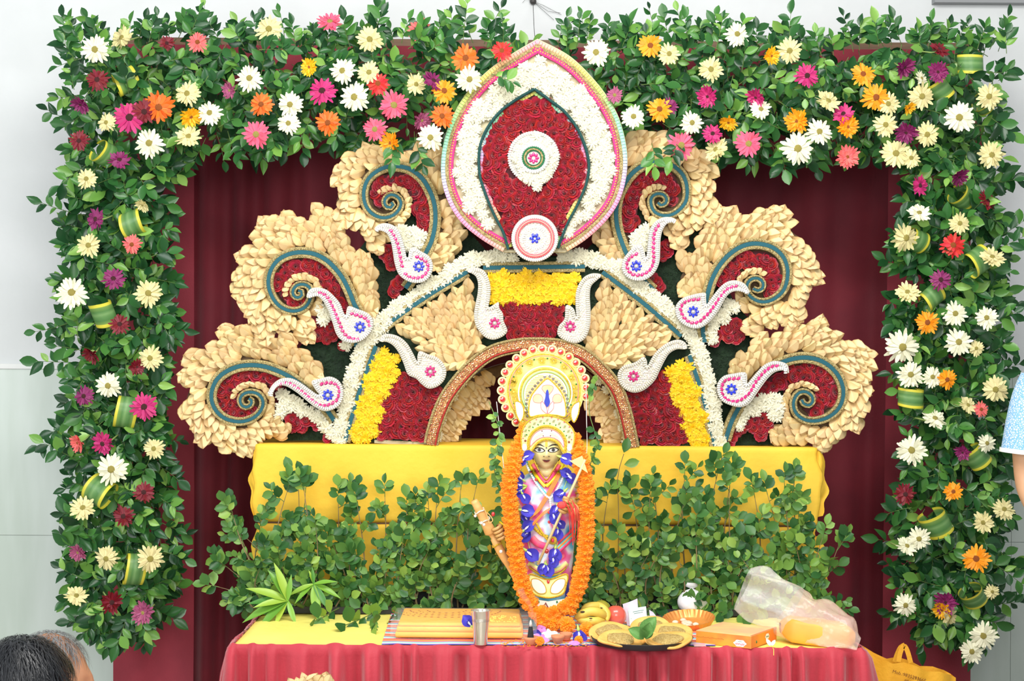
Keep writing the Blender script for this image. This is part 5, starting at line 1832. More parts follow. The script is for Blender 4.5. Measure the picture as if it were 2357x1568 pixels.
m_goldb = M('gold_thread', (228, 190, 50), 0.4, metal=0.1, bump=(260, 0.8))
m_mint = M('mint_trim', (182, 232, 160), 0.55)
m_pinkl = M('pink_line', (228, 104, 130), 0.5)
m_redgem = M('red_gem', (214, 34, 44), 0.1, coat=0.8, spec=0.9)
m_greengem = M('green_gem', (18, 120, 60), 0.12, coat=0.7)
m_mirror = M('mirror_disc', (190, 190, 190), 0.12, metal=0.9, var=0.3)
m_peacock = M('peacock_blue', (34, 52, 178), 0.4)
m_orangec = M('orange_felt', (246, 142, 50), 0.7)
m_bamboo = M('turned_wood', (234, 184, 116), 0.45, noise=(6, (222, 164, 92), 0.6, (1, 1, 6)))
m_staff = M('staff_gold', (230, 206, 148), 0.4, metal=0.2)
m_violet = M('blue_pea_petal', (62, 56, 190), 0.5, var=0.12, noise=(90, (104, 96, 220), 0.4), transl=0.15)
m_peaw = M('pea_streak', (232, 230, 246), 0.5)
m_limey = M('pea_calyx', (196, 224, 110), 0.5)
m_redth = M('red_thread', (240, 70, 66), 0.6)
m_orth = M('orange_thread', (250, 150, 70), 0.6)
m_turq = M('turquoise_stripe', (74, 206, 206), 0.5)
m_hot = M('pink_cloth', (232, 62, 124), 0.55, noise=(40, (246, 130, 90), 0.5))
m_bangle = M('yellow_bangle', (238, 208, 30), 0.3)
m_bangle2 = M('maroon_bangle', (112, 40, 44), 0.3)

stt = thing('statue', P(1266, 1450, QY), 'small crowned statue in a printed pink and blue robe holding a staff', 'statue')


def loft(rings, n=28, cap=True):
    """rings: (centre px x, px y, half width px, depth m, forward m)"""
    V, Fc = [], []
    for (cx, py, hw, dp, fw) in rings:
        c = P(cx, py, QY)
        for k in range(n):
            a = 2 * pi * k / n
            sx = math.copysign(abs(cos(a)) ** 0.85, cos(a))
            V.append(Vector((c.x + sx * hw * QS, QY - fw - sin(a) * dp, c.z)))
    m = len(rings)
    for i in range(m - 1):
        for k in range(n):
            l = (k + 1) % n
            Fc.append((i * n + k, (i + 1) * n + k, (i + 1) * n + l, i * n + l))
    if cap:
        Fc.append(tuple(range(n)))
        Fc.append(tuple((m - 1) * n + k for k in range(n - 1, -1, -1)))
    return V, Fc


_rings = [(1258, 1083, 20, 0.026, 0.0), (1258, 1092, 46, 0.036, 0.0), (1259, 1102, 66, 0.046, 0.0), (1260, 1120, 74, 0.052, 0.004), (1261, 1150, 71, 0.056, 0.006), (1261, 1190, 66, 0.056, 0.006),
          (1261, 1225, 62, 0.054, 0.004), (1261, 1260, 60, 0.056, 0.004), (1261, 1300, 57, 0.055, 0.002), (1262, 1340, 52, 0.052, 0), (1264, 1390, 49, 0.05, 0), (1266, 1430, 50, 0.05, 0), (1267, 1450, 50, 0.05, 0)]
robe_top = P(1258, 1083, QY)
mk('robe', loft(_rings), m_robe, stt, smooth=True)
# keep the foot on the table
# head with face: one continuous surface
HC = P(1257.5, 1036, QY - 0.02)
HR = (35 * QS, 0.047, 45 * QS)


def gauss(x, s):
    return math.exp(-(x / s) ** 2)


def face_y(dx, dz):
    """depth of the face surface at an offset (metres) from the head centre"""
    zz = max(-1, min(1, dz / HR[2]))
    wz = HR[0] * (1 - 0.20 * max(0, -zz) ** 1.5)
    q = 1 - (dx / wz) ** 2 - zz * zz
    y = -HR[1] * sqrt(max(q, 0.0))
    px, pz = dx / QS, dz / QS
    y -= 0.0105 * gauss(px, 5.5) * gauss(pz + 9, 7) + 0.004 * gauss(px, 3.5) * gauss(pz + 1, 9)
    y -= 0.004 * (gauss(px - 6, 3) + gauss(px + 6, 3)) * gauss(pz + 12, 3.4)
    y += 0.0035 * (gauss(px - 16, 9) + gauss(px + 16, 9)) * gauss(pz, 5)
    y -= 0.003 * gauss(px, 10) * gauss(pz + 24, 4.5) - 0.002 * gauss(px, 8) * gauss(pz + 30, 3)
    y -= 0.003 * gauss(px, 9) * gauss(pz + 38, 6)
    return y


_V, _F = g_ball((0, 0, 0), (1, 1, 1), 56, 40)
_o = []
for v in _V:
    dx, dz = v.x * HR[0], v.z * HR[2]
    wz = 1 - 0.20 * max(0, -v.z) ** 1.5
    dx *= wz
    if v.y < 0:
        dy = face_y(dx, dz)
    else:
        dy = v.y * HR[1] * 1.05
    _o.append(HC + Vector((dx, dy, dz)))
head = mk('head', (_o, _F), m_skin, stt, smooth=True)
mk('neck', g_tube([P(1258, 1072, QY - 0.008), P(1258, 1098, QY - 0.01)], [0.027, 0.031], 20), m_skin, stt, smooth=True)
for sg in (-1, 1):
    mk('ear', xf(g_ball((0, 0, 0), (0.006, 0.011, 0.02), 10, 8), Matrix.Translation(HC + Vector((sg * HR[0] * 1.0, 0.004, -0.008)))), m_skin, stt, smooth=True)


def feature(name, pts, lift, mat, parent=None, th=0.0006):
    """thin painted shape following the face; pts in photo pixels"""
    c = (sum(p[0] for p in pts) / len(pts), sum(p[1] for p in pts) / len(pts))
    V, Fc = [], []
    n = len(pts)
    rings = (0.0, 0.5, 1.0)

    def sp(x, y):
        w = P(x, y, HC.y - 0.04)
        dx, dz = w.x - HC.x, w.z - HC.z
        return Vector((w.x, HC.y + face_y(dx, dz) - lift, w.z))
    V.append(sp(*c))
    for r in rings[1:]:
        for p in pts:
            V.append(sp(c[0] + (p[0] - c[0]) * r, c[1] + (p[1] - c[1]) * r))
    for k in range(n):
        l = (k + 1) % n
        Fc.append((0, 1 + k, 1 + l))
        Fc.append((1 + k, 1 + n + k, 1 + n + l, 1 + l))
    return mk(name, (V, Fc), mat, parent or head, smooth=True)


def almond(cx, cy, w, h, lid=1.0, n=20, slant=0):
    out = []
    for k in range(n):
        a = 2 * pi * k / n
        x = cos(a)
        y = sin(a) * (1 - 0.35 * abs(x) ** 3)
        out.append((cx + w * x, cy - (h if y > 0 else h * 0.8) * y - slant * x))
    return out


for cx, sl in ((1241.3, -0.8), (1273.6, 0.8)):
    feature('eye_outline', almond(cx, 1036.6, 13.4, 6.8, slant=sl), 0.0008, m_dark)
    feature('eye_white', almond(cx, 1036.8, 10.6, 4.7, slant=sl), 0.0014, m_eyew)
    feature('iris', almond(cx, 1036.4, 4.4, 4.5), 0.002, m_iris)
    feature('pupil', almond(cx, 1036.4, 1.9, 1.9), 0.0026, m_dark)
feature('eyebrow', [(1228, 1026.5), (1236, 1022.6), (1245, 1022.6), (1254.5, 1028.6), (1245, 1024.6), (1236, 1024.4)], 0.0012, m_dark)
feature('eyebrow', [(1287, 1026.5), (1279, 1022.6), (1270, 1022.8), (1260.5, 1028.6), (1270, 1024.8), (1279, 1024.6)], 0.0012, m_dark)
feature('tilak', [(1254.6, 1012), (1260.4, 1012), (1260.4, 1027), (1257.5, 1030), (1254.6, 1027)], 0.0012, m_tilak)
feature('bindi', almond(1257.6, 1031, 1.7, 1.8), 0.0016, m_dark)
feature('upper_lip', [(1246.5, 1058.8), (1252, 1058), (1257.5, 1058.8), (1263, 1058), (1268.5, 1058.8), (1263, 1061), (1257.5, 1061.4), (1252, 1061)], 0.0012, m_lip)
feature('lower_lip', [(1249, 1060.6), (1257.5, 1061.4), (1266, 1060.6), (1262, 1064), (1257.5, 1064.8), (1253, 1064)], 0.0014, m_lip)
feature('mouth_line', [(1246, 1058.6), (1257.5, 1060.9), (1269, 1058.6), (1257.5, 1061.8)], 0.0022, m_dark)
for x in (1251.5, 1263.5):
    feature('nostril', almond(x, 1050.6, 1.9, 1.0), 0.0008, m_dark)
# hair edge behind the face
mk('hair', xf(g_ball((0, 0, 0), (HR[0] * 1.1, HR[1] * 1.0, HR[2] * 1.0), 24, 16), Matrix.Translation(HC + Vector((0, 0.016, 0.004)))), m_dark, stt, smooth=True)

# --- crown: lower cap
CYc = QY - 0.062
kc = crop(1150, 950, 8.709)
cap_out = kc([(560, 830), (470, 780), (430, 600), (440, 400), (500, 250), (600, 150), (760, 80), (950, 60), (1150, 90), (1300, 160), (1430, 270), (1500, 400), (1500, 560), (1470, 700), (1420, 830), (1330, 855), (1270, 820), (1220, 740), (1180, 660), (1120, 600), (1040, 570), (950, 560), (860, 570), (780, 610), (710, 680), (660, 760), (610, 815)])
crown = mk('crown', plate([(p.x, p.y) for p in spline(cap_out, 2, True)], CYc + 0.016, 0.016), m_crown, stt)
F0 = CYc
_arc = spline(kc([(500, 620), (500, 440), (560, 290), (680, 180), (820, 130), (960, 115), (1100, 140), (1250, 210), (1370, 310), (1440, 440), (1440, 580)]), 2)
mk('gold_edge', strip(spline(kc([(455, 760), (432, 600), (445, 400), (505, 252), (605, 152), (765, 84), (950, 64), (1150, 94), (1298, 164), (1428, 274), (1497, 402), (1497, 560), (1465, 700)]), 2), 3.4, F0, 0.002, 0.0016), m_goldb, crown)
_inn = spline(kc([(590, 800), (575, 640), (590, 520), (660, 400), (780, 310), (940, 275), (1100, 310), (1230, 400), (1310, 530), (1325, 660), (1310, 830)]), 2)
mk('gold_arch', strip(_inn, 6.2, F0, 0.003, 0.002), m_goldb, crown)
_brow = spline(kc([(600, 800), (660, 740), (720, 650), (800, 580), (880, 545), (950, 535), (1040, 548), (1120, 580), (1190, 640), (1240, 730), (1320, 830)]), 2)
mk('gold_arch', strip(_brow, 5, F0, 0.004, 0.002), m_goldb, crown)
cres = kc([(615, 680), (625, 560), (690, 440), (800, 360), (945, 330), (1090, 360), (1200, 440), (1275, 560), (1285, 690), (1220, 600), (1130, 530), (1030, 495), (945, 488), (850, 500), (760, 540), (680, 610)])
mk('crescent', plate([(p.x, p.y) for p in spline(cres, 2, True)], F0, 0.0015), m_crownp, crown)
mk('pink_line', strip(spline(cres + cres[:1], 2), 1.3, F0 - 0.0012, 0.001), m_pinkl, crown)


def drop(me_mat, x, y, r, Y, parent, name='gem', ang=0.0, long=1.5):
    g = g_lathe([(0.0, 0.5), (0.3, 0.42), (0.5, 0.12), (0.5, 0)], 8)
    V = [Vector((v[0], -v[2], v[1] * long)) for v in g[0]]
    key = 'drop_' + me_mat.name + str(long)
    if key not in DROPS:
        DROPS[key] = mesh_from('gem', V, g[1], me_mat)
    inst(name, DROPS[key], frame(P(x, y, Y), Vector((sin(ang), 0, cos(ang))), Vector((0, -1, 0)), 2 * r * S(Y)), parent)


DROPS = {}
for (x, y) in kc([(545, 445), (590, 362), (668, 295), (770, 243), (890, 215), (1008, 220), (1125, 250), (1218, 297), (1290, 375), (1338, 462)]):
    drop(m_greengem, x, y, 1.5, F0, crown, ang=(x - 1258) / 50)
for (x, y) in kc([(515, 565), (1390, 590)]):
    drop(m_lip, x, y, 2.8, F0, crown, long=1.0)
for (x, y) in kc([(850, 370), (1040, 366), (875, 467), (1018, 464)]):
    drop(m_bangle2, x, y, 1.5, F0 - 0.0015, crown, long=1.0)
# striped lozenges between the green drops, painted lines
for (x, y) in kc([(520, 365), (600, 285), (697, 222), (822, 175), (955, 150), (1083, 175), (1196, 222), (1305, 285), (1380, 375), (515, 460), (1400, 490)]):
    for o in (-1.8, 0, 1.8):
        mk('stitch', strip([Vector((x + o - 1.4, y + 3.2, 0)), Vector((x + o + 1.4, y - 3.2, 0))], 0.7, F0, 0.0009), m_dark, crown)
for (x, y) in kc([(610, 195), (735, 140), (865, 100), (1040, 100), (1170, 140), (1295, 195), (510, 275), (1395, 290), (465, 380), (1447, 400), (470, 515), (1440, 540)]):
    drop(m_pinkl, x, y, 1.8, F0, crown, 'pink_dot', long=1.0)
for i in range(9):
    yy = 395 + i * 27
    hw = (70, 130, 170, 200, 215, 225, 235, 240, 235)[i]
    for sg in (-1, 1):
        a = kc([(945 + sg * (60 if i < 2 else 30 + i * 26), yy), (945 + sg * (hw + i * 8), yy + 8)])
        mk('stitch', strip([Vector((*a[0], 0)), Vector((*a[1], 0))], 0.6, F0 - 0.0014, 0.0008), m_goldp, crown)
for sg, cx in ((-1, kc([(498, 700)])[0]), (1, kc([(1400, 705)])[0])):
    mk('side_rosette', xf(g_lathe([(0, 0.003), (5.5 * QS, 0.003), (6.5 * QS, 0)], 20, sy=1.3), Matrix.Translation(P(cx[0], cx[1], F0)) @ Matrix.Rotation(radians(90), 4, 'X')), m_crownp, crown)

# --- crown: round halo
HY = QY + 0.035
kh = crop(1140, 780, 6.817)
HX, HYp = 1252.0, 899.0
halo = mk('halo', plate([(p.x, p.y) for p in circ(HX, HYp, 92, 80)][:-1], HY + 0.01, 0.01), m_yellow_o, stt)
for (x, y) in kh([(735, 155), (590, 175), (455, 228), (335, 310), (232, 412), (160, 527), (112, 668), (97, 810), (115, 950), (165, 1080), (242, 1207), (328, 1305), (893, 168), (1027, 208), (1157, 285), (1262, 375), (1347, 490), (1405, 620), (1425, 768), (1420, 905)]):
    mk('scallop', plate([(p.x, p.y) for p in circ(x, y, 10.6, 24)][:-1], HY + 0.009, 0.012), m_crown, halo)
    g = g_lathe([(0.0, 0.55), (0.35, 0.42), (0.5, 0.1), (0.5, 0)], 10)
    if 'rg' not in DROPS:
        DROPS['rg'] = mesh_from('gem', [Vector((v[0], -v[2], v[1])) for v in g[0]], g[1], m_redgem)
    inst('gem', DROPS['rg'], frame(P(x, y, HY - 0.003), Vector((0, 0, 1)), Vector((0, -1, 0)), 14.5 * S(HY)), halo)


def hring(r, w, mat, th, name, dome=0.001, cx=HX, cy=HYp, a0=0, a1=2 * pi):
    return mk(name, strip(circ(cx, cy, r, 72, a0, a1), w, HY - 0.01, th, dome), mat, halo)


hring(83, 2.6, m_goldb, 0.002, 'gold_ring')
hring(79.5, 1.4, m_pinkl, 0.0015, 'pink_ring')
hring(61.5, 3, m_crownp, 0.003, 'pale_ring', cx=1255, cy=905)
hring(58, 2, m_goldb, 0.003, 'gold_ring', cx=1256, cy=907)
hring(53.5, 4, m_mint, 0.003, 'mint_ring', cx=1256, cy=908)
mk('inner_disc', plate([(p.x, p.y) for p in circ(1256, 909, 50, 48)][:-1], HY - 0.01, 0.002), m_crownp, halo)
_V, _F = [], []
for i in range(20):
    y = 862 + i * 3.6
    hw = sqrt(max(0, 47 ** 2 - (y - 909) ** 2))
    if hw > 4:
        g = strip([Vector((1256 - hw, y, 0)), Vector((1256 + hw, y, 0))], 1.6, HY - 0.012, 0.001)
        o = len(_V)
        _V += g[0]
        _F += [tuple(k + o for k in f) for f in g[1]]
mk('gold_hatching', (_V, _F), m_goldp, halo, kind='stuff')
# fans of gold thread
fx = kh([(320, 940), (290, 830), (275, 700), (300, 650), (370, 510), (540, 380), (730, 345), (915, 345), (1080, 440), (1190, 610), (1235, 760), (1240, 880)])
_V, _F = [], []
for (x, y) in fx:
    for k in range(18):
        a = 2 * pi * k / 18
        g = strip([Vector((x + 2.5 * cos(a), y + 2.5 * sin(a), 0)), Vector((x + 9 * cos(a), y + 9 * sin(a), 0))], 1.3, HY - 0.01, 0.001)
        o = len(_V)
        _V += g[0]
        _F += [tuple(q + o for q in f) for f in g[1]]
mk('gold_thread_fans', (_V, _F), m_goldb, halo, kind='stuff')
for (x, y) in kh([(610, 327), (820, 310), (1028, 373), (1192, 508), (1270, 713), (1265, 920), (426, 428), (290, 597), (240, 803), (432, 1033), (1188, 1038), (295, 1015)]):
    drop(m_greengem, x, y, 1.9, HY - 0.011, halo, long=1.2)
# pointed panel with mirrors and the peacock motif
pp = [(p.x, p.y) for p in spline(kh([(820, 625), (900, 680), (990, 780), (1060, 890), (1100, 1030), (1100, 1215), (960, 1200), (820, 1190), (680, 1200), (540, 1215), (530, 1030), (570, 890), (650, 780), (740, 680)]), 2, True)]
ppl = mk('pointed_panel', plate(pp, HY - 0.012, 0.006), m_crownp, halo)
mk('gold_edge', strip([Vector((x, y, 0)) for x, y in pp + pp[:1]], 3, HY - 0.018, 0.002, 0.001), m_goldb, ppl)
for (x, y) in kh([(775, 598), (718, 645), (670, 692), (625, 740), (583, 790), (545, 843), (512, 898), (492, 957), (484, 1022), (482, 1088), (495, 1150), (508, 1215), (853, 588), (910, 630), (957, 675), (1005, 720), (1045, 770), (1085, 825), (1110, 885), (1132, 942), (1140, 1010), (1140, 1078), (1125, 1140), (1115, 1210)]):
    drop(m_mirror, x, y, 3.8, HY - 0.012, halo, 'mirror', long=1.0)
for pts in ([(820, 880), (740, 800), (735, 760), (770, 730), (870, 730), (910, 760), (890, 820)], [(720, 1000), (610, 990), (595, 920), (640, 870), (710, 880), (745, 940)], [(920, 1000), (1030, 990), (1045, 920), (1000, 870), (930, 880), (900, 940)]):
    q = [(p.x, p.y) for p in spline(kh(pts), 1.5, True)]
    mk('feather_eye', plate(q, HY - 0.018, 0.0015), m_crown, ppl)
    mk('pink_line', strip([Vector((x, y, 0)) for x, y in q + q[:1]], 1.1, HY - 0.0195, 0.0008), m_pinkl, ppl)
pea = kh([(795, 830), (820, 795), (838, 840), (842, 910), (858, 1000), (815, 1070), (768, 1000), (785, 920)])
mk('peacock_body', plate([(p.x, p.y) for p in spline(pea, 1.5, True)], HY - 0.018, 0.005), m_peacock, ppl)
for pts in ([(812, 1170), (730, 1110), (715, 1040), (730, 985), (790, 1050)], [(822, 1170), (900, 1110), (918, 1040), (905, 985), (850, 1050)]):
    q = [(p.x, p.y) for p in spline(kh(pts), 1.5, True)]
    mk('wing', plate(q, HY - 0.018, 0.0022), m_crownp, ppl)
    mk('pink_line', strip([Vector((x, y, 0)) for x, y in q + q[:1]], 1.2, HY - 0.0202, 0.0008), m_pinkl, ppl)
for pts in ([(310, 985), (400, 1000), (445, 1100), (440, 1220), (390, 1300), (335, 1200), (315, 1100)], [(1325, 990), (1240, 1020), (1190, 1110), (1190, 1230), (1235, 1310), (1290, 1220), (1315, 1120)]):
    q = [(p.x, p.y) for p in spline(kh(pts), 1.5, True)]
    w = mk('side_leaf', plate(q, HY - 0.012, 0.012), m_crownp, halo)
    mk('gold_edge', strip([Vector((x, y, 0)) for x, y in q + q[:1]], 3, HY - 0.024, 0.0015, 0.001), m_goldb, w)
mk('halo_rod', g_tube([P(1255, 990, HY + 0.012), P(1258, 1085, QY + 0.02)], 0.006, 8), m_wood, stt)
mk('crown_cap', xf(g_ball((0, 0, 0), (0.058, 0.05, 0.055), 20, 12), Matrix.Translation(P(1258, 1003, QY - 0.012))), m_crown, stt, smooth=True)


# --- costume pieces
def robe_front(x, y):
    """depth of the robe's front at photo pixel x, y"""
    for a, b in zip(_rings, _rings[1:]):
        if a[1] <= y <= b[1]:
            t = (y - a[1]) / (b[1] - a[1])
            cx, hw, dp, fw = [a[i] + (b[i] - a[i]) * t for i in (0, 2, 3, 4)]
            q = max(0.0, 1 - min(1, abs((x - cx) / hw)) ** 2.2)
            return QY - fw - dp * sqrt(q)
    return QY - 0.05


def on_robe(path, w, mat, name, lift=0.004, th=0.003, dome=0.0015, step=3, parent=None):
    """band laid on the robe"""
    pth = spline(path, step)
    n = len(pth)
    V, Fc = [], []
    for i, p in enumerate(pth):
        for f in (-0.5, 0.0, 0.5):
            q = offset_path(pth[max(i - 1, 0):i + 2], w * f)[1 if i > 0 else 0]
            Y = robe_front(q.x, q.y) - lift - (dome if f == 0 else 0)
            V.append(P(q.x, q.y, Y))
        for f in (0.5, -0.5):
            q = offset_path(pth[max(i - 1, 0):i + 2], w * f)[1 if i > 0 else 0]
            V.append(P(q.x, q.y, robe_front(q.x, q.y) - lift + th))
    m = 5
    for i in range(n - 1):
        for k in range(m):
            l = (k + 1) % m
            Fc.append((i * m + k, (i + 1) * m + k, (i + 1) * m + l, i * m + l))
    return mk(name, (V, Fc), mat, parent or stt, smooth=True)


on_robe([(1217, 1066), (1232, 1092), (1255, 1120)], 8, m_bangle, 'collar_band', 0.006)
on_robe([(1297, 1068), (1280, 1095), (1257, 1120)], 8, m_bangle, 'collar_band', 0.006)
on_robe([(1226, 1068), (1240, 1090), (1256, 1110)], 8, m_hot, 'pink_border', 0.009)
on_robe([(1288, 1070), (1275, 1090), (1258, 1110)], 8, m_hot, 'pink_border', 0.009)
on_robe([(1212, 1062), (1222, 1090), (1250, 1130), (1266, 1142)], 5, m_turq, 'blue_border', 0.005)


def beads(path, step, size, mat, name, lift=0.006, parent=None):
    mm = []
    for p in resample(spline(path, 2), step):
        w = P(p.x, p.y, robe_front(p.x, p.y) - lift)
        mm.append(Matrix.Translation(w) @ Matrix.Scale(size * QS, 4))
    mk(name, joined(PEARL, mm), mat, parent or stt, smooth=True, kind='stuff')


beads([(1229, 1060), (1240, 1082), (1257, 1104), (1272, 1084), (1286, 1062)], 3.4, 4, m_goldp, 'gold_bead_string', 0.014)
beads([(1209, 1064), (1222, 1092), (1244, 1126), (1266, 1146), (1286, 1120), (1300, 1090)], 5, 6, m_pearlw, 'pearl_necklace', 0.012)
beads([(1266, 1148), (1268, 1170), (1272, 1195), (1276, 1215)], 5, 6, m_pearlw, 'pearl_necklace', 0.012)
for (x, y) in ((1222, 1088), (1234, 1104), (1264, 1180), (1264, 1202)):
    mk('red_bead', g_ball(P(x, y, robe_front(x, y) - 0.016), 3.6 * QS, 10, 7), m_redgem, stt, smooth=True)
for o in (0, 3, 6, 9):
    on_robe([(1292 - o, 1090), (1274 - o, 1125), (1256 - o, 1155), (1238 - o, 1180 + o * 0.4), (1208, 1200 + o)], 2.2, m_orth, 'orange_thread', 0.011, 0.002)
for o in (0, 3, 6):
    on_robe([(1292, 1163 + o), (1272, 1168 + o), (1250, 1180 + o), (1226, 1205 + o)], 2.0, m_orth, 'orange_thread', 0.012, 0.002)
on_robe([(1232, 1200), (1250, 1230), (1268, 1252)], 5, m_goldb, 'gold_chain', 0.010)
on_robe([(1226, 1212), (1246, 1230), (1262, 1236)], 7, m_goldb, 'gold_chain', 0.008)
# striped pink cloth at the hip
hip = [(1325, 1230), (1305, 1255), (1280, 1285), (1290, 1300), (1318, 1276), (1332, 1245)]
for k, (o, mt) in enumerate(((0, m_hot), (7, m_turq), (12, m_orth), (17, m_turq), (22, m_hot))):
    on_robe([(1322, 1216 + o), (1305, 1232 + o), (1284, 1252 + o), (1268, 1274 + o)], 6 if mt is not m_turq else 3.4, mt, 'hip_cloth', 0.010 + 0.001 * k)
on_robe([(1224, 1238), (1238, 1252), (1256, 1258)], 16, m_hot, 'hip_cloth', 0.007)
jw = P(1272, 1244, robe_front(1272, 1244) - 0.02)
mk('waist_jewel', xf(g_lathe([(0, 0.008), (0.005, 0.007), (0.011, 0.003), (0.013, 0)], 14), Matrix.Translation(jw) @ Matrix.Rotation(radians(90), 4, 'X')), m_goldb, stt)
drop(m_redgem, 1272, 1244, 4, jw.y - 0.008, stt, long=1.2)
drop(m_redgem, 1258, 1269, 5, robe_front(1258, 1269) - 0.012, stt, long=1.2)
# belts and apron
on_robe([(1216, 1296), (1240, 1312), (1262, 1317), (1288, 1311), (1306, 1296)], 12, m_crown, 'belt', 0.008)
on_robe([(1218, 1306), (1240, 1321), (1262, 1326), (1288, 1320), (1304, 1306)], 4, m_goldb, 'belt', 0.011)
on_robe([(1218, 1302), (1240, 1316), (1262, 1321), (1288, 1315), (1304, 1302)], 2, m_pinkl, 'belt', 0.013)
AY = QY - 0.062
ap = [(p.x, p.y) for p in spline([(1220, 1322), (1262, 1334), (1304, 1322), (1303, 1348), (1294, 1368), (1262, 1376), (1230, 1368), (1220, 1348)], 3, True)]
apr = mk('apron', plate(ap, AY + 0.01, 0.012), m_crown, stt)
mk('gold_edge', strip([Vector((x, y, 0)) for x, y in ap + ap[:1]], 3.6, AY - 0.002, 0.002, 0.0015), m_goldb, apr)
for pts in ([(1224, 1334), (1240, 1334), (1254, 1348), (1256, 1364), (1240, 1366), (1226, 1352)], [(1300, 1334), (1284, 1334), (1270, 1348), (1268, 1364), (1284, 1366), (1298, 1352)]):
    q = [(p.x, p.y) for p in spline(pts, 2, True)]
    lf = mk('apron_leaf', plate(q, AY - 0.002, 0.0018), m_crownp, apr)
    mk('gold_edge', strip([Vector((x, y, 0)) for x, y in q + q[:1]], 1.8, AY - 0.0036, 0.001), m_goldp, lf)
drop(m_redgem, 1262, 1339, 3.6, AY - 0.002, apr, long=1.5)
ap2 = [(1222, 1378), (1262, 1384), (1300, 1378), (1304, 1410), (1296, 1436), (1232, 1436), (1222, 1410)]
ap2m = mk('lower_apron', plate(ap2, AY + 0.008, 0.008), m_crownp, stt)
mk('red_peak', strip([Vector((1244, 1412, 0)), Vector((1256, 1388, 0)), Vector((1268, 1412, 0))], 4, AY, 0.002), m_lip, ap2m)
for (x, y) in ((1240, 1386), (1282, 1386), (1232, 1396), (1292, 1396)):
    drop(m_greengem, x, y, 2.2, AY, ap2m)
on_robe([(1304, 1330), (1306, 1380), (1306, 1436)], 9, m_violet, 'side_trim', 0.004)
on_robe([(1220, 1350), (1222, 1390), (1222, 1436)], 6, m_turq, 'side_trim', 0.004)

# --- arm on the right with hand on the staff
sh, elb, wri = P(1326, 1106, QY - 0.01), P(1337, 1184, QY - 0.03), P(1318, 1172, QY - 0.095)
arm = mk('arm', g_tube(spline([tuple(sh), tuple(sh.lerp(elb, 0.5) + Vector((0.006, 0, 0))), tuple(elb), tuple(elb.lerp(wri, 0.5) + Vector((0.002, 0, -0.006))), tuple(wri)], 0.012), 0.0185, 14), m_arm, stt, smooth=True)
s0, s1 = P(1347, 1058, QY - 0.118), P(1238, 1300, QY - 0.085)
hp = s0.lerp(s1, (1164 - 1058) / (1300 - 1058))
mk('hand', xf(g_ball((0, 0, 0), (0.017, 0.015, 0.024), 14, 10), Matrix.Translation(hp + Vector((0.013, 0.012, 0)))), m_arm, arm, smooth=True)
ax = (s0 - s1).normalized()
for k in range(4):
    c = hp + ax * (0.0165 - 0.011 * k)
    side = ax.cross(Vector((0, -1, 0))).normalized()
    fwd = Vector((0, -1, 0)) - ax * ax.dot(Vector((0, -1, 0)))
    L = (0.95, 1.05, 1.0, 0.85)[k]
    pts = []
    for t in range(6):
        a = radians(-60 + 45 * t)
        pts.append(c + side * -1 * (-0.0125 * cos(a)) * L + fwd * (0.0125 * sin(a) + 0.002) * L)
    mk('finger', g_tube(pts, [0.0052, 0.0055, 0.0053, 0.005, 0.0048, 0.004], 8), m_arm, arm, smooth=True)
mk('thumb', g_tube([hp + Vector((0.012, -0.006, 0.012)), hp + Vector((0.006, -0.013, 0.022)), hp + Vector((-0.004, -0.014, 0.026))], [0.006, 0.006, 0.0045], 8), m_arm, arm, smooth=True)
for t in (0.18, 0.34, 0.5):
    c = sh.lerp(elb, t) + Vector((0.004, 0, 0))
    mk('armlet', g_tube([c + Vector((0.0205 * cos(a), -0.0205 * sin(a), 0.004 * cos(a))) for a in [2 * pi * i / 20 for i in range(20)]], 0.0022, 6, closed=True), m_goldb, arm, smooth=True)
c = elb.lerp(wri, 0.75)
mk('bangle', g_tube([c + Vector((0.012 * cos(a), 0.012 * cos(a), 0.021 * sin(a))) for a in [2 * pi * i / 20 for i in range(20)]], 0.0022, 6, closed=True), m_goldb, arm, smooth=True)
for k in range(9):
    a = P(1298 + k * 3.2, 1152 + (k % 3) * 5, QY - 0.125)
    b = P(1312 + k * 2.0 + 4 * sin(k), 1228 + 9 * (k % 4), QY - 0.085)
    mk('red_thread', g_tube(spline([tuple(a), tuple(a.lerp(b, 0.35) + Vector((0.008, -0.012, 0.004))), tuple(b)], 0.01), 0.0013, 4), m_redth, arm)
mk('red_tassel', xf(g_ball((0, 0, 0), (0.014, 0.008, 0.011), 8, 6), Matrix.Translation(P(1293, 1163, QY - 0.14))), m_redth, arm)

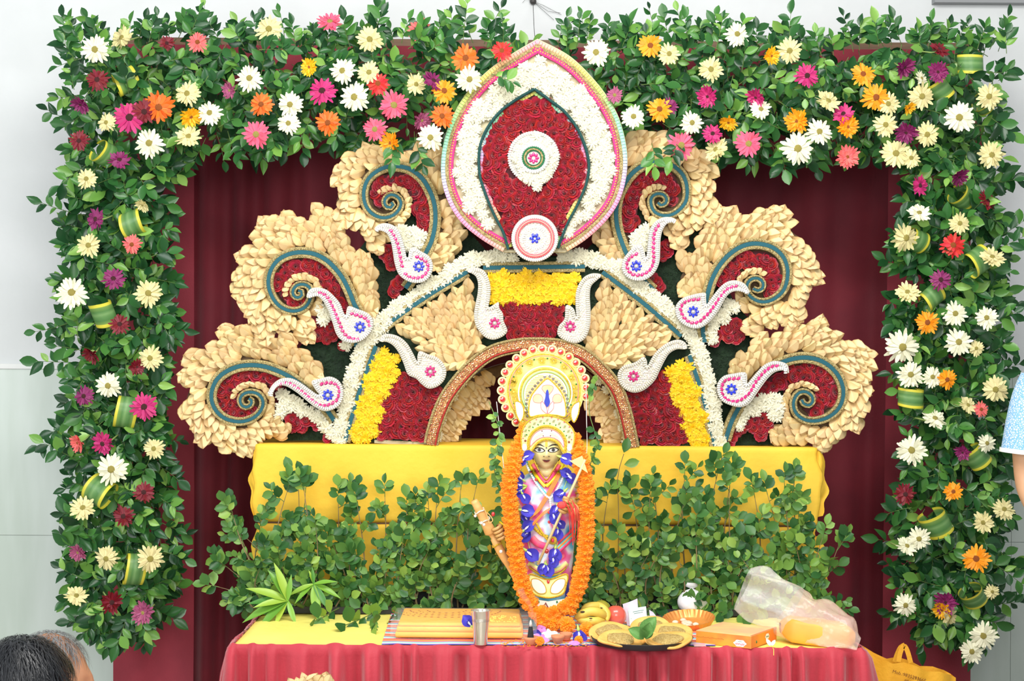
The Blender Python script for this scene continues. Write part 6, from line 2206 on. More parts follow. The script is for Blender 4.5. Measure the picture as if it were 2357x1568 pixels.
# --- arm on the left, coming out between the garland and gripping the turned stick
w0, w1 = P(1200, 1150, QY - 0.01), P(1160, 1216, QY - 0.05)
arm2 = mk('arm', g_tube(spline([tuple(P(1200, 1108, QY)), tuple(w0), tuple(P(1186, 1196, QY - 0.03)), tuple(w1)], 0.012), 0.0165, 12), m_arm, stt, smooth=True)
hp2 = P(1149, 1226, QY - 0.06)
mk('hand', xf(g_ball((0, 0, 0), (0.017, 0.015, 0.02), 12, 9), Matrix.Translation(hp2 + Vector((0.008, 0.014, 0.002)))), m_arm, arm2, smooth=True)
t0, t1 = P(1091, 1152, QY - 0.07), P(1192, 1345, QY - 0.02)
ax2 = (t1 - t0).normalized()
for k in range(4):
    c = hp2 + ax2 * (-0.018 + 0.011 * k)
    side = ax2.cross(Vector((0, -1, 0))).normalized()
    fwd = Vector((0, -1, 0)) - ax2 * ax2.dot(Vector((0, -1, 0)))
    pts = []
    for t in range(6):
        a = radians(-55 + 46 * t)
        pts.append(c + side * (-0.0145 * cos(a)) + fwd * (0.0145 * sin(a) + 0.002))
    mk('finger', g_tube(pts, [0.005, 0.0054, 0.0054, 0.005, 0.0048, 0.004], 8), m_arm, arm2, smooth=True)
for mt, o in ((m_bangle, 0.0), (m_bangle2, -0.006), (m_pearl, 0.006)):
    c = P(1161, 1213, QY - 0.05) + Vector((0.008, 0.003, 0.01)) * (o / 0.006)
    d = Vector((1, 0.3, 1.0)).normalized()
    u = d.cross(Vector((0, 1, 0))).normalized()
    v = d.cross(u)
    mk('bangle', g_tube([c + (u * cos(a) + v * sin(a)) * 0.019 for a in [2 * pi * i / 24 for i in range(24)]], 0.003, 6, closed=True), mt, arm2, smooth=True)

# staff with paper pennant: held by the statue, so a thing of its own
sf = thing('staff', s1, 'thin pale gold staff with a triangular paper pennant in the statue hand', 'staff')
mk('pole', g_tube([s0, s0.lerp(s1, 0.3), s0.lerp(s1, 0.6), s1], 0.0042, 10), m_staff, sf, smooth=True)
m_paper = M('gold_paper', (226, 206, 140), 0.35, metal=0.15)
mk('pennant', plate([(1312, 1062), (1340, 1049), (1353, 1089)], QY - 0.118, 0.0012), m_paper, sf)
# turned wooden stick
stk = thing('turned_stick', t1, 'pale turned wooden stick bound with thread, leaning out left of the statue', 'stick')
Ls = (t1 - t0).length
prof = [(0.0, 0), (0.0095, 0), (0.0115, 0.008), (0.0115, 0.02), (0.0125, 0.022), (0.012, 0.026), (0.0135, 0.05), (0.0138, 0.058), (0.0135, 0.06), (0.0165, 0.09), (0.0185, 0.108), (0.014, 0.112), (0.009, 0.116), (0.008, 0.128), (0.011, 0.130), (0.0125, 0.15), (0.0135, 0.17), (0.0115, 0.2), (0.008, 0.225), (0.007, 0.26), (0.006, Ls)]
z = ax2
x_ = z.cross(Vector((0, 1, 0))).normalized()
y_ = z.cross(x_)
ms_ = Matrix(((x_[0], y_[0], z[0], t0[0]), (x_[1], y_[1], z[1], t0[1]), (x_[2], y_[2], z[2], t0[2]), (0, 0, 0, 1)))
mk('shaft', xf(g_lathe(prof, 18), ms_), m_bamboo, stk, smooth=True)
for zz, rr, mt in ((0.036, 0.0145, m_pearl), (0.068, 0.0165, m_pearl), (0.150, 0.0145, m_goldb)):
    mk('thread_wrap', g_tube([ms_ @ Vector((rr * cos(a), rr * sin(a), zz + 0.002 * sin(3 * a))) for a in [2 * pi * i / 20 for i in range(20)]], 0.0022, 6, closed=True), mt, stk, smooth=True)
for (x, y, r) in ((1094, 1188, 3.4), (1108, 1204, 3.6), (1114, 1208, 3.6), (1153, 1270, 4)):
    mk('pearl', g_ball(P(x, y, QY - 0.082), r * QS, 8, 6), m_pearlw, stk, smooth=True)
mk('red_bud', g_ball(P(1135, 1184, QY - 0.075), (4.4 * QS, 4 * QS, 5.4 * QS), 10, 8), m_redgem, stk, smooth=True)
mk('red_bud', g_ball(P(1175, 1257, QY - 0.06), (6 * QS, 5 * QS, 6 * QS), 10, 8), m_redth, stk, smooth=True)
mk('thread_wrap', g_tube(spline([tuple(P(x, y, QY - 0.09)) for x, y in ((1114, 1170), (1121, 1186), (1126, 1204), (1134, 1198), (1129, 1188), (1121, 1180))], 0.004), 0.0016, 5), m_bamboo, stk)

# ---------------------------------------------------------------- marigold garland round the statue
mg = thing('marigold_garland', P(1262, 1440, QY - 0.08), 'long orange marigold garland looping down both sides of the statue', 'garland')
left = spline([(1212, 985), (1200, 1010), (1188, 1045), (1178, 1085), (1170, 1125), (1174, 1165), (1178, 1205), (1184, 1250), (1190, 1295), (1199, 1335), (1211, 1375), (1228, 1400)], 4)
right = spline([(1318, 1010), (1330, 1035), (1336, 1060), (1344, 1090), (1350, 1125), (1350, 1165), (1350, 1210), (1347, 1255), (1343, 1295), (1336, 1330), (1326, 1365), (1314, 1392), (1298, 1410)], 4)
strand = []
for path in (left, right):
    q = resample(path, 15.5)
    for i, p in enumerate(q):
        t = (q[min(i + 1, len(q) - 1)] - q[max(i - 1, 0)]).normalized()
        Y = QY - 0.02 - 0.07 * min(1, max(0, (p.y - 1000) / 80))
        w = P(p.x + rnd.uniform(-1, 1), p.y, Y)
        s = rnd.uniform(38, 43) * QS
        if p.y < 1060:
            s *= 0.95
        inst('marigold', rnd.choice(MARI), frame(w, Vector((t.x, 0, -t.y)), Vector((rnd.uniform(-.2, .2), -1, rnd.uniform(-.2, .3))), (s, s * 1.0, s * 0.62)), mg)
    strand.append(mk('string', g_tube([P(p.x, p.y, QY - 0.02 - 0.07 * min(1, max(0, (p.y - 1000) / 80))) for p in q], 0.0012, 4), m_pearlw, mg))
for (x, y, d) in ((1246, 1412, 38), (1262, 1420, 40), (1276, 1412, 38), (1250, 1428, 38), (1282, 1424, 36), (1266, 1432, 36), (1232, 1410, 34), (1300, 1398, 36)):
    inst('marigold', rnd.choice(MARI), frame(P(x, y, QY - 0.095), Vector((rnd.uniform(-.5, .5), 0, 1)), Vector((rnd.uniform(-.2, .2), -1, .2)), d * QS), mg)

# ---------------------------------------------------------------- blue pea flower string
_pet = petal_mesh('pea_petal', 1, 0.95, 0.5, -0.3, 0.30, m_violet, 5, 5, 0.3, 0.6)
_stre = petal_mesh('pea_streak', 0.5, 0.16, 0.8, -0.2, 0.12, m_peaw, 3, 3, 0.4, 0.5)
_g = g_tube([(0, 0, -0.42), (0, -0.02, -0.2), (0, 0, 0.06)], [0.03, 0.09, 0.13], 7)
_cal = mesh_from('calyx', _g[0], _g[1], m_limey, smooth=True)


def pea_flower(x, y, Y, ang, size, parent, facing=0.0):
    d = Vector((cos(ang), -0.35, sin(ang)))
    n = Vector((facing, -1, 0.25))
    p = P(x, y, Y)
    s = size * S(Y)
    f = inst('pea_petal', _pet, frame(p - d.normalized() * s * 0.4, d, n, s), parent)
    inst('pea_petal', _pet, frame(p - d.normalized() * s * 0.35, d + Vector((sin(ang), -0.5, -cos(ang))) * 0.6, n, s * 0.6), parent)
    inst('pea_streak', _stre, frame(p - d.normalized() * s * 0.34 + Vector((0, -0.0035, 0)), d, n, s), parent)
    inst('calyx', _cal, frame(p - d.normalized() * s * 0.42, d, n, s * 0.9), parent)


pg = thing('pea_flower_garland', P(1262, 1330, QY - 0.09), 'string of blue pea flowers round the neck of the statue', 'garland')
for (x, y, a, s) in ((1214, 1050, 0.4, 26), (1203, 1061, -2.2, 22), (1196, 1098, 2.4, 26), (1192, 1116, 3.0, 30), (1194, 1132, -2.6, 30), (1208, 1146, -1.0, 26), (1212, 1176, -0.1, 32), (1210, 1192, 2.2, 22), (1214, 1213, 0.8, 30), (1210, 1232, -2.2, 32), (1222, 1276, -0.6, 34), (1250, 1308, -2.0, 26),
                     (1262, 1312, -1.2, 28), (1278, 1276, -1.6, 34), (1274, 1292, -1.4, 26), (1302, 1056, -0.3, 30), (1320, 1064, -0.4, 28), (1304, 1090, 2.6, 26), (1314, 1100, -0.6, 28), (1290, 1140, -2.4, 32), (1280, 1176, -1.8, 32), (1276, 1192, -1.2, 28), (1290, 1206, -0.8, 22), (1284, 1228, -1.6, 28)):
    pea_flower(x, y, min(robe_front(x, y) - 0.02, QY - 0.055), a, s, pg)
_sp = [(1222, 1046), (1200, 1080), (1196, 1120), (1206, 1160), (1210, 1200), (1214, 1240), (1226, 1280), (1256, 1306), (1276, 1284), (1284, 1230), (1280, 1180), (1296, 1130), (1308, 1090), (1298, 1052)]
mk('string', g_tube([P(p.x, p.y, min(robe_front(p.x, p.y) - 0.012, QY - 0.05)) for p in spline(_sp, 6)], 0.001, 4), m_limey, pg)

# ---------------------------------------------------------------- leafy strings hanging from the arch
m_thread = M('white_thread', (240, 240, 236), 0.7)
for (pth, lab, sd) in (([(1143, 925), (1152, 1010), (1160, 1080), (1166, 1150), (1172, 1200)], 'white thread with small green leaves hanging left of the statue crown', 2),
                       ([(1349, 880), (1350, 960), (1351, 1030), (1345, 1080), (1340, 1120)], 'white thread with small green leaves hanging right of the statue crown', 3)):
    Yv = QY - 0.02
    q = spline(pth, 5)
    root = thing('leaf_string', P(pth[-1][0], pth[-1][1], Yv), lab, 'leaf string')
    mk('thread', g_tube([P(p.x, p.y, Yv) for p in q], 0.0011, 5), m_thread, root)
    r = random.Random(sd)
    vine = [(p.x - 12 + 10 * sin(p.y / 30.0), p.y) for p in q] if sd == 2 else [(p.x + 14 + 8 * sin(p.y / 26.0), p.y) for p in q]
    mk('vine', g_tube([P(x, y, Yv + 0.004) for x, y in vine], 0.0014, 5), m_stem, root)
    for i, (x, y) in enumerate(vine[::2]):
        if sd == 2 and y < 945:
            continue
        if sd == 3 and 905 < y < 990:
            continue
        for k in range(2):
            a = r.uniform(0, 6.28)
            inst('leaf', LEAFR[k % 2], frame(P(x, y, Yv), Vector((cos(a), -0.3, sin(a) - 0.4)), Vector((r.uniform(-.5, .5), -1, r.uniform(-.2, .5))), r.uniform(13, 22) * QS), root)

# ---------------------------------------------------------------- things on the table
m_mat = M('striped_mat', (200, 120, 120), 0.75, vcol=True, bump=(300, 0.3))
m_fold = M('saffron_cloth', (254, 192, 70), 0.7, noise=(5, (252, 172, 44), 0.6), bump=(90, 0.1))
m_print = M('red_print', (184, 62, 20), 0.7)
m_bits = M('yellow_bits', (254, 222, 92), 0.7)
m_clay = M('fired_clay', (226, 146, 104), 0.8, noise=(30, (206, 122, 84), 0.5))
m_char = M('dhoop_black', (44, 42, 44), 0.9, bump=(120, 0.4))
m_ash = M('pale_ash', (214, 206, 198), 0.9)
m_banana = M('banana_skin', (234, 206, 92), 0.45, noise=(18, (206, 178, 60), 0.7))
m_banspot = M('banana_spot', (74, 56, 36), 0.7)
m_fruitg = M('green_fruit', (196, 186, 70), 0.4, noise=(9, (160, 160, 50), 0.7))
m_fruitr = M('red_fruit', (226, 88, 74), 0.25, noise=(5, (238, 128, 100), 0.5), coat=0.4)
m_note1 = M('mint_note', (214, 236, 220), 0.6, noise=(30, (176, 222, 214), 0.6))
m_note2 = M('lilac_note', (218, 212, 224), 0.6, noise=(30, (194, 182, 206), 0.6))
m_ink = M('dark_ink', (70, 96, 100), 0.6)
m_puri = M('fried_bread', (242, 192, 104), 0.55, noise=(14, (230, 168, 78), 0.8), bump=(40, 0.4))
m_fill = M('semolina_filling', (214, 186, 116), 0.85, noise=(160, (186, 154, 84), 0.9), bump=(220, 0.9))
m_cupleaf = M('leaf_cup', (112, 160, 84), 0.5, noise=(12, (86, 136, 66), 0.6))
m_foil = M('copper_foil_plate', (222, 132, 70), 0.3, metal=0.35, noise=(14, (240, 176, 90), 0.7))
m_sweet = M('pale_sweets', (244, 214, 186), 0.7, var=0.1)
m_box = M('sweet_box_orange', (246, 128, 52), 0.5, noise=(14, (250, 168, 58), 0.8))
m_boxtop = M('sweet_box_top', (252, 214, 140), 0.5, noise=(12, (248, 180, 140), 0.8))
m_boxred = M('sweet_box_red', (246, 124, 74), 0.5)
m_labelw = M('label_white', (252, 252, 248), 0.5)
m_txtred = M('label_red', (214, 36, 70), 0.5)
m_txtgrn = M('label_green', (30, 120, 70), 0.5)
m_bagprint = M('bag_print', (120, 66, 20), 0.7)
m_clear = M('clear_plastic', (244, 248, 246), 0.18, alpha=0.12, spec=0.7, bump=(26, 0.5))
m_milky = M('milky_plastic', (252, 246, 238), 0.22, alpha=0.26, spec=0.7, bump=(22, 0.6))
m_pinkp = M('peach_plastic', (254, 222, 206), 0.22, alpha=0.36, spec=0.7, bump=(22, 0.6))
m_pack = M('orange_pack', (250, 160, 66), 0.5, noise=(7, (252, 188, 80), 0.7))
m_nylon = M('yellow_bag_cloth', (246, 184, 48), 0.7, noise=(7, (236, 164, 28), 0.7), bump=(80, 0.15))
m_white = M('plain_white', (250, 248, 244), 0.6)
m_orchid = M('pink_petal_loose', (226, 150, 224), 0.55, var=0.12, transl=0.2)

# striped mat
_fl, _fr, _bl, _br = T(878, 1488), T(1648, 1490), T(906, 1398), T(1560, 1402)
_pal = [(232, 90, 120), (246, 170, 190), (120, 214, 220), (250, 236, 214), (250, 170, 80), (90, 196, 190), (230, 70, 90), (250, 240, 226), (176, 222, 140), (236, 120, 150), (110, 190, 230), (252, 214, 120)]
V, Fc, C = [], [], []
rows = 44
for j in range(rows):
    for e in (0, 1):
        v = (j + e) / rows
        for i in range(25):
            u = i / 24
            p = _fl.lerp(_fr, u).lerp(_bl.lerp(_br, u), v)
            V.append(Vector((p.x, p.y + 0.002 * sin(u * 40 + v * 5), TZ + 0.0045 + 0.0008 * sin(u * 30 + v * 9))))
            C.append(_pal[(j * 7 + j // 5) % len(_pal)] if j > 0 else (90, 86, 206))
    o = j * 50
    for i in range(24):
        Fc.append((o + i, o + i + 1, o + 25 + i + 1, o + 25 + i))
tag(mk('striped_mat', (V, Fc), m_mat, smooth=False, cols=C, loc=_fl.lerp(_br, 0.5)), 'thin mat with fine colourful stripes laid under the offerings', 'mat')
MZ = TZ + 0.006

# folded saffron cloth in a clear sleeve
fc = thing('folded_cloth', T(1060, 1450), 'folded saffron cloth with red print inside a clear plastic sleeve', 'cloth')
fx0, fx1 = T(908, 1478).x, T(1204, 1474).x
fy0, fy1 = T(1060, 1476).y, T(1060, 1476).y + 0.27
for k, (dz, h, dx) in enumerate(((0.0, 0.016, 0.0), (0.016, 0.015, 0.004), (0.031, 0.011, 0.008))):
    g = g_bevbox(fx0 + dx, fx1 - dx, fy0 + dx * 0.8, fy1, MZ + 0.002 + dz, MZ + 0.002 + dz + h, 0.0055)
    mk('fold', g, m_fold, fc, smooth=True)
ftop = MZ + 0.002 + 0.042
_V, _F = [], []
cxm, cym = (fx0 * 0.62 + fx1 * 0.38), fy1 - 0.04
for rr in range(5):
    R = 0.05 + 0.022 * rr
    for k in range(9 + rr * 4):
        a = pi + pi * (k + 0.5) / (9 + rr * 4)
        p = Vector((cxm + R * 1.15 * cos(a), cym + R * 0.95 * sin(a), ftop + 0.0006))
        u = Vector((-sin(a), cos(a), 0)) * (0.0045 if rr % 2 else 0.006)
        w = Vector((cos(a), sin(a), 0)) * (0.0018 if rr % 2 else 0.003)
        o = len(_V)
        _V += [p - u, p - w, p + u, p + w]
        _F.append((o, o + 1, o + 2, o + 3))
mk('printed_pattern', (_V, _F), m_print, fc, kind='stuff')
_V, _F = [], []
for k in range(90):
    p = Vector((rnd.uniform(fx1 - 0.125, fx1 - 0.02), rnd.uniform(fy0 + 0.02, fy0 + 0.14), ftop + 0.001))
    g = g_ball(p, (rnd.uniform(.002, .004), rnd.uniform(.002, .004), 0.0016), 5, 4)
    o = len(_V)
    _V += g[0]
    _F += [tuple(q + o for q in f) for f in g[1]]
mk('yellow_rice', (_V, _F), m_bits, fc, kind='stuff')


def crumple(fn, nu, nv, amp, sd, th=0.0):
    r = random.Random(sd)
    ph = [(r.uniform(8, 60), r.uniform(8, 60), r.uniform(8, 60), r.uniform(0, 6)) for _ in range(7)]
    V, Fc = g_grid(fn, nu, nv)
    out = []
    for v in V:
        d = sum(abs(sin(a * v.x + b * v.y + c * v.z + p)) for a, b, c, p in ph) / 7 - 0.6
        out.append(v + Vector((d * amp * 0.4, -d * amp, d * amp)))
    return out, Fc


def sleeve(u, v):
    a = 2 * pi * v
    x = fx0 - 0.012 + (fx1 - fx0 + 0.05) * u
    y = (fy0 + fy1) / 2 + (fy1 - fy0 + 0.03) / 2 * math.copysign(abs(cos(a)) ** 0.35, cos(a))
    z = MZ + 0.024 + 0.0245 * math.copysign(abs(sin(a)) ** 0.4, sin(a)) * (1 if u < 0.88 else 1.25)
    return Vector((x, y, max(z, MZ + 0.0005)))


mk('clear_sleeve', crumple(sleeve, 30, 40, 0.003, 4), m_clear, fc, smooth=True)

# steel tumbler
tb0 = T(1106, 1484, MZ)
tum = thing('steel_tumbler', tb0, 'tall shiny steel tumbler in front of the saffron cloth', 'tumbler')
H = 0.094
mk('cup', g_lathe([(0, 0), (0.0175, 0), (0.0185, 0.002), (0.0225, 0.05), (0.027, H), (0.0278, H + 0.001), (0.027, H + 0.002), (0.026, H), (0.0215, 0.05), (0.0175, 0.005), (0, 0.004)], 36, c=tb0), M('tumbler_steel', (236, 226, 208), 0.2, metal=0.85), tum, smooth=True)
for z in (0.066, 0.069, 0.072):
    mk('groove_ring', g_tube([tb0 + Vector((0.0246 * cos(a), 0.0246 * sin(a), z)) for a in [2 * pi * i / 32 for i in range(32)]], 0.0005, 4, closed=True), m_steel, tum, smooth=True)


def clay_cup(px, py, r, h, label, z=MZ):
    b = T(px, py, z)
    root = thing('clay_cup', b, label, 'cup')
    mk('bowl', g_lathe([(0, 0), (r * 0.52, 0), (r * 0.62, h * 0.12), (r * 0.92, h * 0.7), (r, h), (r * 0.9, h * 1.02), (r * 0.8, h * 0.75), (r * 0.5, h * 0.3), (0, h * 0.25)], 24, c=b), m_clay, root, smooth=True)
    return root, b


c1, b1 = clay_cup(1222, 1484, 0.0225, 0.022, 'small clay cup holding a black incense cone')
inc = thing('incense_cone', b1 + Vector((0, 0, 0.008)), 'black incense cone with pale ash tip standing in the clay cup', 'incense')
mk('cone', g_lathe([(0, 0), (0.0105, 0), (0.009, 0.012), (0.0058, 0.038), (0.0045, 0.042), (0, 0.042)], 14, c=b1 + Vector((-0.001, 0.0, 0.0085))), m_char, inc, smooth=True)
mk('ash', g_lathe([(0.0045, 0), (0.0042, 0.008), (0.002, 0.016), (0, 0.018)], 10, c=b1 + Vector((-0.001, 0, 0.0505))), m_ash, inc, smooth=True)
c2, b2 = clay_cup(1284, 1480, 0.0195, 0.021, 'empty clay lamp cup in front of the white lump')
c3, b3 = clay_cup(1303, 1474, 0.0185, 0.021, 'clay lamp cup behind the other one, right of the white lump')
lump = b2 + Vector((-0.022, 0.03, 0.0))
g = g_ball((0, 0, 0), (0.022, 0.016, 0.016), 16, 10)
g = ([v + v.normalized() * 0.004 * sin(v.x * 300 + v.z * 200) for v in g[0]], g[1])
tag(mk('white_lump', xf(g, Matrix.Translation(lump + Vector((0, 0, 0.015)))), m_white, smooth=True, loc=lump), 'lumpy white sweet beside the clay lamp cups', 'sweet')
for i, (x, y, a) in enumerate(((1236, 1452, 0.4), (1246, 1446, 1.2), (1256, 1452, 2.2), (1244, 1464, 3.4), (1254, 1466, 4.4), (1236, 1444, 5.2), (1262, 1460, 0.9), (1318, 1486, 0.2), (1326, 1488, 2.8), (1248, 1474, 0.3))):
    p = T(x, min(y + 8, 1489), MZ + 0.004)
    o = inst('loose_petal', petal_mesh('loose_petal', 1, 0.75, 0.6, -0.3, 0.3, m_orchid, 4, 3, 0.3, 0.5) if i == 0 else _pm, frame(p + Vector((0, 0, 0.004)), Vector((cos(a), sin(a) * 0.6, 0.45)), Vector((0.1, -0.7, 0.7)), 0.022))
    _pm = o.data
    tag(o, 'loose pink petal on the mat by the clay cups', 'petal', 'loose pink petals')
for i, (x, y, d, lab) in enumerate(((1274, 1452, 40, 'orange marigold behind the white lump on the mat'), (1304, 1456, 42, 'orange marigold behind the right clay lamp cup'), (1350, 1462, 34, 'orange marigold squeezed against the bread tray'), (1242, 1486, 22, 'small crushed marigold beside the incense cup'), (1332, 1482, 20, 'small yellow marigold scrap before the blue flower'))):
    p = T(x, y, MZ)
    s = d * 0.00123
    o = inst('loose_marigold', MARI[i % 3], frame(p + Vector((0, 0, s * 0.42)), Vector((1, 0.2, 0.1)), Vector((0, -0.8, 0.6)), s))
    tag(o, lab, 'flower')
for (x, y, a, s, lab) in ((1334, 1466, -1.4, 36, 'blue pea flower lying on the mat by the bread tray'), (1078, 1432, 2.2, 30, 'blue pea flower on the saffron cloth beside the tumbler'), (1232, 1461, 0.2, 24, 'blue pea flower among the pink petals')):
    Yp = T(x, y + 14, TZ + (0.045 if x == 1078 else 0.0)).y
    root = thing('pea_flower', P(x, y, Yp), lab, 'flower')
    pea_flower(x, y, Yp, a, s, root)
_V, _F = [], []
for k in range(150):
    p = T(rnd.uniform(1150, 1360), rnd.uniform(1472, 1489), MZ + 0.001)
    g = g_ball(p, (rnd.uniform(.0015, .004), rnd.uniform(.0015, .003), 0.001), 5, 4)
    o = len(_V)
    _V += g[0]
    _F += [tuple(q + o for q in f) for f in g[1]]
tag(mk('petal_crumbs', (_V, _F), m_orange, loc=T(1260, 1480)), 'orange petal crumbs scattered along the front of the mat', 'petals', kind='stuff')

# bananas
bun = thing('banana_bunch', T(1365, 1448, MZ), 'small spotted banana bunch beside the red fruit', 'bananas')


def banana(pts, r, Y):
    q = spline([tuple(P(x, y, Y + dy)) for x, y, dy in pts], 0.006)
    n = len(q)
    R = [max(0.25, min(1.0, 3.2 * (i / n) + 0.25, 2.6 * (1 - i / n) + 0.28)) * r for i in range(n)]
    return mk('banana', g_tube(q, R, 7), m_banana, bun, smooth=True)


BYb = T(1365, 1448, MZ).y
banana([(1392, 1400, 0.05), (1372, 1396, 0.03), (1352, 1400, 0.02), (1338, 1416, 0.02)], 0.0145, BYb)
ba = banana([(1398, 1424, 0.02), (1382, 1412, 0.0), (1358, 1408, -0.01), (1336, 1416, -0.01), (1325, 1422, 0)], 0.0145, BYb)
banana([(1392, 1428, 0.01), (1372, 1430, -0.012), (1350, 1430, -0.012), (1328, 1424, 0)], 0.0135, BYb)
banana([(1398, 1430, 0.0), (1396, 1412, 0.02), (1384, 1398, 0.03), (1362, 1392, 0.04)], 0.013, BYb)
mk('dark_spot', g_ball(P(1341, 1409, BYb - 0.0235), (0.007, 0.002, 0.0035), 10, 6), m_banspot, bun, smooth=True)
mk('dark_spot', g_ball(P(1384, 1400, BYb + 0.013), (0.004, 0.002, 0.002), 8, 6), m_banspot, bun, smooth=True)
mk('dark_spot', g_ball(P(1360, 1424, BYb - 0.03), (0.005, 0.002, 0.002), 8, 6), m_banspot, bun, smooth=True)
gf = T(1384, 1430, MZ)
fr_ = thing('green_fruit', gf, 'greenish yellow round fruit behind the bananas', 'fruit')
mk('body', g_ball(P(1384, 1400, gf.y + 0.05), (0.026, 0.026, 0.024), 18, 12), m_fruitg, fr_, smooth=True)
mk('stalk', g_tube([P(1384, 1386, gf.y + 0.05), P(1385, 1380, gf.y + 0.05)], 0.002, 6), m_twig, fr_)
rf = T(1417, 1442, MZ)
red = thing('red_fruit', rf, 'shiny round red fruit between the bananas and the banknotes', 'fruit')
g = g_ball((0, 0, 0), (0.0315, 0.031, 0.0315), 28, 20)
g = ([v * (1 - 0.06 * gauss(hypot(v.x, v.y), 0.012) * (1 if v.z > 0 else 0.5)) for v in g[0]], g[1])
mk('body', xf(g, Matrix.Translation(rf + Vector((0, 0, 0.0315)))), m_fruitr, red, smooth=True)
mk('stalk', g_tube([rf + Vector((0, 0, 0.06)), rf + Vector((0.003, 0, 0.067))], 0.0018, 6), m_twig, red)


# banknotes standing folded behind the breads
def note(name, outline, Y, mat, lab, bend, lines):
    q = [P(x, y, Y) for x, y in outline]
    root = thing(name, q[0], lab, 'banknote')

    def fn(u, v):
        p = q[0].lerp(q[1], u).lerp(q[3].lerp(q[2], u), v)
        return p + Vector((0, bend * sin(pi * u) - 0.03 * (1 - v), 0))
    g = g_grid(fn, 8, 6)
    g2 = ([p + Vector((0, 0.0006, 0)) for p in g[0]], [f[::-1] for f in g[1]])
    mk('sheet', join(g, g2), mat, root, smooth=True)
    for (u0, u1, v) in lines:
        pts = [fn(u0 + (u1 - u0) * i / 6, v) + Vector((0, -0.0008, 0)) for i in range(7)]
        mk('printed_line', g_tube(pts, 0.0006, 4), m_ink, root)
    return root


NY = T(1470, 1440, MZ).y
note('banknote', [(1450, 1454), (1490, 1448), (1487, 1396), (1446, 1404)], NY, m_note1, 'pale mint banknote standing upright behind the breads', 0.006, [(0.25, 0.85, 0.86), (0.3, 0.8, 0.78), (0.1, 0.12, 0.6)])
note('banknote', [(1442, 1436), (1470, 1440), (1467, 1378), (1433, 1391)], NY + 0.02, m_note2, 'lilac banknote with a peaked corner behind the mint one', -0.006, [(0.3, 0.7, 0.62)])
note('banknote', [(1496, 1432), (1512, 1420), (1504, 1410), (1494, 1404)], NY + 0.03, m_note2, 'small dark folded banknote corner right of the mint one', 0.002, [])

# black tray with breads
trc = T(1477, 1502, MZ)
trc.x = T(1477, 1480, MZ).x
trc.y += 0.142
tr = thing('black_tray', trc, 'round black tray full of fried breads at the table edge', 'tray')
TR = 0.142
mk('dish', g_lathe([(0, 0), (TR * 0.9, 0), (TR * 0.97, 0.006), (TR, 0.017), (TR * 1.01, 0.019), (TR * 0.985, 0.019), (TR * 0.95, 0.008), (TR * 0.88, 0.004), (0, 0.004)], 56, c=trc), m_black, tr, smooth=True)


def bread(px, py, r, z, tx, ty, lab, sd, ell=0.8):
    rr = random.Random(sd)
    c = P(px, py, z)
    root = thing('fried_bread', c, lab, 'bread', 'fried breads on the black tray')
    V, Fc = [], []
    n = 40
    prof = [(0.0, 0.004), (0.5, 0.0045), (0.8, 0.006), (0.94, 0.0095), (1.0, 0.008), (1.0, 0.004), (0.9, 0.0), (0.0, 0.0)]
    for r_, h in prof:
        for k in range(n):
            a = 2 * pi * k / n
            w = 1 + 0.035 * sin(3 * a + sd) + 0.025 * sin(5 * a + 2 * sd)
            V.append(Vector((r * r_ * w * cos(a), r * ell * r_ * w * sin(a), h + 0.004 * r_ * r_ * sin(2 * a + sd))))
    for i in range(len(prof) - 1):
        for k in range(n):
            l = (k + 1) % n
            Fc.append((i * n + k, i * n + l, (i + 1) * n + l, (i + 1) * n + k))
    mw = Matrix.Translation(c) @ Euler((tx, ty, rr.uniform(-.3, .3))).to_matrix().to_4x4()
    mk('crust', xf((V, Fc), mw), m_puri, root, smooth=True)
    g = g_ball((0, 0, 0), (r * 0.66, r * 0.66 * ell, 0.010), 24, 10)
    g = ([Vector((v.x * (1 + 0.1 * sin(atan2(v.y, v.x) * 4 + sd)), v.y * (1 + 0.1 * sin(atan2(v.y, v.x) * 3 + sd)), v.z + 0.006 + 0.0012 * sin(v.x * 500) * sin(v.y * 480))) for v in g[0]], g[1])
    mk('filling', xf(g, mw), m_fill, root, smooth=True)


z0 = MZ + 0.012
bread(1440, 1483, 0.056, 4.72 - 5.5, 0.14, -0.06, 'lowest fried bread on the left of the black tray', 1)
bread(1526, 1483, 0.056, 4.72 - 5.5, 0.14, 0.05, 'lowest fried bread on the right of the black tray', 2)
bread(1404, 1458, 0.060, 4.79 - 5.5, 0.40, -0.10, 'fried bread at the back left of the black tray', 3)
bread(1500, 1448, 0.062, 4.84 - 5.5, 0.42, 0.0, 'fried bread at the back middle of the black tray behind the leaf cup', 4)
bread(1428, 1476, 0.062, 4.70 - 5.5, 0.30, 0.06, 'front left fried bread lying on top of another', 5)
bread(1546, 1460, 0.062, 4.79 - 5.5, 0.34, 0.06, 'back right fried bread nearest the sweet box', 6)
bread(1538, 1477, 0.064, 4.70 - 5.5, 0.26, -0.04, 'front right fried bread lying on top of another', 7)
lc = P(1482, 1468, 4.68 - 5.5)
lcup = thing('leaf_cup', lc, 'torn green leaf folded into a cup in the middle of the breads', 'leaf')
_lf = petal_mesh('leaf_piece', 1, 0.7, 0.7, -0.35, 0.1, m_cupleaf, 6, 5, 0.35, 0.45)
for (dx, dy, dz, L, nx) in ((0.5, -0.1, 1.0, 0.066, -0.5), (-0.95, -0.1, 0.55, 0.05, 0.3), (0.25, -0.35, 0.75, 0.05, 0.1), (-0.2, -0.5, 0.5, 0.04, 0.0)):
    inst('leaf_piece', _lf, frame(lc + Vector((0, -0.012, 0.002)), Vector((dx, dy, dz)), Vector((nx, -1, 0.3)), L), lcup)

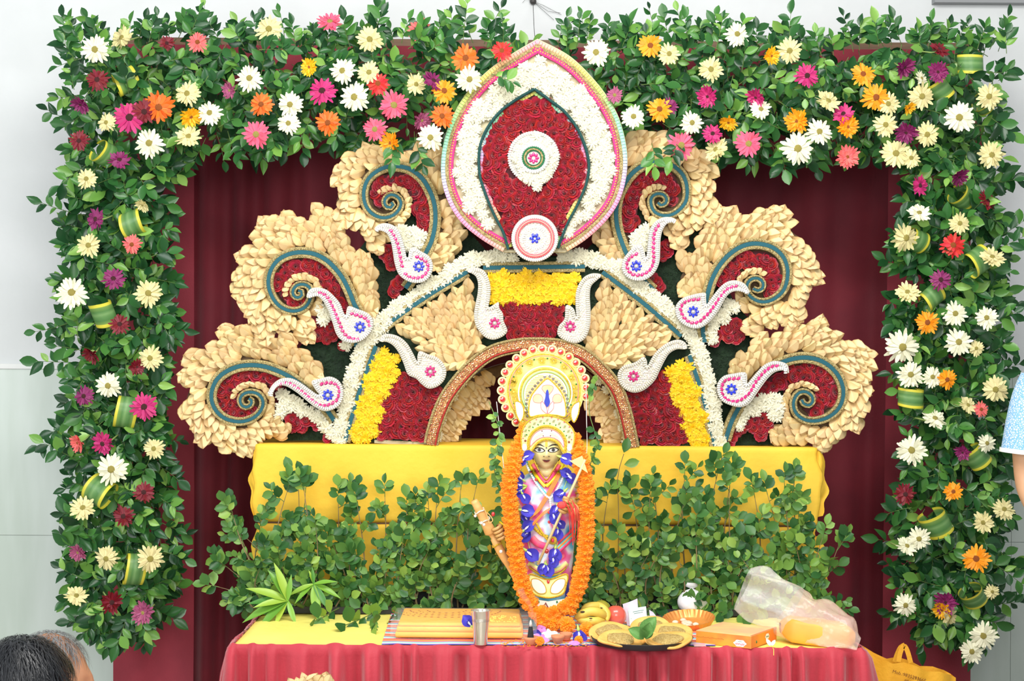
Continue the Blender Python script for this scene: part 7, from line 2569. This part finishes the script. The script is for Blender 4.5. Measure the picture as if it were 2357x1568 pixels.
# copper foil plate with sweets, leaning
fp = T(1590, 1452, TZ + 0.003)
fpl = thing('foil_plate', fp, 'crimped copper coloured foil plate with pale sweets behind the sweet box', 'plate')
V, Fc = [], []
n = 64
R = 0.075
for r_, h in ((0.0, 0.003), (0.72, 0.003), (0.8, 0.006), (1.0, 0.026), (1.03, 0.026), (0.84, 0.002), (0.72, 0.0), (0.0, 0.0)):
    for k in range(n):
        a = 2 * pi * k / n
        cr = 1 + (0.018 if k % 2 else -0.018) * max(0, r_ - 0.75) * 4
        V.append(Vector((R * r_ * cr * cos(a), R * r_ * cr * sin(a), h)))
for i in range(7):
    for k in range(n):
        l = (k + 1) % n
        Fc.append((i * n + k, i * n + l, (i + 1) * n + l, (i + 1) * n + k))
mwp = Matrix.Translation(fp + Vector((0, 0.05, 0.006))) @ Euler((0.16, -0.06, 0)).to_matrix().to_4x4()
mk('dish', xf((V, Fc), mwp), m_foil, fpl)
for k in range(16):
    a = rnd.uniform(0, 6.28)
    r_ = rnd.uniform(0, 0.045)
    mk('sweet', xf(g_ball((r_ * cos(a), r_ * sin(a), 0.009), (0.010, 0.009, 0.006), 8, 6), mwp), m_sweet, fpl, smooth=True)

# knotted white plastic bag
wb = T(1592, 1418, TZ + 0.002)
wbg = thing('knotted_bag', wb, 'knotted white plastic bag with pink contents standing behind the foil plate', 'plastic bag')


def bagf(u, v):
    a = 2 * pi * u
    t = v
    r = 0.048 * (sin(pi * min(1, t * 1.15 + 0.06)) ** 0.6 if t < 0.82 else 0.42 - 0.3 * abs(t - 0.92)) * (1 + 0.1 * sin(3 * a + 5 * t))
    return wb + Vector((r * cos(a), r * 0.7 * sin(a), 0.004 + 0.098 * t))


mk('bag', crumple(bagf, 28, 16, 0.008, 8), M('thin_white_plastic', (246, 246, 250), 0.35, alpha=0.8, bump=(30, 0.5)), wbg, smooth=True)
mk('contents', g_ball(wb + Vector((0.006, 0, 0.032)), (0.034, 0.024, 0.026), 14, 10), M('pink_contents', (236, 150, 160), 0.7, noise=(30, (248, 240, 238), 0.8)), wbg, smooth=True)

# sweet box
A, B, Cc = T(1602, 1480, TZ + 0.003), T(1729, 1494, TZ + 0.003), T(1780, 1472, TZ + 0.003)
u_, v_ = (A - B), (Cc - B)
v_ = v_ - u_ * (v_.dot(u_) / u_.dot(u_))
v_ = v_.normalized() * max(v_.length, 0.085)
hbx = Vector((0, 0, 0.034))
bx = thing('sweet_box', B, 'orange cardboard sweet box turned over, with white name labels', 'box')


def quadbox(o, u, v, h):
    V = [o, o + u, o + u + v, o + v]
    V = V + [p + h for p in V]
    return V, [(3, 2, 1, 0), (4, 5, 6, 7), (0, 1, 5, 4), (1, 2, 6, 5), (2, 3, 7, 6), (3, 0, 4, 7)]


mk('body', quadbox(B, u_, v_, hbx), m_box, bx)
mk('lid_face', quadbox(B + hbx + u_ * 0.0 + v_ * 0.0, u_, v_ * 1.0, Vector((0, 0, 0.0012))), m_boxtop, bx)
mk('end_flap', quadbox(B + hbx + Vector((0, 0, 0.0013)), u_ * 0.02 + v_ * 0.0, v_, Vector((0, 0, 0.0006))), m_boxred, bx)
nf = u_.cross(Vector((0, 0, 1))).normalized()
if nf.y > 0:
    nf = -nf
ne = v_.cross(Vector((0, 0, 1))).normalized()
if ne.dot(u_) > 0:
    ne = -ne


def cloud(c, ex, n, w, h, parent):
    V, Fc = [c + n * 0.0006], []
    m = 32
    for k in range(m):
        a = 2 * pi * k / m
        r = 1 + 0.09 * cos(6 * a)
        V.append(c + n * 0.0006 + ex * (w * r * cos(a)) + Vector((0, 0, 1)) * (h * r * sin(a)))
    Fc = [(0, 1 + k, 1 + (k + 1) % m) for k in range(m)]
    return mk('white_label', (V, Fc), m_labelw, parent)


exf = -u_.normalized()
cl = B + u_ * 0.2 + Vector((0, 0, 0.012))
cloud(cl, exf, nf, 0.0185, 0.0095, bx)
zup = Vector((0, 0, 1))


def txt_mat(c, ex, up, n):
    return Matrix(((ex[0], up[0], n[0], c[0]), (ex[1], up[1], n[1], c[1]), (ex[2], up[2], n[2], c[2]), (0, 0, 0, 1)))


text_obj('label_name', 'APNAA', 0.0085, m_txtred, txt_mat(cl + nf * 0.001 + zup * -0.002, -exf, -zup, nf), bx, 0.0001)
mk('label_line', g_tube([cl + nf * 0.001 + exf * d + zup * (0.005 - abs(d) * 0.08) for d in (-0.006, -0.002, 0.002, 0.006)], 0.0005, 4), m_txtgrn, bx)
exe = v_.normalized()
cl2 = B + v_ * 0.62 + Vector((0, 0, 0.019))
cloud(cl2, exe, ne, 0.0135, 0.0085, bx)
text_obj('label_name', 'APNAA', 0.0062, m_txtgrn, txt_mat(cl2 + ne * 0.001, -exe, -zup, ne), bx, 0.0001)
for k in range(22):                                 # the blurred line of small print
    p = B + u_ * (0.97 - k * 0.0225) + Vector((0, 0, 0.018)) + nf * 0.0005
    mk('small_print', g_tube([p, p + u_.normalized() * 0.0016 + zup * rnd.uniform(-0.0014, 0.0022)], 0.0004, 4), m_bagprint, bx)
mk('green_mark', g_ball(B + v_ * 0.2 + Vector((0, 0, 0.014)) + ne * 0.0004, (0.002, 0.002, 0.004), 8, 6), m_txtgrn, bx)
# small printed card left of the box
pc = T(1608, 1487, TZ + 0.003)
crd = thing('small_card', pc, 'small pink and green printed card lying left of the sweet box', 'card')
for k, c in enumerate(((236, 170, 190), (214, 232, 210), (240, 150, 170), (226, 190, 226))):
    y0 = pc.y - 0.012 + k * 0.011
    mk('print_band', g_box(pc.x - 0.014, pc.x + 0.02, y0, y0 + 0.011, TZ + 0.003, TZ + 0.0046), M('card_band_%d' % k, c, 0.5), crd)
# white ribbon scrap at the edge
rb = T(1774, 1488, TZ + 0.003)
rib_ = thing('ribbon_scrap', rb, 'small white ribbon scrap with a loose yellow end at the table edge', 'ribbon')
_rp = petal_mesh('ribbon_loop', 1, 0.5, 0.5, -0.3, 0.2, m_white, 5, 3, 0.3, 0.5)
inst('ribbon_loop', _rp, frame(rb + Vector((0, 0, 0.002)), Vector((-0.6, -0.2, 0.9)), Vector((0, -1, 0.2)), 0.022), rib_)
inst('ribbon_loop', _rp, frame(rb + Vector((0, 0, 0.002)), Vector((0.6, -0.2, 0.8)), Vector((0, -1, 0.2)), 0.02), rib_)
mk('loose_end', g_tube([rb + Vector((0, -0.004, 0.004)), rb + Vector((0.003, -0.035, -0.002)), rb + Vector((0.002, -0.042, -0.018))], 0.001, 5), m_bits, rib_)

# big plastic bag over an orange packet
pk0 = T(1870, 1478, TZ + 0.003)
pkt = thing('orange_packet', pk0, 'soft orange packet inside the large crumpled plastic bag', 'packet')


def packf(u, v):
    a = 2 * pi * v
    q = math.copysign(abs(cos(a)) ** 0.5, cos(a))
    w = math.copysign(abs(sin(a)) ** 0.5, sin(a))
    e = min(1, 6 * u + 0.15, 6 * (1 - u) + 0.15) ** 0.5
    return pk0 + Vector((-0.09 + 0.195 * u, 0.01 - 0.075 * u + 0.045 * q * e, 0.038 + 0.036 * w * e - 0.012 * u))


mk('pack', crumple(packf, 22, 20, 0.003, 5), m_pack, pkt, smooth=True)
bgp = thing('plastic_bag', pk0, 'large crumpled translucent plastic bag draped over the right table corner', 'plastic bag')
ctrl = [(1712, 1352, 44, 0.10), (1750, 1368, 56, 0.08), (1800, 1392, 58, 0.04), (1850, 1428, 60, 0.0), (1900, 1452, 62, -0.04), (1940, 1474, 52, -0.07), (1972, 1486, 24, -0.09)]
BPY = pk0.y
cs = spline([(x, y, r) for x, y, r, d in ctrl], 5)
nn = len(cs)


def bagpt(u, v):
    f = u * (nn - 1)
    i = min(nn - 2, int(f))
    p = cs[i].lerp(cs[i + 1], f - i)
    t = (cs[i + 1] - cs[i])
    t2 = Vector((t.x, t.y)).normalized()
    dep = 0.10 - 0.19 * u
    a = 2 * pi * v
    r = p.z * (1 + 0.22 * (1 - u) * sin(3 * a + 1.0) + 0.10 * sin(5 * a + 7 * u) + 0.06 * sin(23 * u + 2 * a))
    dep += 0.02 * (1 - u) * sin(4 * a + 2)
    nx, ny = -t2.y, t2.x
    w = P(p.x + nx * r * cos(a), p.y + ny * r * cos(a), BPY + dep)
    w.y += sin(a) * r * 0.0009
    if w.z < TZ + 0.005 and w.y > TY0 - 0.02:
        w.z = TZ + 0.005 + 0.002 * sin(a * 3)
    return w


_g = crumple(bagpt, 44, 40, 0.024, 12)
cut = 17
nu = 44
FA = [f for k, f in enumerate(_g[1]) if (k % nu) < cut]
FB = [f for k, f in enumerate(_g[1]) if (k % nu) >= cut]


def subset(g, faces):
    idx = {}
    V, Fc = [], []
    for f in faces:
        nf_ = []
        for i in f:
            if i not in idx:
                idx[i] = len(V)
                V.append(g[0][i])
            nf_.append(idx[i])
        Fc.append(tuple(nf_))
    return V, Fc


mk('open_end', subset(_g, FA), m_milky, bgp, smooth=True)
mk('filled_end', subset(_g, FB), m_pinkp, bgp, smooth=True)

# yellow shopping bag on the floor by the table
SB = -0.30
sb = thing('shopping_bag', P(2095, 1568, SB) * 1.0, 'yellow cloth shopping bag with printed phone number right of the table', 'bag')
sb.location.z = 0
ORG[sb.name] = Vector(sb.location)
topl = [(1990, 1494), (2020, 1512), (2048, 1524), (2075, 1521), (2100, 1527), (2126, 1542), (2155, 1542), (2182, 1552), (2200, 1562)]


def sbf(u, v):
    f = u * (len(topl) - 1)
    i = min(len(topl) - 2, int(f))
    a, b = topl[i], topl[i + 1]
    t = f - i
    p = P(a[0] + (b[0] - a[0]) * t, a[1] + (b[1] - a[1]) * t, SB)
    return Vector((p.x, SB - 0.05 * sin(pi * u) * (1 - 0.4 * v) + 0.006 * sin(u * 22 + v * 3), p.z * (1 - v) + 0.002))


gf_ = g_grid(sbf, 32, 14)
gb_ = g_grid(lambda u, v: sbf(u, v) + Vector((0, 0.06 + 0.1 * sin(pi * u) * (0.3 + 0.7 * v), 0.0)), 32, 14)
gb_ = (gb_[0], [f[::-1] for f in gb_[1]])
mk('front', gf_, m_nylon, sb, smooth=True)
mk('back', gb_, m_nylon, sb, smooth=True)
for u in (0, 1):
    mk('gusset', g_grid(lambda s, v: sbf(u, v).lerp(sbf(u, v) + Vector((0, 0.06 + 0.1 * 0, 0)), s), 2, 14), m_nylon, sb, smooth=True)
hd = [(2068, 1524), (2072, 1502), (2080, 1487), (2088, 1498), (2096, 1526)]
for dy in (0.0,):
    q = spline(hd, 4)
    mk('handle', strip(q, 11, SB - 0.03, 0.002), m_nylon, sb)
q = spline([(2058, 1524), (2064, 1506), (2072, 1490), (2082, 1484)], 4)
mk('handle', strip(q, 9, SB + 0.03, 0.002), m_nylon, sb)
for (body, x, y, sz) in (('Mob.:9835293665', 2093, 1557, 0.0145), ('9334', 2092, 1571, 0.0145)):
    c = P(x, y, SB - 0.056)
    ang = -radians(16)
    ex = Vector((cos(ang), 0, sin(ang)))
    up = Vector((-sin(ang), 0, cos(ang)))
    text_obj('printed_number', body, sz, m_bagprint, txt_mat(c, ex, up, Vector((0, -1, 0))), sb, 0.0003)

# incense smoke: thin curling wisps
m_smoke = bpy.data.materials.new('incense_smoke')
m_smoke.use_nodes = True
_n = m_smoke.node_tree.nodes
_n.remove(_n['Principled BSDF'])
_vs = _n.new('ShaderNodeVolumePrincipled')
_vs.inputs['Color'].default_value = (0.95, 0.95, 0.95, 1)
_vs.inputs['Density'].default_value = 14
m_smoke.node_tree.links.new(_vs.outputs[0], _n['Material Output'].inputs['Volume'])
sm0 = b1 + Vector((-0.001, 0, 0.07))
smk = mk('incense_smoke', join(g_tube(spline([tuple(sm0 + Vector(v)) for v in ((0, 0, 0), (0.004, 0, 0.02), (-0.006, 0.01, 0.045), (-0.02, 0.02, 0.06), (-0.03, 0.03, 0.08))], 0.006), [0.003 + 0.0006 * i for i in range(30)][:len(spline([tuple(sm0 + Vector(v)) for v in ((0, 0, 0), (0.004, 0, 0.02), (-0.006, 0.01, 0.045), (-0.02, 0.02, 0.06), (-0.03, 0.03, 0.08))], 0.006))], 8)), m_smoke, smooth=True, loc=sm0)
tag(smk, 'faint white incense smoke curling up from the cone', 'smoke', kind='stuff')

# ---------------------------------------------------------------- people at the picture's edges
m_skinp = M('skin', (196, 142, 108), 0.5, noise=(12, (178, 122, 90), 0.5), sss=0.05)
m_skina = M('skin_arm', (214, 168, 132), 0.5, noise=(12, (198, 150, 114), 0.5), sss=0.05)
m_hairb = M('black_hair', (34, 36, 40), 0.4, var=0.3)
m_hairg = M('grey_hair', (120, 122, 124), 0.5, var=0.35)
m_shirt1 = M('white_kurta', (226, 222, 212), 0.8)
m_shirt2 = M('beige_kurta', (206, 190, 160), 0.8)
m_jeans = M('blue_jeans', (60, 78, 110), 0.8, bump=(140, 0.3))
m_blues = M('patterned_shirt', (190, 218, 240), 0.75)
_nt = m_blues.node_tree
_tc = _nt.nodes.new('ShaderNodeTexCoord')
_vo = _nt.nodes.new('ShaderNodeTexVoronoi')
_vo.feature = 'DISTANCE_TO_EDGE'
_vo.inputs['Scale'].default_value = 150
_cr = _nt.nodes.new('ShaderNodeValToRGB')
_cr.color_ramp.elements[0].position = 0.10
_cr.color_ramp.elements[0].color = lin((120, 176, 222))
_cr.color_ramp.elements[1].position = 0.22
_cr.color_ramp.elements[1].color = lin((226, 238, 246))
_nt.links.new(_tc.outputs['Object'], _vo.inputs['Vector'])
_nt.links.new(_vo.outputs['Distance'], _cr.inputs[0])
_nt.links.new(_cr.outputs[0], _nt.nodes['Principled BSDF'].inputs['Base Color'])


def skinned(joints, edges, root_i, sub=2):
    """continuous body grown over a skeleton: joints (point, radius)"""
    me = bpy.data.meshes.new('skeleton')
    me.from_pydata([tuple(j[0]) for j in joints], edges, [])
    o = bpy.data.objects.new('skeleton', me)
    COL.objects.link(o)
    sk = o.modifiers.new('skin', 'SKIN')
    if not me.skin_vertices:
        me.skin_vertices.new()
    for i, j in enumerate(joints):
        r = j[1] if isinstance(j[1], tuple) else (j[1], j[1])
        me.skin_vertices[0].data[i].radius = r
        me.skin_vertices[0].data[i].use_root = (i == root_i)
    ss = o.modifiers.new('subdivision', 'SUBSURF')
    ss.levels = ss.render_levels = sub
    dg = bpy.context.evaluated_depsgraph_get()
    ev = o.evaluated_get(dg)
    m2 = bpy.data.meshes.new_from_object(ev)
    g = ([v.co.copy() for v in m2.vertices], [tuple(p.vertices) for p in m2.polygons])
    bpy.data.objects.remove(o, do_unlink=True)
    bpy.data.meshes.remove(me)
    bpy.data.meshes.remove(m2)
    return g


def sit_body(hc, face, hs):
    """seated cross-legged figure under a head centred at hc, facing direction face"""
    f = Vector(face).normalized()
    s = Vector((-f.y, f.x, 0))
    base = Vector((hc.x, hc.y, 0)) - f * 0.04
    hip = base + Vector((0, 0, 0.13))
    chest = Vector((hc.x, hc.y, hc.z - 0.42)) - f * 0.05
    neck = Vector((hc.x, hc.y, hc.z - 0.15)) - f * 0.03
    J = [(hip, (0.15, 0.13)), (hip.lerp(chest, 0.5), (0.135, 0.11)), (chest + Vector((0, 0, 0.08)), (0.15, 0.11)), (neck - Vector((0, 0, 0.05)), 0.075), (neck, 0.058), (hc - Vector((0, 0, 0.06)), (0.066, 0.072))]
    E = [(0, 1), (1, 2), (2, 3), (3, 4), (4, 5)]
    for sg in (-1, 1):
        sh = neck + s * sg * 0.17 - Vector((0, 0, 0.09))
        el = sh + s * sg * 0.06 - Vector((0, 0, 0.25)) + f * 0.06
        wr = el + f * 0.22 - s * sg * 0.1 - Vector((0, 0, 0.03))
        i = len(J)
        J += [(sh, 0.06), (el, 0.046), (wr, 0.034), (wr + f * 0.07 - s * sg * 0.03, (0.03, 0.02))]
        E += [(3, i), (i, i + 1), (i + 1, i + 2), (i + 2, i + 3)]
        kn = hip + s * sg * 0.30 + f * 0.20 - Vector((0, 0, 0.03))
        ft = hip + f * 0.28 - s * sg * 0.06 - Vector((0, 0, 0.07))
        i = len(J)
        J += [(hip + s * sg * 0.12, 0.1), (kn, 0.075), (ft, 0.05), (ft - s * sg * 0.12, (0.045, 0.035))]
        E += [(0, i), (i, i + 1), (i + 1, i + 2), (i + 2, i + 3)]
    return skinned(J, E, 0)


def head_geo(c, f, rx, ry, rz):
    """head with brow, nose, lips, chin and ears; f: facing direction (horizontal)"""
    f = Vector(f).normalized()
    s = Vector((-f.y, f.x, 0))
    V, Fc = g_ball((0, 0, 0), (1, 1, 1), 44, 32)
    out = []
    for v in V:
        a, b, z = v.x, v.y, v.z          # a: sideways, b: forward
        w = 1 - 0.22 * max(0, -z) ** 1.4
        fw = b * ry * (1.0 if b > 0 else 1.06)
        if b > 0:
            fw += 0.02 * gauss(a, 0.16) * gauss(z + 0.18, 0.2) + 0.006 * gauss(z - 0.12, 0.12) * gauss(a, 0.6)
            fw += 0.008 * gauss(a, 0.3) * gauss(z + 0.5, 0.1) + 0.008 * gauss(a, 0.3) * gauss(z + 0.85, 0.18)
            fw -= 0.006 * (gauss(a - 0.38, 0.16) + gauss(a + 0.38, 0.16)) * gauss(z - 0.02, 0.1)
        out.append(c + s * (a * rx * w) + f * fw + Vector((0, 0, z * rz)))
    g = (out, Fc)
    for sg in (-1, 1):
        e = g_ball((0, 0, 0), (0.01, 0.022, 0.032), 10, 8)
        m = Matrix(((s.x, f.x, 0, 0), (s.y, f.y, 0, 0), (0, 0, 1, 0), (0, 0, 0, 1)))
        m = Matrix.Translation(c + s * sg * rx * 0.97 - f * 0.008 - Vector((0, 0, 0.012))) @ m
        g = join(g, xf(e, m))
    return g


def hair_strands(c, f, rx, ry, rz, n, L, cond, sd, down=0.6, w=0.0012, lift=1.02):
    r = random.Random(sd)
    f = Vector(f).normalized()
    s = Vector((-f.y, f.x, 0))
    V, Fc = [], []
    k = 0
    while k < n:
        z = r.uniform(-0.5, 1)
        a = r.uniform(0, 2 * pi)
        q = sqrt(1 - z * z)
        ax, bx_ = q * cos(a), q * sin(a)
        k += 1
        if not cond(ax, bx_, z):
            continue
        nrm = s * ax + f * bx_ + Vector((0, 0, z))
        p = c + (s * ax * rx + f * bx_ * ry + Vector((0, 0, z * rz))) * lift
        t = (s * ax + f * bx_ * 0.6) * 0.8 + Vector((0, 0, -down)) + s * r.uniform(-.3, .3) + f * r.uniform(-.3, .3)
        t = (t - nrm * t.dot(nrm))
        t = t.normalized() if t.length > 1e-4 else s
        sd_ = nrm.cross(t).normalized() * w
        l = L * r.uniform(0.6, 1.3)
        o = len(V)
        for j in range(4):
            u = j / 3
            pt = p + t * l * u + nrm * (0.006 * sin(pi * u) + 0.002 - 0.3 * l * u * u * (0.6 if z > 0 else 0.2))
            ww = sd_ * (1 - 0.8 * u)
            V += [pt - ww, pt + ww]
        for j in range(3):
            Fc.append((o + 2 * j, o + 2 * j + 1, o + 2 * j + 3, o + 2 * j + 2))
    return V, Fc


def person(hc, face, rx, ry, rz, lab, shirt, hairm, bald):
    root = thing('person', (hc.x, hc.y, 0), lab, 'person')
    body = sit_body(hc, face, 1)
    hd_ = head_geo(hc, face, rx, ry, rz)
    mk('body', join(body, hd_), m_skinp, root, smooth=True)
    # clothes: a shell over the trunk, ending at the neck
    f = Vector(face).normalized()
    V, Fc = body
    keep = [i for i, v in enumerate(V) if v.z < hc.z - 0.19]
    ks = set(keep)
    ctr = Vector((hc.x, hc.y, hc.z * 0.5))
    faces = [q for q in Fc if all(i in ks for i in q)]
    me = mesh_from('tmp', V, Fc, None)
    nrm = [v.normal.copy() for v in me.vertices]
    bpy.data.meshes.remove(me)
    shell = ([v + n * 0.014 for v, n in zip(V, nrm)], faces)
    used = sorted({i for q in faces for i in q})
    mp = {i: k for k, i in enumerate(used)}
    mk('clothes', ([shell[0][i] for i in used], [tuple(mp[i] for i in q) for q in faces]), shirt, root, smooth=True)
    if not bald:
        cap = g_ball((0, 0, 0), (1, 1, 1), 36, 24)
        s = Vector((-f.y, f.x, 0))
        out = [hc + s * v.x * rx * 1.05 + f * (v.y * ry * 1.05 - 0.004) + Vector((0, 0, v.z * rz * 1.03 + 0.003)) for v in cap[0]]
        keep = [q for q in cap[1] if all(cap[0][i].z > -0.35 - 0.5 * (cap[0][i].y < -0.1) and not (cap[0][i].y > 0.45 and cap[0][i].z < 0.42) for i in q)]
        hr = mk('hair', (out, keep), hairm, root, smooth=True)
        mk('hair_strands', hair_strands(hc, face, rx, ry, rz, 4200, 0.05, lambda a, b, z: z > -0.3 and not (b > 0.5 and z < 0.45), 4, lift=1.05), hairm, hr, kind='stuff')
    else:
        cond = lambda a, b, z: (z > 0.72 or (z > 0.35 and b > 0.1 and rnd.random() < 0.45) or (b < -0.3 and z < 0.55)) and not (b > 0.6 and z < 0.5)
        hr = mk('hair', hair_strands(hc, face, rx, ry, rz, 3200, 0.045, cond, 9, 0.5, 0.0009, 1.01), hairm, root, kind='stuff')
    return root


h1 = P(50, 1601, -2.1)
person(h1, (0.55, 0.85, 0), 0.088, 0.1, 0.108, 'seated person seen from behind with thick black hair, nearest the lower left corner', m_shirt1, m_hairb, False)
h2 = P(112, 1570, -1.42)
p2 = person(h2, (0.95, 0.25, 0), 0.084, 0.094, 0.116, 'seated person with thinning grey hair and an orange forehead mark behind the black-haired one', m_shirt2, m_hairg, True)
mk('forehead_mark', g_ball(h2 + Vector((0.062, -0.052, 0.012)), (0.006, 0.005, 0.003), 8, 6), m_tilak, p2, smooth=True)

# standing person at the right edge
RYp = -0.55
rc_ = 2535


def R_(x, y, dy=0.0):
    return P(x, y, RYp + dy)


pelv = R_(rc_, 1300)
J = [(pelv, (0.15, 0.11)), (R_(rc_, 1180), (0.14, 0.1)), (R_(rc_, 1020), (0.16, 0.11)), (R_(rc_, 905), (0.12, 0.08)), (R_(rc_, 850), 0.06), (R_(rc_, 790), (0.07, 0.08)), (R_(rc_, 730), (0.085, 0.1)), (R_(rc_, 670), (0.06, 0.07)),
     (R_(2388, 905), 0.062), (R_(2366, 1010), 0.052), (R_(2370, 1125), 0.044), (R_(2420, 1225, -0.18), 0.034), (R_(2455, 1240, -0.25), (0.036, 0.02)), (R_(2480, 1245, -0.3), (0.026, 0.014)),
     (R_(2682, 905), 0.062), (R_(2704, 1010), 0.052), (R_(2700, 1125), 0.044), (R_(2650, 1225, -0.18), 0.034), (R_(2615, 1240, -0.25), (0.036, 0.02)), (R_(2590, 1245, -0.3), (0.026, 0.014))]
E = [(0, 1), (1, 2), (2, 3), (3, 4), (4, 5), (5, 6), (6, 7), (3, 8), (8, 9), (9, 10), (10, 11), (11, 12), (12, 13), (3, 14), (14, 15), (15, 16), (16, 17), (17, 18), (18, 19)]
for sg in (-1, 1):
    hx = pelv.x + sg * 0.1
    i = len(J)
    J += [(Vector((hx, RYp, pelv.z - 0.06)), 0.098), (Vector((hx + sg * 0.01, RYp - 0.01, 0.48)), 0.066), (Vector((hx + sg * 0.01, RYp + 0.01, 0.1)), 0.045), (Vector((hx + sg * 0.02, RYp - 0.13, 0.035)), (0.045, 0.03))]
    E += [(0, i), (i, i + 1), (i + 1, i + 2), (i + 2, i + 3)]
bodyR = skinned(J, E, 0, 3)
pr = thing('person', (pelv.x, RYp, 0), 'standing person at the right edge in a light blue patterned short-sleeved shirt', 'person')
mk('body', bodyR, m_skina, pr, smooth=True)
sleeve_p = [R_(2400, 878), R_(2384, 920), R_(2374, 975), R_(2366, 1044)]
slv = mk('sleeve', g_tube(spline([tuple(v) for v in sleeve_p], 0.02), [0.066 + 0.0013 * i for i in range(60)][:len(spline([tuple(v) for v in sleeve_p], 0.02))], 22, caps=False), m_blues, pr, smooth=True)
sl2 = [R_(2670, 878), R_(2686, 920), R_(2698, 975), R_(2704, 1044)]
mk('sleeve', g_tube(spline([tuple(v) for v in sl2], 0.02), [0.066 + 0.0013 * i for i in range(60)][:len(spline([tuple(v) for v in sl2], 0.02))], 22, caps=False), m_blues, pr, smooth=True)
e0, e1 = R_(2367, 1036), R_(2366, 1046)
mk('sleeve_hem', g_tube([e0, e1], 0.0815, 22, caps=False), m_white, pr, smooth=True)
V, Fc = bodyR
me = mesh_from('tmp', V, Fc, None)
nrm = [v.normal.copy() for v in me.vertices]
bpy.data.meshes.remove(me)


def shell(cond, off):
    fs = [q for q in Fc if all(cond(V[i]) for i in q)]
    used = sorted({i for q in fs for i in q})
    mp = {i: k for k, i in enumerate(used)}
    return [V[i] + nrm[i] * off for i in used], [tuple(mp[i] for i in q) for q in fs]


zs, zb = R_(rc_, 868).z, pelv.z - 0.02
xl, xr = R_(2412, 900).x, R_(2658, 900).x
mk('shirt', shell(lambda v: zb < v.z < zs and v.y > RYp - 0.15 and (xl < v.x < xr or v.z > R_(0, 990).z), 0.018), m_blues, pr, smooth=True)
mk('trousers', shell(lambda v: 0.07 < v.z < zb + 0.05 and v.y > RYp - 0.15, 0.016), m_jeans, pr, smooth=True)
hcR = R_(rc_, 735)
mk('hair', hair_strands(hcR, (-0.4, 0.8, 0), 0.088, 0.1, 0.12, 2600, 0.05, lambda a, b, z: z > 0 and not (b > 0.5 and z < 0.5), 6, lift=1.05), m_hairb, pr, kind='stuff')

# a spare beige petal ornament standing on the floor before the table, only its top shows
so = P(722, 1578, -1.02)
sp_ = thing('petal_ornament', (so.x, so.y, 0), 'beige dry-petal tuft whose tips peep up before the table skirt', 'ornament')
mk('stick', g_tube([(so.x, so.y, 0), (so.x, so.y, so.z)], 0.008, 8), m_wood, sp_)
mk('foot', g_lathe([(0, 0), (0.09, 0), (0.09, 0.012), (0.01, 0.02), (0, 0.02)], 20, c=(so.x, so.y, 0)), m_wood, sp_)
for k in range(30):
    a = rnd.uniform(-1.2, 1.2)
    d = Vector((sin(a) * 1.1 - 0.25, rnd.uniform(-.5, .5), cos(a)))
    p = so + Vector((rnd.uniform(-.045, .045), rnd.uniform(-.02, .02), rnd.uniform(-0.03, 0.0)))
    inst('petal', rnd.choice(KAUNA), frame(p, d, Vector((0.2, -1, 0.4)), (rnd.uniform(.03, .05),) * 3), sp_)
